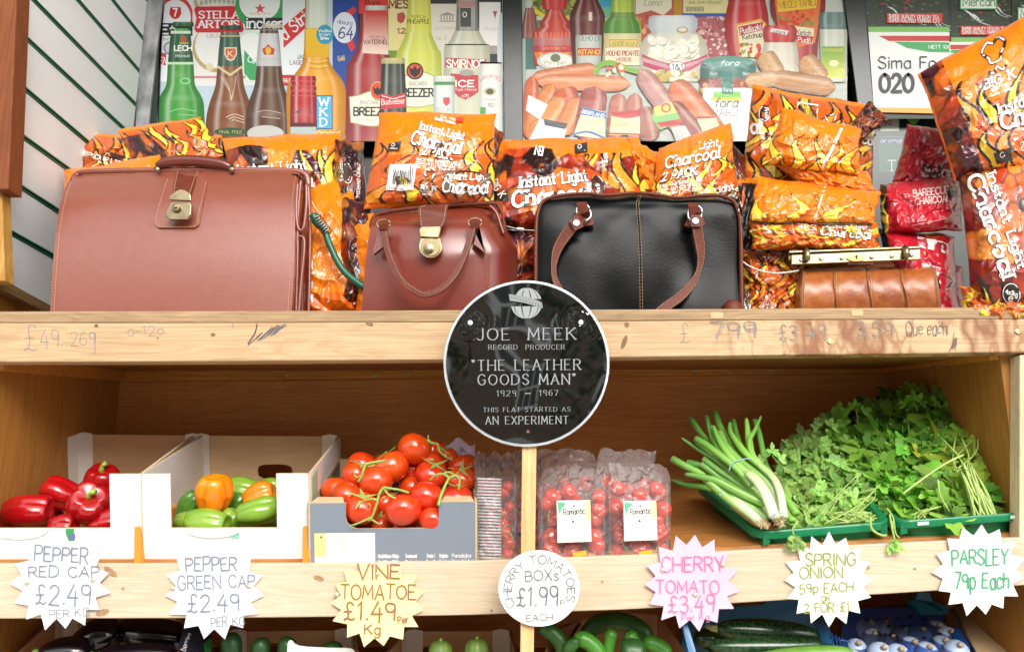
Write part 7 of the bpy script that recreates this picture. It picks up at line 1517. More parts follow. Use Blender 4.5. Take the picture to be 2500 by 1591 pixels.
pepper(148, 1204, .17, 38, 46, (.2, -pi/2+.35, 0), M_RPEP, 'red bell pepper in the middle of the left box behind the front two', 2, grp=GP1)
pepper(217, 1232, .09, 50, 48, (1.0, .35, .2), M_RPEP, 'large red bell pepper with a curved green stalk at the front of the box', 3, True, grp=GP1)
pepper(250, 1172, .24, 40, 36, (.55, .1, 0), M_RPEP, 'dark red bell pepper upright at the back of the left box', 4, True, grp=GP1)
pepper(152, 1286, .075, 26, 34, (0, pi/2, 0), M_RPEP, 'low red bell pepper half hidden behind the front rim of the left box', 5, grp=GP1)
pepper(258, 1276, .085, 30, 40, (0, pi/2-.2, 0), M_RPEP, 'red bell pepper squeezed against the right pillar of the left box', 6, grp=GP1)
pepper(28, 1278, .13, 36, 40, (0, pi/2, 0), M_RPEP, 'red bell pepper under the sideways one in the left corner', 7, grp=GP1)
pepper(238, 1238, .19, 40, 40, (0, .6, 0), M_RPEP, 'red bell pepper deep in the right part of the left box', 8, grp=GP1)
pepper(100, 1270, .2, 44, 44, (0, .9, 0), M_RPEP, 'red bell pepper at the bottom of the left box', 71, grp=GP1)
for (x, y, Y, r, l, rot, m, lab, sd, st) in (
    (523, 1207, .09, 41, 48, (.25, .1, 0), M_OPEP, 'bright orange bell pepper standing on top of the green ones', 11, False),
    (636, 1214, .12, 36, 40, (0, pi/2-.3, 0), M_OGPEP, 'orange bell pepper turning green at the right of the second box', 12, False),
    (594, 1196, .17, 34, 50, (0, pi/2+.2, 0), M_GPEP, 'bright green pepper behind the orange one', 13, False),
    (575, 1236, .15, 36, 40, (0, .2, 0), M_GPEPD, 'dark green pepper in the shade between the orange and the green one', 14, False),
    (630, 1249, .06, 34, 52, (0, pi/2-.25, .2), M_GPEP, 'large green pepper at the front right of the second box', 15, False),
    (505, 1272, .05, 32, 54, (0, pi/2+.1, 0), M_GPEP, 'pale green pepper at the front of the second box', 16, False),
    (468, 1240, .12, 30, 42, (0, .5, 0), M_GPEPD, 'dark green pepper at the left edge of the second box', 17, False),
    (562, 1272, .09, 30, 30, (0, .5, 0), M_GPEP, 'small green pepper between the two front ones', 18, False),
    (655, 1196, .2, 26, 32, (0, pi/2, 0), M_GPEP, 'small green pepper at the back right of the second box', 19, False),
    (455, 1274, .09, 26, 30, (0, pi/2, 0), M_GPEP, 'small green pepper in the front left corner of the second box', 20, False),
    (640, 1280, .15, 44, 44, (0, .2, 0), M_GPEPD, 'dark green pepper at the bottom right of the second box', 72, False)):
    pepper(x, y, Y, r, l, rot, m, lab, sd, st, grp=GP2)

# -- tomato crate
tC, fC, wC, dC = carton('blue grey cardboard crate of vine tomatoes with a white label', (757, 1228), (1160, 1224), (1142, 1120), (828, 1120), .0, .34, .112, .066, .215, .22, M_KRAFT2, M_GREYCARD, name='tomato_crate', cat='cardboard crate', flaps=False)
g = G(); fn = lambda x, y, l: fC(x, y, l); k = wC/403
g.rect(fn, 10*k, -.01, 158*k, .059, H('#ebe9e6')); g.rect(fn, 10*k, .018, 38*k, .059, H('#e9dc8c')); g.rect(fn, 24*k, .05, 29*k, .054, (.1, .1, .1))
for i in range(5): g.rect(fn, (60+i*9)*k, .026, (61.2+i*9)*k, .052, H('#8a8a88'))
for i, row in enumerate((('Handelsklasse I België', 'Trostomaat', 'Trieda 1', 'Belgicko', 'Paradajka'), ('Handelsklasse I Belgia', 'Klasetomat', 'Razred I', 'Belgija', 'Paradižnik'), ('Klasa I  Belgia', 'Pomidor', 'Categoria I', 'Belgica', 'Tomate Rama'))):
    for x, w, s in zip((166, 232, 284, 316, 346), (50, 28, 20, 20, 46), row): text(g, fn, s, x*k, .0125-i*.0098+.002, .0062, w*k, pen=.17, col=H('#e4e6e8'), yup=True, gap=1.2)
make('label_print', g, M_PRINT, tC)
g = G(); q = lerp(dC['rl'], dC['fl'], .1)-dC['nl']*.002
for a, b in (((-.0, -.006), (.05, -.04)),):
    g = slab([dC['rl']+(dC['fl']-dC['rl'])*u-UP*v-dC['nl']*.003 for u, v in ((.05, .004), (.32, .004), (.32, .034), (.2, .04), (.05, .04))], -dC['nl'], .0008)
make('inner_print', g, M_NAVY, tC)
for s in (dC['fl']+dC['U']*.002, dC['fr']-dC['U']*.06):
    g = slab([s, s+dC['U']*.058, s+dC['U']*.05-dC['nf']*.028+UP*.002, s+dC['U']*.004-dC['nf']*.03+UP*.002], UP, .002); make('corner_flap', g, M_KRAFT2, tC)
# lilac tissue paper
for (x0, x1, y0, y1, Y, s, lab) in ((1075, 1160, 1078, 1180, .25, 3, 'lilac paper sticking up behind the tomatoes on the right'), (940, 1040, 1158, 1250, .17, 5, 'lilac tissue paper between the vine tomatoes')):
    o = film_sheet('tissue_paper', x0, x1, y0, y1, Y, .03, s, mat('lilac_tissue', H('#cbb8cc'), rough=.8), 26, 26, 3, 3); tag(o, lab, 'paper')
M_TOM = mat('tomato_skin', H('#dc4010'), rough=.2, coat=.6, noise=[(1.5, H('#e0601a'), .5)], rand=.12, sss=.06)
M_VINE = mat('tomato_vine', H('#86a84c'), rough=.55, noise=(80, H('#a3bf6c'), .6), bump=(200, .3))
def sphere_mesh(r, n=26, m_=16, dim=.12, lob=0):
    g = G(); vs = []
    for i in range(m_+1):
        a = pi*i/m_; z = cos(a)*.92
        if a < .6: z -= dim*(1-a/.6)**1.3
        for j in range(n): 
            th = 2*pi*j/n; k = 1+lob*cos(5*th)*max(0, cos(a))**1; vs.append((r*sin(a)*k*cos(th), r*sin(a)*k*sin(th), r*z))
    g.add(vs, [(i*n+j, i*n+(j+1) % n, (i+1)*n+(j+1) % n, (i+1)*n+j) for i in range(m_) for j in range(n)]); return g
TM = make('tomato', sphere_mesh(1, 30, 20, .14, .025), M_TOM, smooth=True).data; bpy.data.objects.remove(bpy.data.objects['tomato'])
def calyx(M, r, seed):
    g = G(); rnd = random.Random(seed)
    for k in range(5):
        a = k*2*pi/5+rnd.random()*.5; L_ = r*(.75+.5*rnd.random()); lift = rnd.random()*.5; d = Vector((cos(a), sin(a), 0)); s = Vector((-sin(a), cos(a), 0)); pts = []
        for t in (0, .35, .7, 1):
            p = d*(L_*t)+Vector((0, 0, r*(.82-.25*t*t+lift*t*t))); w = r*.13*(1-t)**.7+.0003; pts += [tuple(M @ (p-s*w)), tuple(M @ (p+s*w+Vector((0, 0, .0006)))) ]
        g.add(pts, [(2*i, 2*i+1, 2*i+3, 2*i+2) for i in range(3)])
    return g
def tomato(px, py, Y, rpx, axis, seed, parent=None, label=None, cal=False):
    s = S(Y); c = P(px, py, Y); r = rpx*s*1.05; o = bpy.data.objects.new('tomato', TM); COL.objects.link(o)
    q = Vector(axis).normalized().to_track_quat('Z', 'Y'); M = Matrix.Translation(c) @ q.to_matrix().to_4x4()
    base = parent.location if parent else Vector((0, 0, 0)); o.parent = parent
    o.location = c-base; o.rotation_euler = q.to_euler(); o.scale = (r, r, r*(.9+.08*random.Random(seed).random()))
    if label: tag(o, label, 'tomato', 'loose tomatoes in the blue grey crate')
    if cal:
        g = calyx(Matrix.Identity(4), 1.0, seed); cx = make('calyx', g, M_VINE, o, loc=(0, 0, 0))
    return o
def truss(label, toms, stems, Y0):
    c = P(toms[0][0], toms[0][1], toms[0][2]); t = thing('tomato_truss', label, 'tomatoes on the vine', tuple(c), 'tomato trusses in the blue grey crate')
    for i, (x, y, Y, r, ax, cal) in enumerate(toms): tomato(x, y, Y, r, ax, i*7+int(x), t, cal=cal)
    for pts, Yf, w in stems:
        g = G(); pp = pxl(pts, Yf, 5); k = len(pp); g.tube(pp, [w*.82*(1-.4*i/(k-1)) for i in range(k)], 8); make('stem', g, M_VINE, t, smooth=True)
L0 = lambda a, b: (lambda s: a+(b-a)*s)
truss('tomato truss at the front left of the crate with a long forked stem',
      [(883, 1240, .035, 39, (.2, -.5, .7), True), (984, 1244, .02, 41, (-.1, .2, 1), False), (848, 1210, .07, 36, (.3, -.2, .8), False), (820, 1195, .11, 33, (0, -.2, 1), False), (944, 1229, .085, 30, (.2, -.3, .8), True), (930, 1278, .06, 25, (0, -.5, .8), True), (846, 1272, .055, 21, (.2, -.5, .8), True)],
      [([(937, 1189), (926, 1205), (918, 1235), (908, 1262), (900, 1270)], L0(-.005, -.002), .0034), ([(908, 1262), (885, 1272), (865, 1280), (856, 1282)], L0(-.004, .0), .0026), ([(900, 1262), (915, 1272), (928, 1280)], L0(-.004, .0), .0024), ([(920, 1220), (905, 1217), (885, 1222)], L0(-.008, -.01), .0028), ([(937, 1189), (955, 1192), (975, 1195), (998, 1202)], L0(0, .0), .0032), ([(937, 1192), (950, 1208), (968, 1216), (985, 1214)], L0(-.002, .0), .0026)], 0)
truss('tomato truss at the upper left of the crate with a cut stem on top',
      [(918, 1176, .07, 37, (-.2, .2, 1), False), (885, 1135, .14, 34, (.4, -.2, .8), False), (954, 1139, .12, 41, (-.3, -.2, .9), True), (870, 1158, .11, 32, (.4, -.3, .8), True), (1006, 1147, .16, 27, (0, 0, 1), False)],
      [([(940, 1124), (915, 1128), (895, 1132), (888, 1145), (884, 1160), (874, 1176)], L0(.06, .05), .0036), ([(892, 1134), (905, 1138), (915, 1134)], L0(.06, .06), .0028), ([(884, 1158), (872, 1165), (864, 1158)], L0(.05, .055), .0022)], 0)
truss('tomato truss at the right of the crate with a thick forked stem',
      [(1041, 1210, .045, 38, (.2, -.2, 1), False), (1054, 1160, .10, 37, (.3, -.5, .8), True), (1127, 1169, .09, 33, (0, -.6, .8), True), (1114, 1219, .055, 38, (0, -.2, 1), True), (1056, 1268, .03, 32, (0, .2, 1), False)],
      [([(1070, 1234), (1078, 1205), (1090, 1178), (1097, 1165)], L0(-.005, .01), .0038), ([(1097, 1166), (1082, 1156), (1062, 1160), (1050, 1172)], L0(.01, .02), .003), ([(1097, 1166), (1112, 1160), (1122, 1170), (1120, 1195)], L0(.01, .01), .003), ([(1085, 1154), (1098, 1152), (1112, 1160)], L0(.02, .02), .0026)], 0)
truss('tomato truss on top at the back right of the crate',
      [(1013, 1095, .13, 39, (.5, .1, 1), False), (1058, 1102, .19, 30, (.3, -.3, .8), False), (1131, 1139, .14, 34, (-.2, -.2, 1), False), (1054, 1136, .145, 36, (.2, .2, 1), False), (1088, 1118, .18, 28, (0, -.3, 1), True)],
      [([(1044, 1072), (1052, 1080), (1068, 1084), (1072, 1098), (1085, 1112), (1104, 1122)], L0(.12, .11), .0036), ([(1068, 1084), (1082, 1098), (1098, 1108)], L0(.12, .13), .0026), ([(1046, 1062), (1044, 1074)], L0(.12, .12), .002)], 0)
for i, (x, y, Y, r, lab) in enumerate(((1008, 1190, .15, 34, 'tomato in the shade in the middle of the crate'), (1095, 1175, .17, 34, 'shaded tomato under the right hand stems'), (900, 1205, .14, 36, 'shaded tomato low in the left of the crate'), (980, 1290, .08, 32, 'tomato behind the front rim at the centre'), (1110, 1262, .09, 34, 'tomato tucked behind the right pillar of the crate'), (1060, 1300, .10, 34, 'tomato at the bottom of the crate right of centre'), (890, 1300, .10, 34, 'tomato at the bottom of the crate left of centre'), (800, 1230, .12, 28, 'tomato tucked behind the left pillar of the crate'), (1040, 1240, .13, 34, 'tomato wedged under the thick forked stem'))):
    tomato(x, y, Y, r, (.1, -.2, 1), 90+i, None, lab)

# -- cherry tomato packs
M_CHERRY = mat('cherry_tomato_skin', H('#d83a24'), rough=.18, coat=.5, noise=(30, H('#dd5028'), .5))
M_PACKFILM = film_mat('shiny_pack_film', .10, strength=.8, milky=.09)
M_CTRAY = mat('clear_tray', H('#e9e3e2'), rough=.1, alpha=.2, spec=.8)
CM = make('cherry_tomato', sphere_mesh(1, 16, 10, .1), M_CHERRY, smooth=True).data; bpy.data.objects.remove(bpy.data.objects['cherry_tomato'])
def pack(label, x0, x1, y0, y1, Y, th, lab=None, crest=30, seed=1, side=False, rows=(5, 3)):
    rnd = random.Random(seed); c = P((x0+x1)/2, y1, Y+th/2); t = thing('cherry_tomato_pack', label, 'cherry tomato pack', tuple(c), 'packs of cherry tomatoes')
    W_, Hh = x1-x0, y1-y0
    rows_, cols_ = rows
    for i in range(rows_):
        for j in range(cols_):
            for dpt in (0, 1):
                if rnd.random() < .1: continue
                o = bpy.data.objects.new('cherry_tomato', CM); COL.objects.link(o); r = S(Y)*min(W_/cols_, Hh/rows_)*.5*(.85+.35*rnd.random())
                p = P(x0+W_*(j+.5+(rnd.random()-.5)*.4)/cols_, y0+Hh*.12+Hh*.85*(i+.5+(rnd.random()-.5)*.6)/rows_, Y+.014+dpt*.022+rnd.random()*.006); o.parent = t; o.location = p-c; o.scale = (r, r, r*1.1); o.rotation_euler = (rnd.random()*3, rnd.random()*3, 0)
    for k in range(5):   # thin stalks
        x = x0+W_*(.15+.7*rnd.random()); y = y0+Hh*(.25+.6*rnd.random()); g = G(); g.tube(pxl([(x, y), (x+14*(rnd.random()-.5)*2, y+18), (x+30*(rnd.random()-.5), y+42)], Y+.008), .0011, 6); make('stalk', g, M_VINE, t, smooth=True)
    # tray: open shallow box with rim
    g = G(); a, b = P(x0+6, y1-2, Y+.004), P(x1-6, y1-2, Y+.004); a2, b2 = P(x0+6, y0+Hh*.1, Y+.004), P(x1-6, y0+Hh*.1, Y+.004)
    for q in ((a, a2), (b, b2)): g.hexa([q[0], q[1], q[1]+Vector((0, th-.01, 0)), q[0]+Vector((0, th-.01, 0))], [v+Vector((.0015, 0, 0)) for v in (q[0], q[1], q[1]+Vector((0, th-.01, 0)), q[0]+Vector((0, th-.01, 0)))])
    make('tray', g, M_CTRAY, t)
    if side:
        for k in range(26):     # ribbed wall of the clear punnet
            y = y0+Hh*(.12+.86*k/26); g = G(); g.tube([P(x0+3+2*sin(k), y, Y+.001), P(x0+W_*.62, y+2, Y+.0-.001)], .0021, 6); make('rib', g, mat('frosted_rib', H('#eadfe0'), rough=.15, alpha=.8), t, smooth=True)
    # film: front sheet pillow + gathered crest
    n, m_ = 60, 80; u, v = np.meshgrid(np.linspace(0, 1, n), np.linspace(0, 1, m_))
    px = x0-3+(W_+6)*u; py = y1-v*(Hh+crest); top = np.clip((v-.72)/.28, 0, 1); px = px+(x0+x1)/2*top*.10-px*top*.10 + 8*np.sin(v*9+seed)*top; py = py+top*14*(fbm(u*6, u*0+seed, seed)-.5)*2
    cr = (1-np.abs(2*vnoise(u*7+v*5+seed, v*9-u*4, seed)-1))**3*.010+(1-np.abs(2*vnoise(u*16-v*9, v*13+u*12, seed+3)-1))**3*.005
    d = .010*np.sin(pi*u)**.4*np.clip(1-top*.9, 0, 1)+cr*(.35+1.3*top)
    A = PN(px, py, Y+.004+th*.45*top-d); g = G(); g.grid(A)
    B = PN(px, py, Y+th-(th*.5)*top+d*.6); g.grid(B, flip=True); g.grid(np.stack([A[:, 0], B[:, 0]])); g.grid(np.stack([B[:, -1], A[:, -1]])); make('wrapper', g, M_PACKFILM, t, smooth=True)
    if lab:
        g = G(); (lx0, lx1, ly0, ly1) = lab; fn = flatmap(Y-.021)
        g.poly(fn, [(lx0, ly0), (lx1-2, ly0-1), (lx1+1, ly1-3), (lx0+2, ly1)], H('#e9e8e2')); w = lx1-lx0; hh = ly1-ly0
        g.poly(fn, [(lx0+w*.6, ly0), (lx1-2, ly0), (lx1-1, ly0+hh*.5), (lx0+w*.75, ly0+hh*.42)], [H('#e9e8e2'), H('#ecd98c'), H('#ecd98c'), H('#e9e8e2')])
        g.poly(fn, crom([(lx0+4, ly0+4), (lx0+22, ly0+8), (lx0+12, ly0+20), (lx0+8, ly0+34), (lx0+3, ly0+18)], 4, True), H('#5fb08a')); text(g, fn, 'Romantic', lx0+w*.2, ly0+hh*.34, hh*.13, w*.62, pen=.15, col=H('#1c1c1c'), rot=-.06, slant=.1)
        g.disc(fn, lx0+w*.5, ly0+hh*.13, 3, 3, H('#77777a')); g.disc(fn, lx0+w*.48, ly0+hh*.5, 3, 3, H('#4a4a4a')); text(g, fn, '250g', lx0+w*.28, ly0+hh*.86, hh*.09, w*.22, pen=.12, col=H('#a8a8a4'))
        for k in range(8): g.rect(fn, lx1-w*.14, ly0+hh*(.62+k*.036), lx1-3, ly0+hh*(.635+k*.036), H('#8c8c8a'))
        make('label', g, M_PRINT, t)
        g = G(); yy = y1-10; g.poly(flatmap(Y-.020), [(lx0+w*.45, yy-4), (lx0+w*.85, yy-9), (lx0+w*.88, yy+2), (lx0+w*.5, yy+9)], H('#efa52c')); make('price_sticker', g, M_PRINT, t)
    return t
pack('tall stack of cherry tomato punnets seen edge on beside the crate', 1162, 1262, 1140, 1372, .03, .10, crest=32, seed=3, side=True, rows=(8, 2))
pack('cherry tomato pack half hidden behind the wooden stake', 1258, 1325, 1165, 1368, .08, .08, crest=60, seed=14, rows=(6, 2))
pack('front left cherry tomato pack with a cream label, just right of the stake', 1316, 1480, 1165, 1362, .025, .055, (1359, 1443, 1221, 1324), 26, 5, rows=(5, 3))
pack('front right cherry tomato pack with a cream label', 1482, 1634, 1160, 1360, .025, .055, (1522, 1604, 1222, 1320), 22, 7, rows=(5, 3))
pack('cherry tomato pack behind the front two, with its film crest standing up', 1310, 1462, 1150, 1330, .13, .05, None, 48, 9, rows=(5, 3))
pack('rear right cherry tomato pack with a folded clear seam', 1455, 1600, 1150, 1330, .12, .05, None, 52, 11, rows=(5, 3))

# -- green trays
M_TRAY = mat('green_plastic', H('#0c7a4c'), rough=.28, spec=.5, noise=(6, H('#0a6a42'), .4), bump=(50, .08))
def tray(label, FL, FR, RR, RL, h, group='green plastic trays', m=M_TRAY, name='plastic_tray', cat='tray', Yfn=None):
    fl, fr, rr, rl = P(*FL, .021), P(*FR, .021), P(*RR, .30), P(*RL, .30); c = (fl+fr+rr+rl)/4-UP*h; t = thing(name, label, cat, tuple(c), group)
    def loop(ins, dz, r=.035):
        cs = []; C4 = [fl, fr, rr, rl]; ctr = (fl+fr+rr+rl)/4
        for i in range(4):
            p = C4[i]; a = C4[i-1]; b = C4[(i+1) % 4]; da = (a-p).normalized(); db = (b-p).normalized(); p = p+(da+db)*ins
            for k in range(7):
                s_ = k/6; q0 = p+da*r; q1 = p+db*r; q = (q0*(1-s_)**2)+(p*2*s_*(1-s_))+(q1*s_**2); cs.append(q+UP*dz)
        return cs
    prof = [(.020, -h+.002), (.012, -.012), (.010, -.004), (.008, 0), (-.002, .0015), (-.004, -.001), (-.004, -.012), (-.001, -.012), (.004, -.006), (.010, -.014), (.0175, -h)]
    g = G(); vs = []; n = 28
    for ins, dz in prof: vs += loop(ins, dz)
    g.add(vs, [(i*n+j, i*n+(j+1) % n, (i+1)*n+(j+1) % n, (i+1)*n+j) for i in range(len(prof)-1) for j in range(n)]+[tuple(range(n)), tuple(range((len(prof)-1)*n+n-1, (len(prof)-1)*n-1, -1))])
    b = make('basin', g, m, t, smooth=True, sharp=40)
    for a_, b_ in ((fl, fr),):
        for s_ in (.04, .93):
            p = a_.lerp(b_, s_)-UP*.004; g = G(); g.hexa([p+Vector((0, -.001, 0)), p+(b_-a_).normalized()*.012+Vector((0, -.001, 0)), p+(b_-a_).normalized()*.012-UP*.018+Vector((0, -.001, 0)), p-UP*.02+Vector((0, -.001, 0))], [q+Vector((0, .012, 0)) for q in (p, p+(b_-a_).normalized()*.012, p+(b_-a_).normalized()*.012-UP*.018, p-UP*.02)]); make('rim_lug', g, m, t)
    return t, fl, fr, rr, rl
tr1_, a1, b1, c1, d1 = tray('long green plastic tray holding spring onions and coriander', (1850, 1299), (2172, 1274), (2060, 1150), (1700, 1180), .050)
tr2_, a2, b2, c2, d2 = tray('green plastic tray of parsley at the right end of the middle shelf', (2186, 1273), (2500, 1251), (2425, 1180), (2130, 1185), .050)
for s_ in (.16, .88):
    p = a2.lerp(b2, s_)+Vector((0, -.005, -.003)); d_ = (b2-a2).normalized(); g = slab([p, p+d_*.02, p+d_*.02-UP*.006, p-UP*.006], Vector((0, -1, 0)), .0006); make('tape_patch', g, mat('white_tape', H('#d5e4dc'), rough=.6), tr2_)

# -- herbs
def leaf_mesh(name, kind, seed, m):
    rnd = random.Random(seed); pts = []
    if kind == 'parsley':   # three deep lobes with teeth
        for ba, ln in ((-1.05, .75), (0, 1.0), (1.05, .75)):
            for dt, f in ((-.42, .55), (-.33, .78), (-.2, .74), (-.1, .97), (0, 1.0), (.1, .95), (.2, .74), (.33, .78), (.42, .55)):
                a = ba+dt*1.05; r = ln*f*(.92+.16*rnd.random()); pts.append((r*sin(a), r*cos(a)))
            if ba < 1: pts.append((.26*sin(ba+.52), .26*cos(ba+.52)))
        pts = [(0, -.02)] + pts
    else:
        for i in range(17):
            a = -2.2+4.4*i/16; r = (.55+.3*cos(a*1.0))*(1.0 if i % 2 else .74)*(.9+.2*rnd.random()); pts.append((r*sin(a), r*cos(a)+.2))
        pts = [(0, -.02)] + pts
    k1, k2 = (rnd.random()-.3)*1.8, (rnd.random()-.5)*1.8
    f = lambda x, y: (x, y, .10*abs(x)*1.6-k1*.35*(y)**2-k2*.3*x*x+.03*sin(x*9+y*7))
    vs = [f(0, .42)]+[f(x, y) for x, y in pts]; n = len(pts); g = G(); g.add(vs, [(0, 1+i, 1+(i+1) % n) for i in range(n)]+[])
    o = make(name, g, m, smooth=True); me = o.data; bpy.data.objects.remove(o); return me
def leafmat(name, c, c2, rand):
    m = mat(name, c, rough=.42, spec=.45, noise=(2.5, c2, .6), bump=(12, .25), rand=rand)
    n = m.node_tree.nodes; L = m.node_tree.links; b = n['Principled BSDF']; src = b.inputs['Base Color'].links[0].from_socket
    tl = n.new('ShaderNodeBsdfTranslucent'); L.new(src, tl.inputs[0]); mx = n.new('ShaderNodeMixShader'); mx.inputs[0].default_value = .42; o = n['Material Output']
    L.new(b.outputs[0], mx.inputs[1]); L.new(tl.outputs[0], mx.inputs[2]); L.new(mx.outputs[0], o.inputs[0]); return m
M_PARS = leafmat('parsley_leaf', H('#90cc50'), H('#5fae3a'), .55); M_PARSY = leafmat('yellowing_parsley_leaf', H('#b9cc4a'), H('#8aa42e'), .2); M_COR = leafmat('coriander_leaf', H('#b4de7c'), H('#84bc54'), .5)
M_STEMG = mat('herb_stem', H('#a3bf66'), rough=.4, rand=.2)
LP = [leaf_mesh('leaf', 'parsley', i, M_PARS) for i in range(5)]; LY = [leaf_mesh('leaf', 'parsley', i+9, M_PARSY) for i in range(2)]; LC = [leaf_mesh('leaf', 'coriander' if i == 1 else 'parsley', i+20, M_COR) for i in range(6)]
def inside(x, y, poly):
    c = False; n = len(poly)
    for i in range(n):
        x1, y1 = poly[i]; x2, y2 = poly[(i+1) % n]
        if (y1 > y) != (y2 > y) and x < (x2-x1)*(y-y1)/(y2-y1)+x1: c = not c
    return c
def herb(name, label, cat, poly, Yn, Yf, n, size, meshes, seed, stems, stemY, extra=0, yel=None, group=None):
    """bunch of leaves inside a photographed outline, depth rising with height; front layer leaves are parts"""
    rnd = random.Random(seed); xs = [p[0] for p in poly]; ys = [p[1] for p in poly]; x0, x1, y0, y1 = min(xs), max(xs), min(ys), max(ys)
    c = P((x0+x1)/2, y1, (Yn+Yf)/2); t = thing(name, label, cat, tuple(c), group); pts = []
    tot = n+extra; stuff = G()
    while len(pts) < tot:
        x, y = x0+(x1-x0)*rnd.random(), y0+(y1-y0)*rnd.random()
        if inside(x, y, poly): pts.append((x, y))
    for i, (x, y) in enumerate(pts):
        v = (y1-y)/(y1-y0); xc = abs((x-(x0+x1)/2)/((x1-x0)/2)); front = i < n
        Y = Yn+(Yf-Yn)*v**1.1+.03*xc*xc+(rnd.random()*.035 if front else .03+rnd.random()*.05)
        p = P(x, y, Y); nd = Vector(((rnd.random()-.5)*2.4, -1, .6+2.2*(rnd.random()-.4))).normalized()
        tip = Vector((rnd.random()-.5, (rnd.random()-.5)*.5, (rnd.random()-.72)*1.2)); tip = (tip-nd*tip.dot(nd)).normalized(); xa = tip.cross(nd)
        M = Matrix((xa, tip, nd)).transposed(); s = size*(.65+.6*rnd.random())*S(Y)
        me = rnd.choice(meshes)
        if yel and yel(x, y, rnd): me = rnd.choice(LY)
        if front:
            o = bpy.data.objects.new('leaf', me); COL.objects.link(o); o.parent = t; o.location = p-c; o.rotation_euler = M.to_euler(); o.scale = (s, s, s)
        else:
            vs = [tuple(p+M @ (Vector(q.co)*s)) for q in me.vertices]; stuff.add(vs, [tuple(f.vertices) for f in me.polygons])
    if extra: so_ = make('inner_leaves', stuff, meshes[0].materials[0], t, smooth=True); so_['kind'] = 'stuff'
    for q in stems:
        w = q[1]; g = G(); g.tube(pxl(q[0], q[2] if len(q) > 2 else stemY, 4), w, 6); make('stem', g, M_STEMG, t, smooth=True)
    return t
def fan(x, y, pts, w, Y, n, jit, seed, bend=.2):
    rnd = random.Random(seed); out = []
    for i in range(n):
        ex, ey = pts[0][0]+(pts[1][0]-pts[0][0])*rnd.random(), pts[0][1]+(pts[1][1]-pts[0][1])*rnd.random(); sx, sy = x+(rnd.random()-.5)*jit, y+(rnd.random()-.5)*jit*.6
        mx, my = (sx+ex)/2+(rnd.random()-.5)*30*bend*5, (sy+ey)/2+(rnd.random()-.5)*20*bend*5; out.append(([(sx, sy), (mx, my), (ex, ey)], w*(.7+.6*rnd.random()), L0(Y[0]+rnd.random()*.02, Y[1]+rnd.random()*.02)))
    return out
cor_poly = [(1905, 1240), (1900, 1160), (1912, 1100), (1925, 1075), (1960, 1070), (2000, 1050), (2060, 1075), (2110, 1090), (2150, 1130), (2170, 1180), (2172, 1262), (2130, 1290), (2000, 1296), (1935, 1296)]
herb('coriander_bunch', 'pale green coriander heaped in the left green tray', 'coriander', cor_poly, .035, .24, 300, 31, LC, 5,
     fan(2130, 1258, [(2020, 1250), (2080, 1278)], .0010, (.01, .02), 14, 30, 4, .25)+fan(2100, 1180, [(1950, 1250), (2120, 1280)], .0008, (.03, .01), 8, 120, 6, .4)+[([(2125, 1262), (2128, 1290), (2150, 1305), (2165, 1306)], .0022, .0), ([(2172, 1255), (2178, 1290), (2184, 1320), (2180, 1345)], .0018, -.006), ([(2165, 1240), (2180, 1262), (2186, 1300), (2196, 1312)], .0015, -.004)], .03, extra=520)
mid_poly = [(2020, 1075), (2010, 1040), (2060, 1030), (2090, 1010), (2110, 985), (2150, 985), (2180, 970), (2215, 1000), (2240, 1060), (2270, 1120), (2290, 1200), (2290, 1262), (2200, 1268), (2170, 1200), (2130, 1130), (2080, 1080)]
herb('parsley_bunch', 'dark green parsley bunch between the coriander and the stemmed bunch', 'parsley', mid_poly, .05, .30, 300, 52, LP, 8,
     fan(2245, 1262, [(2235, 1235), (2300, 1250)], .0010, (.02, .04), 10, 40, 9, .15)+[([(2204, 1205), (2250, 1170), (2310, 1130), (2352, 1110)], .0019, L0(.03, .05)), ([(2290, 1170), (2296, 1210), (2320, 1250)], .0014, .03)], .05, extra=380, group='parsley bunches in the green trays')
par_poly = [(2190, 1010), (2212, 978), (2240, 990), (2262, 968), (2290, 1000), (2325, 978), (2350, 1000), (2384, 990), (2378, 952), (2416, 958), (2425, 1000), (2456, 1030), (2466, 1090), (2468, 1165), (2450, 1190), (2420, 1200), (2380, 1250), (2300, 1262), (2255, 1200), (2235, 1130), (2200, 1060)]
herb('parsley_bunch', 'fresh parsley bunch with thick pale stems at the right end of the shelf', 'parsley', par_poly, .03, .28, 300, 60, LP, 12,
     fan(2358, 1140, [(2375, 1262), (2436, 1256)], .0018, (.06, .02), 22, 34, 15, .08)+fan(2345, 1150, [(2290, 1060), (2400, 1070)], .0012, (.05, .14), 6, 30, 17, .3), .03, extra=420,
     yel=lambda x, y, r: (2290 < x < 2420 and 1080 < y < 1180 and r.random() < .6) or r.random() < .05, group='parsley bunches in the green trays')
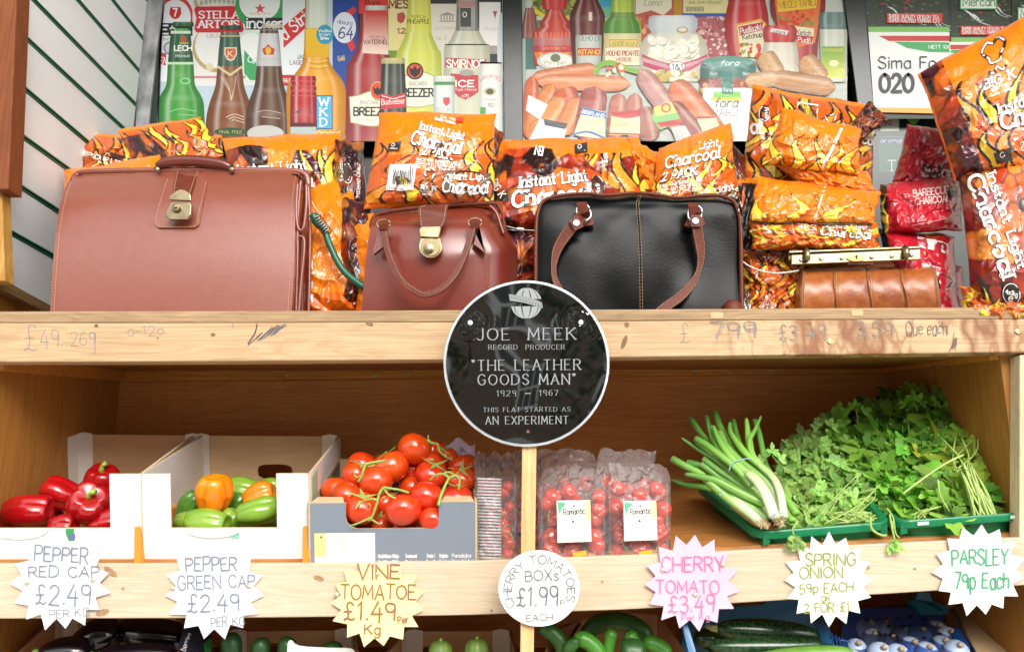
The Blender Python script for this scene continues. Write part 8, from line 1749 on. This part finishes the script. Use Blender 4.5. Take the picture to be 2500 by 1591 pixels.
# sprigs sticking out against the back panel
for i, (pp, lab, ms, sz) in enumerate(((((2100, 1060), (2094, 1025), (2090, 995)), 'single pointed leaf sprig rising above the middle of the herbs', LP, 26), (((2050, 1085), (2036, 1050), (2015, 1034)), 'thin coriander sprig leaning left above the tray', LC, 24), (((2412, 1010), (2400, 985), (2396, 970)), 'parsley sprig standing highest at the right', LP, 34), (((1925, 1150), (1900, 1130), (1885, 1110)), 'small sprig beside the spring onions', LC, 26), (((2240, 1000), (2232, 985), (2230, 976)), 'dark parsley sprig at the top of the back', LP, 24),
                              ((((1950, 1270), (1935, 1290), (1940, 1310))), 'coriander sprig hanging over the front rim of the tray', LC, 34), (((2180, 1270), (2180, 1300), (2186, 1320)), 'coriander sprig hanging down between the two trays', LC, 26))):
    Y = .0 if i > 4 else .24; Y = .08 if i == 3 else Y; Y = -.006 if i > 4 else Y
    c = P(*pp[0], Y); t = thing('herb_sprig', lab, 'herb sprig', tuple(c)); g = G(); g.tube(pxl(list(pp), Y), .0012, 6); make('stem', g, M_STEMG, t, smooth=True); rnd = random.Random(i+50)
    for k in range(5):
        q = P(pp[2][0]+(k-2)*9*(1 if k else 1), pp[2][1]+abs(k-2)*8-4, Y-.003*k); o = bpy.data.objects.new('leaf', ms[k % 5]); COL.objects.link(o); o.parent = t; o.location = q-c; s = sz*S(Y)*(.7+.3*rnd.random()); o.scale = (s, s, s)
        o.rotation_euler = (pi/2+(rnd.random()-.5), (k-2)*.5*(1 if i < 5 else 1)+(pi if i > 4 else 0), (rnd.random()-.5)*.8)

# -- spring onions
M_ONION = mat('spring_onion_skin', attr=1, rough=.3, spec=.5, coat=.2, noise=(60, (.25, .45, .12), .15, (1, 1, .2)))
def Z4(x, y): return (1600+x/3.83, 940+y/3.83)
def onion_bunch(label, stalks, band, root, dY):
    c = P(*Z4(*root), .03); t = thing('spring_onion_bunch', label, 'spring onions', tuple(c), 'spring onion bunches')
    gt, gm, gw = H('#3f7d34'), H('#86b94a'), H('#e4ecc8')
    for k, (pts, w, wt, Yt, Yb, cut) in enumerate(stalks):
        pp = pxl([Z4(*p) for p in pts], L0(Yt, Yb), 6); n = len(pp); rr = [w*.78*S(.1)*(.35 if i == 0 and not cut else 1)*(min(1, .45+1.5*i/n) if not cut else 1)*(.5+.5*1) for i in range(n)]; g = G(); g.tube(pp, rr, 10, flat=.8)
        cs = []
        for i in range(n):
            s_ = i/(n-1)*wt[1]+(1-i/(n-1))*wt[0]; cc = mixc(gt, gm, min(1, s_*2)) if s_ < .5 else mixc(gm, gw, min(1, (s_-.5)*2)); 
            if i == 0: cc = mixc(cc, H('#c9b48a'), .6)
            cs += [cc]*10
        g.c = cs; make('stalk', g, M_ONION, t, smooth=True)
    for pts, Y in band:
        g = G(); g.tube(pxl([Z4(*p) for p in pts], Y), .0011, 6); make('rubber_band', g, mat('blue_rubber_band', H('#8fb0c4'), rough=.5), t, smooth=True)
    g = G(); rnd = random.Random(int(root[0])); c0 = P(*Z4(*root), .0)
    for i in range(70):
        a = rnd.random()*2*pi; r = rnd.random()*.010; p = c0+Vector((r*cos(a), -.004+rnd.random()*.012, r*sin(a)*.7)); g.tube([p+Vector((0, .01, .004)), p, p+Vector(((rnd.random()-.5)*.01, -.004, -.006*rnd.random()))], .0006, 4)
    o = make('roots', g, mat('onion_root', H('#d8c59a'), rough=.8), t); o['kind'] = 'stuff'
    return t
onion_bunch('upper spring onion bunch with white ends and a blue rubber band',
    [([(240, 490), (400, 600), (560, 700), (760, 860), (960, 1010), (1060, 1150), (1120, 1260)], 8, (0, .9), .12, .02, 0),
     ([(330, 310), (420, 440), (500, 520), (640, 660), (800, 800)], 10, (0, .5), .2, .09, 1),
     ([(520, 370), (545, 480), (600, 600), (760, 730), (880, 850), (1000, 1000), (1100, 1220)], 9, (0, 1), .12, .0, 0),
     ([(540, 375), (590, 500), (680, 640), (820, 790), (930, 860), (1040, 1010), (1130, 1240)], 12, (.1, 1), .10, -.01, 0),
     ([(700, 345), (700, 430), (760, 530), (850, 640), (1000, 770), (1110, 880), (1170, 1020), (1200, 1230)], 12, (.05, 1), .13, -.005, 0),
     ([(990, 285), (930, 420), (880, 520), (900, 640), (980, 760)], 7, (.1, .6), .12, .05, 0), ([(850, 305), (870, 480), (900, 640), (960, 720)], 11, (.35, .6), .13, .06, 0),
     ([(930, 330), (970, 450), (1000, 600), (1030, 740), (1100, 860)], 9, (0, .3), .16, .08, 1), ([(560, 250), (590, 350), (650, 480), (720, 600), (840, 740)], 11, (0, .4), .2, .08, 1), ([(480, 290), (510, 430), (560, 560), (700, 700)], 7, (0, .4), .18, .08, 1),
     ([(275, 830), (400, 850), (560, 890), (700, 960), (860, 1040), (1020, 1110)], 11, (.1, .5), .06, .02, 0), ([(380, 500), (480, 560), (600, 650), (760, 780), (900, 930)], 10, (.1, .6), .1, .03, 1),
     ([(400, 540), (500, 620), (640, 760), (800, 900)], 11, (.1, .5), .13, .06, 1), ([(730, 330), (760, 450), (800, 560), (880, 680)], 8, (0, .4), .18, .09, 1), ([(600, 440), (700, 600), (860, 740), (1000, 900), (1090, 1040), (1150, 1220)], 12, (.2, .95), .13, .01, 1),
     ([(860, 820), (940, 900), (1010, 1010), (1060, 1120), (1100, 1230)], 11, (.65, 1), .03, -.012, 1), ([(640, 560), (760, 680), (900, 790), (1020, 880), (1100, 980), (1160, 1120), (1180, 1240)], 13, (.25, 1), .1, -.0, 1),
     ([(450, 690), (600, 800), (800, 940), (960, 1060)], 9, (.1, .5), .09, .04, 1)],
    [([(690, 800), (705, 750), (740, 715), (800, 695), (890, 682)], .045), ([(1085, 1240), (1100, 1210), (1140, 1190), (1220, 1195)], -.022)], (1170, 1275), 0)
onion_bunch('lower spring onion bunch lying along the left side of the tray',
    [([(160, 690), (260, 745), (420, 830), (520, 930), (640, 1020), (800, 1110), (1010, 1280)], 11, (.1, .95), .10, .02, 1), ([(150, 885), (280, 930), (400, 945), (520, 970)], 8, (0, .3), .13, .09, 0), ([(300, 730), (480, 770), (600, 850), (760, 950), (900, 1060), (1060, 1230)], 12, (.0, .7), .11, .03, 1),
     ([(500, 900), (620, 1010), (740, 1100), (880, 1200), (990, 1290)], 12, (.3, .95), .05, .02, 1), ([(430, 740), (620, 880), (780, 1000), (940, 1120), (1050, 1240)], 11, (.1, .7), .09, .03, 1), ([(600, 960), (780, 1060), (920, 1160), (1040, 1250)], 12, (.2, .7), .05, .02, 1),
     ([(1180, 1000), (1250, 1100), (1320, 1200)], 12, (.3, .5), .06, .03, 1), ([(1200, 1100), (1240, 1200), (1280, 1270)], 10, (.35, .5), .05, .03, 1)],
    [([(602, 1035), (605, 1000), (625, 985)], .035), ([(985, 1310), (990, 1275), (1025, 1255)], .008)], (1015, 1295), 0)

# ================================================================ price cards
def star(cx, cy, R_, r_, n, rot=0, seed=1, sx=1, sy=1):
    rnd = random.Random(seed); return [(cx+sx*(R_ if i % 2 == 0 else r_)*(.96+.08*rnd.random())*sin(rot+i*pi/n), cy-sy*(R_ if i % 2 == 0 else r_)*(.96+.08*rnd.random())*cos(rot+i*pi/n)) for i in range(2*n)]
def card(label, outline, Y, col, writes, pins, seed=1, group='hand written price cards'):
    cx = sum(p[0] for p in outline)/len(outline); cy = sum(p[1] for p in outline)/len(outline); t = thing('price_card', label, 'price card', tuple(P(cx, cy, Y)), group)
    R_ = max(math.hypot(x-cx, y-cy) for x, y in outline)
    def dep(x, y):   # slight curl of the paper
        return Y-.0035*((x-cx)/R_)**2*(1 if seed % 2 else .5)-.004*max(0, (y-cy)/R_)**2-.0012*sin((x-cx)/R_*3+seed)-.003*(math.hypot(x-cx, y-cy)/R_)**4*max(0, sin(5*atan2(y-cy, x-cx)+seed*2))
    g = G(); vs = []; n = len(outline); NR = 9
    for k in range(NR+1):
        f = k/NR
        for x, y in outline: vs.append(P(cx+(x-cx)*f, cy+(y-cy)*f, dep(cx+(x-cx)*f, cy+(y-cy)*f)))
    m_ = len(vs); vs += [v+Vector((0, .0005, 0)) for v in vs]
    fs = [(k*n+i, k*n+(i+1) % n, (k+1)*n+(i+1) % n, (k+1)*n+i) for k in range(NR) for i in range(n)]; fs += [tuple(m_+j for j in f[::-1]) for f in fs]+[(NR*n+i, m_+NR*n+i, m_+NR*n+(i+1) % n, NR*n+(i+1) % n) for i in range(n)]
    g.add(vs, fs); make('paper', g, mat('card_'+'%02x%02x%02x' % tuple(int(c*255) for c in col), col, rough=.55), t)
    g = G(); fn = lambda x, y, l: P(x, y, dep(x, y)-.0024-l*.000006)
    for w in writes:
        s, x0, x1, by, h, rot, c, pen = w[:8]; text(g, fn, s, x0, by, h, x1-x0, rot=rot, pen=pen*1.4, col=c, jit=.22, seed=seed+len(s), seg=12, arc=w[8] if len(w) > 8 else None)
    make('writing', g, mat('marker_ink', attr=1, rough=.7), t)
    for x, y in pins:
        g = G(); g.lathe([(.0048, 0), (.0045, .0014), (.0028, .0026), (.0004, .003)], Matrix.Translation(P(x, y, dep(x, y)-.0002)) @ Matrix.Rotation(pi/2, 4, 'X'), 14); make('drawing_pin', g, mat('pin_head', H('#d9cfae'), rough=.25, metal=.6), t, smooth=True)
INKG = H('#7c8090'); WP = H('#eceef0')
card('white star price card reading Pepper Red Cap under the red peppers', star(147, 1422, 124, 96, 15, .1, 2, .98, .94), -.004, WP,
     [('PEPPER', 84, 214, 1366, 36, .06, INKG, .075), ('RED CAP', 70, 242, 1408, 27, .0, INKG, .085), ('£2.49', 86, 222, 1474, 46, 0, INKG, .06), ('PER KG', 122, 219, 1508, 20, -.06, INKG, .08)], [(66, 1422), (228, 1415)], 1)
card('white star price card reading Pepper Green Cap under the green peppers', star(523, 1440, 122, 94, 15, .0, 3, 1, .97), -.004, WP,
     [('PEPPER', 454, 578, 1394, 34, -.02, INKG, .075), ('GREEN CAP', 434, 622, 1438, 32, -.03, INKG, .07), ('£2.49', 458, 585, 1492, 42, -.02, INKG, .065), ('PER KG', 516, 598, 1530, 23, -.05, INKG, .075)], [(422, 1435), (608, 1430)], 2)
VB = H('#94634a'); star_v = [(834, 1376), (846, 1382)] + [p for p in star(922, 1470, 118, 92, 15, .08, 5, 1, .94) if p[1] > 1392]
ys_ = star(922, 1468, 118, 92, 15, .08, 5, 1, .94); ys_ = [(x, max(y, 1374)) for x, y in ys_]
card('yellow star price card reading Vine Tomatoe under the tomato crate', ys_, -.004, H('#f6eaa0'),
     [('VINE', 872, 976, 1412, 36, .0, VB, .08), ('TOMATOE', 832, 1014, 1460, 34, .01, VB, .075), ('£1.49', 838, 966, 1512, 45, .01, VB, .07), ('Per', 972, 998, 1520, 15, -.1, VB, .12), ('Kg', 890, 928, 1546, 22, .03, VB, .11)], [(922, 1400), (822, 1450)], 3)
cc_ = [(1316+99*cos(2*pi*i/48), 1435+93*sin(2*pi*i/48)) for i in range(48)]; KI = H('#63666c')
card('round white price card reading Cherry Tomatoes Boxs on the wooden stake', cc_, -.058, H('#eeeeea'),
     [('CHERRY TOMATOES', 1317, 1317+272, 1442, 20, 0, KI, .075, (68, -2.1)), ('BOXs', 1283, 1364, 1418, 26, -.03, KI, .07), ('£1.99', 1262, 1364, 1480, 46, -.03, KI, .055), ('P', 1368, 1378, 1476, 11, 0, KI, .12), ('EACH', 1286, 1350, 1516, 16, -.05, KI, .09)], [], 4)
PK = H('#bd7398')
card('pink star price card reading Cherry Tomato below the cherry tomato packs', star(1690, 1421, 120, 92, 15, .06, 7, .98, 1), -.004, H('#ecb6d0'),
     [('CHERRY', 1616, 1768, 1394, 34, -.02, PK, .062), ('TOMATO', 1602, 1756, 1446, 30, .0, PK, .062), ('£3.49', 1632, 1746, 1493, 38, -.02, PK, .058), ('Per Kg', 1665, 1732, 1514, 14, -.04, PK, .08)], [(1617, 1391), (1765, 1378), (1697, 1451)], 5)
OG = H('#868c34')
card('pale cream star price card reading Spring Onion under the left green tray', star(2024, 1415, 114, 88, 16, .0, 8, .98, 1), -.004, H('#f0f1df'),
     [('SPRING', 1968, 2090, 1379, 29, .0, OG, .075), ('ONION', 1953, 2058, 1411, 27, -.02, OG, .075), ('59p EACH', 1953, 2084, 1448, 22, -.05, OG, .085), ('OR', 2005, 2027, 1467, 14, 0, OG, .11), ('2 FOR £1', 1964, 2074, 1495, 22, -.04, OG, .085)], [], 6)
GN = H('#3a9468')
card('mint white star price card reading Parsley at the right end of the board', star(2390, 1391, 114, 88, 15, .06, 9, 1, .99), -.004, H('#ecf3ec'),
     [('PARSLEY', 2325, 2462, 1378, 36, -.02, GN, .07), ('79p Each', 2332, 2464, 1436, 38, -.01, GN, .07)], [], 7)

# ================================================================ bottom row, seen only at its top edge
def ell(name, label, cat, px, py, Y, rx, ry, rz, rot, m, group=None, stemm=None, taper=0, bend=0, ribs=0, n=28):
    s = S(Y); c = P(px, py, Y); t = thing(name, label, cat, tuple(c), group); g = G(); vs = []; k = 26
    M = Matrix.Translation(c) @ Matrix.Rotation(rot, 4, 'Y')
    for i in range(k+1):
        a = pi*i/k; z = -cos(a)
        for j in range(n):
            th = 2*pi*j/n; r = max(0.0, sin(a))**.75*(1+taper*z)*(1+.03*cos(ribs*th) if ribs else 1)
            vs.append(M @ Vector((z*rx*s, r*rz*s*sin(th), r*ry*s*cos(th)-bend*s*z*z)))
    g.add(vs, [(i*n+j, i*n+(j+1) % n, (i+1)*n+(j+1) % n, (i+1)*n+j) for i in range(k) for j in range(n)]); make('body', g, m, t, smooth=True)
    if stemm:
        g = G(); g.tube([M @ Vector((-rx*s*.96, 0, -bend*s)), M @ Vector((-rx*s*1.08, 0, -bend*s)), M @ Vector((-rx*s*1.2, 0, .004-bend*s))], [ry*s*.34, ry*s*.24, ry*s*.2], 8); make('stalk', g, stemm, t, smooth=True)
    return t
M_AUB = mat('aubergine_skin', H('#0f0a12'), rough=.15, coat=.6); M_AUBS = mat('aubergine_stalk', H('#7d9a4a'), rough=.6)
M_CUKE = mat('cucumber_skin', H('#24521f'), rough=.35, noise=[(30, H('#143513'), .7, (1, 1, 1)), (9, H('#4a7d34'), .5)], bump=(90, .4)); M_CUKEL = mat('light_cucumber_skin', H('#4c8f2c'), rough=.35, noise=[(26, H('#2c6420'), .6)], bump=(90, .4))
M_COUR = mat('courgette_skin', H('#122b16'), rough=.25, coat=.3, noise=[(160, H('#3f6a38'), .5)], bump=(120, .1)); M_COURS = mat('courgette_end', H('#9a9a5c'), rough=.7, noise=(60, H('#5c6a34'), .6))
M_AVO = mat('avocado_skin', H('#234a1e'), rough=.4, noise=(60, H('#122d12'), .7), bump=(120, .5)); M_SQ = mat('striped_squash_skin', H('#6d8a3a'), rough=.45, noise=[(40, H('#3d5c22'), .7, (4, 1, .4))], bump=(90, .3))
def lowbox(label, rim, Yf, Yr, h, inner, outer, name='cardboard_box', cat='cardboard box', holes=None, group=None):
    return carton(label, rim[0], rim[1], rim[2], rim[3], Yf, Yr, h, h*.6, .15, .15, inner, outer, cat=cat, name=name, hole=holes, cut='sq', flaps=True, group=group)
lowbox('cardboard box of aubergines in the bottom left corner', ((-40, 1680), (420, 1690), (432, 1490), (150, 1490)), .03, .36, .15, M_KRAFT, M_WCARD, holes=(.5, .8, .75, .93))
AG = 'aubergines in the bottom left box'
for x, y, Y, rx, ry, rot, lab in ((230, 1562, .14, 62, 42, -.5, 'dull dark aubergine standing upright in the left of the box'), (368, 1550, .16, 90, 38, .12, 'long glossy aubergine lying at the back right of the box'), (160, 1594, .10, 60, 36, 0, 'round shaded aubergine at the front left of the box'), (335, 1600, .08, 88, 28, 0, 'glossy aubergine with green stalk along the bottom edge')):
    ell('aubergine', lab, 'aubergine', x, y, Y, rx, ry, ry, rot, M_AUB, AG, M_AUBS, .18)
# navy carton edge
t = thing('fruit_carton', 'navy blue printed carton panel leaning in the bottom row under the green pepper card', 'carton', tuple(P(480, 1600, .08)))
q = [P(422, 1650, .02), P(520, 1650, .10), P(512, 1524, .14), P(452, 1500, .10)]; make('panel', slab(q, (0, 1, 0), .004), M_NAVY, t)
g = G()
def fnav(x, y, l): return P(x, y, .02+.08*(x-422)/98+.05*max(0, (1650-y)/126)-.004-l*.00004-.0)
text(g, fnav, 'berries', 452, 1588, 12, 44, rot=-1.2, pen=.15, col=H('#d8d8dc')); g.poly(fnav, [(497, 1572), (512, 1556), (520, 1566), (516, 1590), (500, 1592)], H('#2f8a44')); make('print', g, M_PRINT, t)
lowbox('shallow kraft tray of avocados below the green pepper card', ((520, 1650), (880, 1650), (860, 1538), (560, 1540)), .05, .33, .10, M_KRAFT, M_WCARD, 'cardboard_tray', 'cardboard tray', (.3, .45, .5, .75))
for x, y, r, h_, rot, lab in ((567, 1582, 22, 34, 1.3, 'large dark avocado at the left of the kraft tray'), (637, 1590, 20, 30, 1.5, 'dark avocado left of centre in the kraft tray'), (700, 1588, 20, 30, 1.6, 'dark avocado beside the white insert'), (812, 1600, 24, 30, 1.4, 'dark avocado at the right of the kraft tray')):
    ell('avocado', lab, 'avocado', x, y, .08, h_, r, r, rot, M_AVO, 'avocados in the bottom row', None, -.25)
g = slab([P(x, y, .06) for x, y in crom([(700, 1640), (702, 1572), (712, 1562), (730, 1575), (800, 1580), (858, 1582), (866, 1600), (868, 1640)], 3)], (0, 1, 0), .002); tag(make('paper_insert', g, M_WCARD), 'white paper insert standing up in the avocado tray', 'paper insert')
lowbox('kraft and white tray of striped green squashes below the yellow price card', ((905, 1650), (1265, 1650), (1245, 1540), (990, 1540)), .05, .33, .10, M_KRAFT, M_WCARD, 'cardboard_tray', 'cardboard tray', (.16, .34, .3, .7))
for x, y, lab in ((1075, 1592, 'striped green squash at the left of its tray'), (1163, 1588, 'striped green squash at the right of its tray')):
    t = ell('small_squash', lab, 'squash', x, y, .08, 26, 26, 26, 1.57, M_SQ, 'striped squashes in the bottom row', None, 0, 0, 9)
    g = G(); g.tube([P(x, y-26, .08), P(x+2, y-34, .075)], [.003, .002], 8); make('stalk', g, M_PSTEM, t, smooth=True)
# cucumber box
t = thing('cardboard_box', 'torn open brown cardboard box of curved cucumbers behind the stake', 'cardboard box', tuple(P(1500, 1640, .15)))
for a, b, Ya, Yb in (((1312, 1680), (1340, 1545), .04, .16), ):
    pass
pan = [([(1300, 1700), (1420, 1520), (1428, 1700)], .04, .26), ([(1420, 1700), (1420, 1514), (1470, 1500), (1560, 1496), (1606, 1500), (1610, 1700)], .27, .28), ([(1606, 1700), (1604, 1498), (1640, 1540), (1680, 1600), (1700, 1700)], .27, .05)]
for pts, Ya, Yb in pan:
    xs = [p[0] for p in pts]; x0, x1 = min(xs), max(xs); q = [P(x, y, Ya+(Yb-Ya)*(x-x0)/(x1-x0)) for x, y in pts]; make('side', slab(q, (0, 1, 0), .004), mat('brown_box', H('#9a7350'), rough=.85, noise=(12, H('#83603f'), .5)), t)
q = [P(1300, 1690, .04), P(1345, 1545, .13), P(1352, 1530, .16), P(1420, 1512, .26), P(1420, 1700, .26)]; make('flap', slab(q, (0, 1, 0), .003), MATS['brown_box'], t)
CG = 'curved cucumbers in the brown box'
def cuke(lab, pts, Y, w, m):
    c = P(*pts[0], Y); t = thing('cucumber', lab, 'cucumber', tuple(c), CG); g = G(); pp = pxl(pts, Y, 7); n = len(pp); ww = w*S(Y); g.tube(pp, [ww*min(1, .35+3*min(i/(n-1), 1-i/(n-1)))**.6 for i in range(n)], 14); make('body', g, m, t, smooth=True)
cuke('dark cucumber arching down at the left of the brown box', [(1318, 1532), (1350, 1545), (1372, 1575), (1378, 1620)], .09, 17, M_CUKE)
cuke('dark cucumber arching across the back of the brown box', [(1418, 1560), (1460, 1522), (1520, 1516), (1568, 1540), (1592, 1585)], .14, 20, M_CUKE)
cuke('light green cucumber bending to the right in the front of the box', [(1402, 1558), (1430, 1562), (1460, 1590), (1475, 1640)], .07, 18, M_CUKEL)
cuke('thin green cucumber tip pointing up in the middle of the box', [(1495, 1536), (1488, 1565), (1480, 1620)], .085, 14, M_CUKEL)
cuke('light green cucumber tip right of the middle', [(1533, 1540), (1548, 1570), (1575, 1620)], .09, 16, M_CUKEL)
cuke('green cucumber along the right side of the box', [(1570, 1562), (1610, 1578), (1632, 1600)], .10, 18, M_CUKEL)
cuke('cut end of a large cucumber at the bottom of the box', [(1520, 1598), (1545, 1592), (1570, 1600)], .05, 30, M_CUKE)
cuke('dark cucumber at the lower left of the box', [(1378, 1590), (1400, 1570), (1402, 1556)], .06, 14, M_CUKE)
cuke('dark cucumber low in the brown box under the others', [(1350, 1610), (1420, 1600), (1500, 1610)], .12, 24, M_CUKE)
# blue crate with courgettes
M_BLUE = mat('blue_crate_plastic', H('#2d6c9a'), rough=.35, noise=(8, H('#24587f'), .5))
t = thing('plastic_crate', 'blue plastic crate of dark green courgettes', 'crate', tuple(P(1850, 1640, .15)), 'blue plastic crates in the bottom row')
for q in ([P(1660, 1500, .02), P(1672, 1500, .02), P(1720, 1660, -.02), P(1700, 1670, -.02)],): make('side', slab(q, (0, 1, 0), .012), M_BLUE, t)
make('back', slab([P(1665, 1700, .30), P(2010, 1700, .30), P(2006, 1462, .30), P(1872, 1466, .30), P(1860, 1476, .30), P(1668, 1486, .30)], (0, 1, 0), .006), M_BLUE, t)
make('side', slab([P(1975, 1470, .29), P(2006, 1470, .29), P(2050, 1610, .02), P(2075, 1700, .0), P(2040, 1700, .0), P(2015, 1590, .04)], (0, 1, 0), .004), M_BLUE, t)
make('side', slab([P(1668, 1486, .29), P(1690, 1700, .0), P(1660, 1700, .0), P(1655, 1500, .29)], (1, 0, 0), .004), M_BLUE, t)
ZG = 'courgettes in the blue crate'
ell('courgette', 'large glossy courgette with a stubby end at the top of the blue crate', 'courgette', 1872, 1541, .12, 112, 27, 27, .06, M_COUR, ZG, M_COURS)
ell('courgette', 'second courgette lying across the front of the blue crate', 'courgette', 1870, 1578, .07, 124, 22, 24, -.02, M_COUR, ZG, None, 0, -4)
ell('courgette', 'dark courgette in the shade at the left of the blue crate', 'courgette', 1760, 1562, .17, 60, 26, 26, .1, M_COUR, ZG, None)
ell('courgette', 'pale green courgette along the bottom edge of the picture', 'courgette', 1960, 1600, .03, 110, 20, 20, -.08, mat('pale_courgette_skin', H('#6d9a3a'), rough=.35, noise=(60, H('#4c7d2c'), .6)), ZG, None)
ell('courgette', 'courgette hidden low in the blue crate', 'courgette', 1850, 1610, .16, 120, 30, 30, 0, M_COUR, ZG, None)
# blue crate covered with blue film over white onions
t = thing('plastic_crate', 'dark blue mesh crate with a blue clip corner at the bottom right', 'crate', tuple(P(2230, 1640, .15)), 'blue plastic crates in the bottom row')
MB2 = mat('deep_blue_plastic', H('#1d4a86'), rough=.35)
make('back', slab([P(2040, 1700, .34), P(2330, 1700, .34), P(2300, 1478, .34), P(2060, 1485, .34)], (0, 1, 0), .006), MB2, t)
for k in range(5):
    g = G(); x = 2030+k*9; g.tube([P(x, 1545+k*4, .06), P(x+18, 1640, .02)], .0016, 6); make('mesh_bar', g, MB2, t, smooth=True); g = G(); g.tube([P(2026, 1556+k*16, .06), P(2076, 1566+k*16, .055)], .0016, 6); make('mesh_bar', g, MB2, t, smooth=True)
g = G(); q = [P(2222, 1468, .20), P(2236, 1462, .20), P(2242, 1444, .20), P(2270, 1446, .20), P(2278, 1468, .20), P(2316, 1480, .18), P(2312, 1498, .18), P(2250, 1500, .19)]; make('clip_corner', slab(q, (0, 1, 0), .02), mat('teal_plastic', H('#17586a'), rough=.35), t)
g = slab([P(2340, 1530, .16), P(2420, 1660, .04), P(2450, 1700, .02), P(2400, 1700, .02), P(2322, 1545, .16)], (0, 1, 0), .006); make('side', g, MB2, t)
ONL = ['leftmost onion of the front row under the blue film', 'onion under the blue film just left of the biggest gap', 'front onion third from the left under the blue film', 'onion in the middle left of the heap under the film', 'upper middle onion under the blue film', 'onion in the centre of the heap under the film', 'upper onion right of the centre under the film', 'front onion right of the centre under the film', 'upper right onion under the blue film', 'onion at the right of the middle row under the film', 'highest onion on the left under the blue film', 'rightmost onion at the edge of the blue film', 'front centre onion cut by the picture edge', 'small onion between the upper right one and the rightmost one', 'onion in the bottom left corner of the blue film', 'highest onion near the middle under the blue film']
rnd = random.Random(4); M_WON = mat('blue_tinted_onion_skin', H('#b9c9df'), rough=.35, noise=(20, H('#8fa8cc'), .5)); M_TIP = mat('onion_tip', H('#b59a78'), rough=.8)  # onion skin tinted blue, standing in for light through the blue film
for i, (x, y) in enumerate([(2090, 1585), (2130, 1560), (2150, 1598), (2175, 1570), (2205, 1548), (2225, 1585), (2245, 1555), (2262, 1595), (2285, 1545), (2300, 1580), (2120, 1535), (2335, 1592), (2192, 1602), (2315, 1560), (2075, 1610), (2160, 1530)]):
    Y = .06+.22*(1610-y)/90; r = 23+rnd.random()*6; c = P(x, y, Y); t = thing('onion', ONL[i], 'onion', tuple(c), 'white onions under the blue film')
    g = G(); s = S(Y)*r; g.lathe([(s*sin(a)+.00001, s*.9*cos(a)) for a in [pi*k/12 for k in range(12, -1, -1)]], Matrix.Translation(c) @ Euler((.9, (rnd.random()-.5), 0)).to_matrix().to_4x4(), 20); make('bulb', g, M_WON, t, smooth=True)
    g = G(); g.tube([c+Vector((0, -s*.75, s*.62)), c+Vector((.004*(rnd.random()-.5), -s*.85, s*.85))], [.006, .003], 8); make('tip', g, M_TIP, t, smooth=True)
m = film_mat('blue_film', .12, (.35, .52, .92), .5, .0)
u, v = np.meshgrid(np.linspace(0, 1, 50), np.linspace(0, 1, 36)); A = PN(2048+(2330-2048)*u+(1-v)*60*u+(1-v)*16, 1480+150*(1-v)+6*np.sin(u*9), .02+.28*v-.012*fbm(u*4, v*4, 3)-.02*np.sin(pi*u)); g = G(); g.grid(A); t = thing('blue_film', 'translucent blue film with round vent holes over the onions', 'plastic film', tuple(P(2190, 1640, .05))); make('sheet', g, m, t, smooth=True)
HM = mat('vent_hole_shadow', (.004, .006, .02), rough=.9)
for x, y in ((2117, 1511), (2152, 1511), (2190, 1507), (2223, 1505), (2258, 1510), (2170, 1527), (2205, 1524), (2292, 1546), (2310, 1564), (2256, 1555)):
    vv = 1-(y-1480)/150; uu = (x-2048-(1-vv)*16)/(282+(1-vv)*60); i = min(35, max(0, int(vv*35))); j = min(49, max(0, int(uu*49))); Yh = A[i, j, 1]-.003; g = G(); g.disc(flatmap(Yh), x, y, 7, 4, (0., 0, 0), 14); g.c = []; make('vent_hole', g, HM, t)
# orange right neighbour box
t = thing('cardboard_box', 'plain brown cardboard box side in the bottom right corner', 'cardboard box', tuple(P(2420, 1660, .1)))
make('side', slab([P(2318, 1480, .30), P(2560, 1480, .30), P(2560, 1760, .0), P(2450, 1700, .0)], (0, 1, .3), .004), M_KRAFT, t)
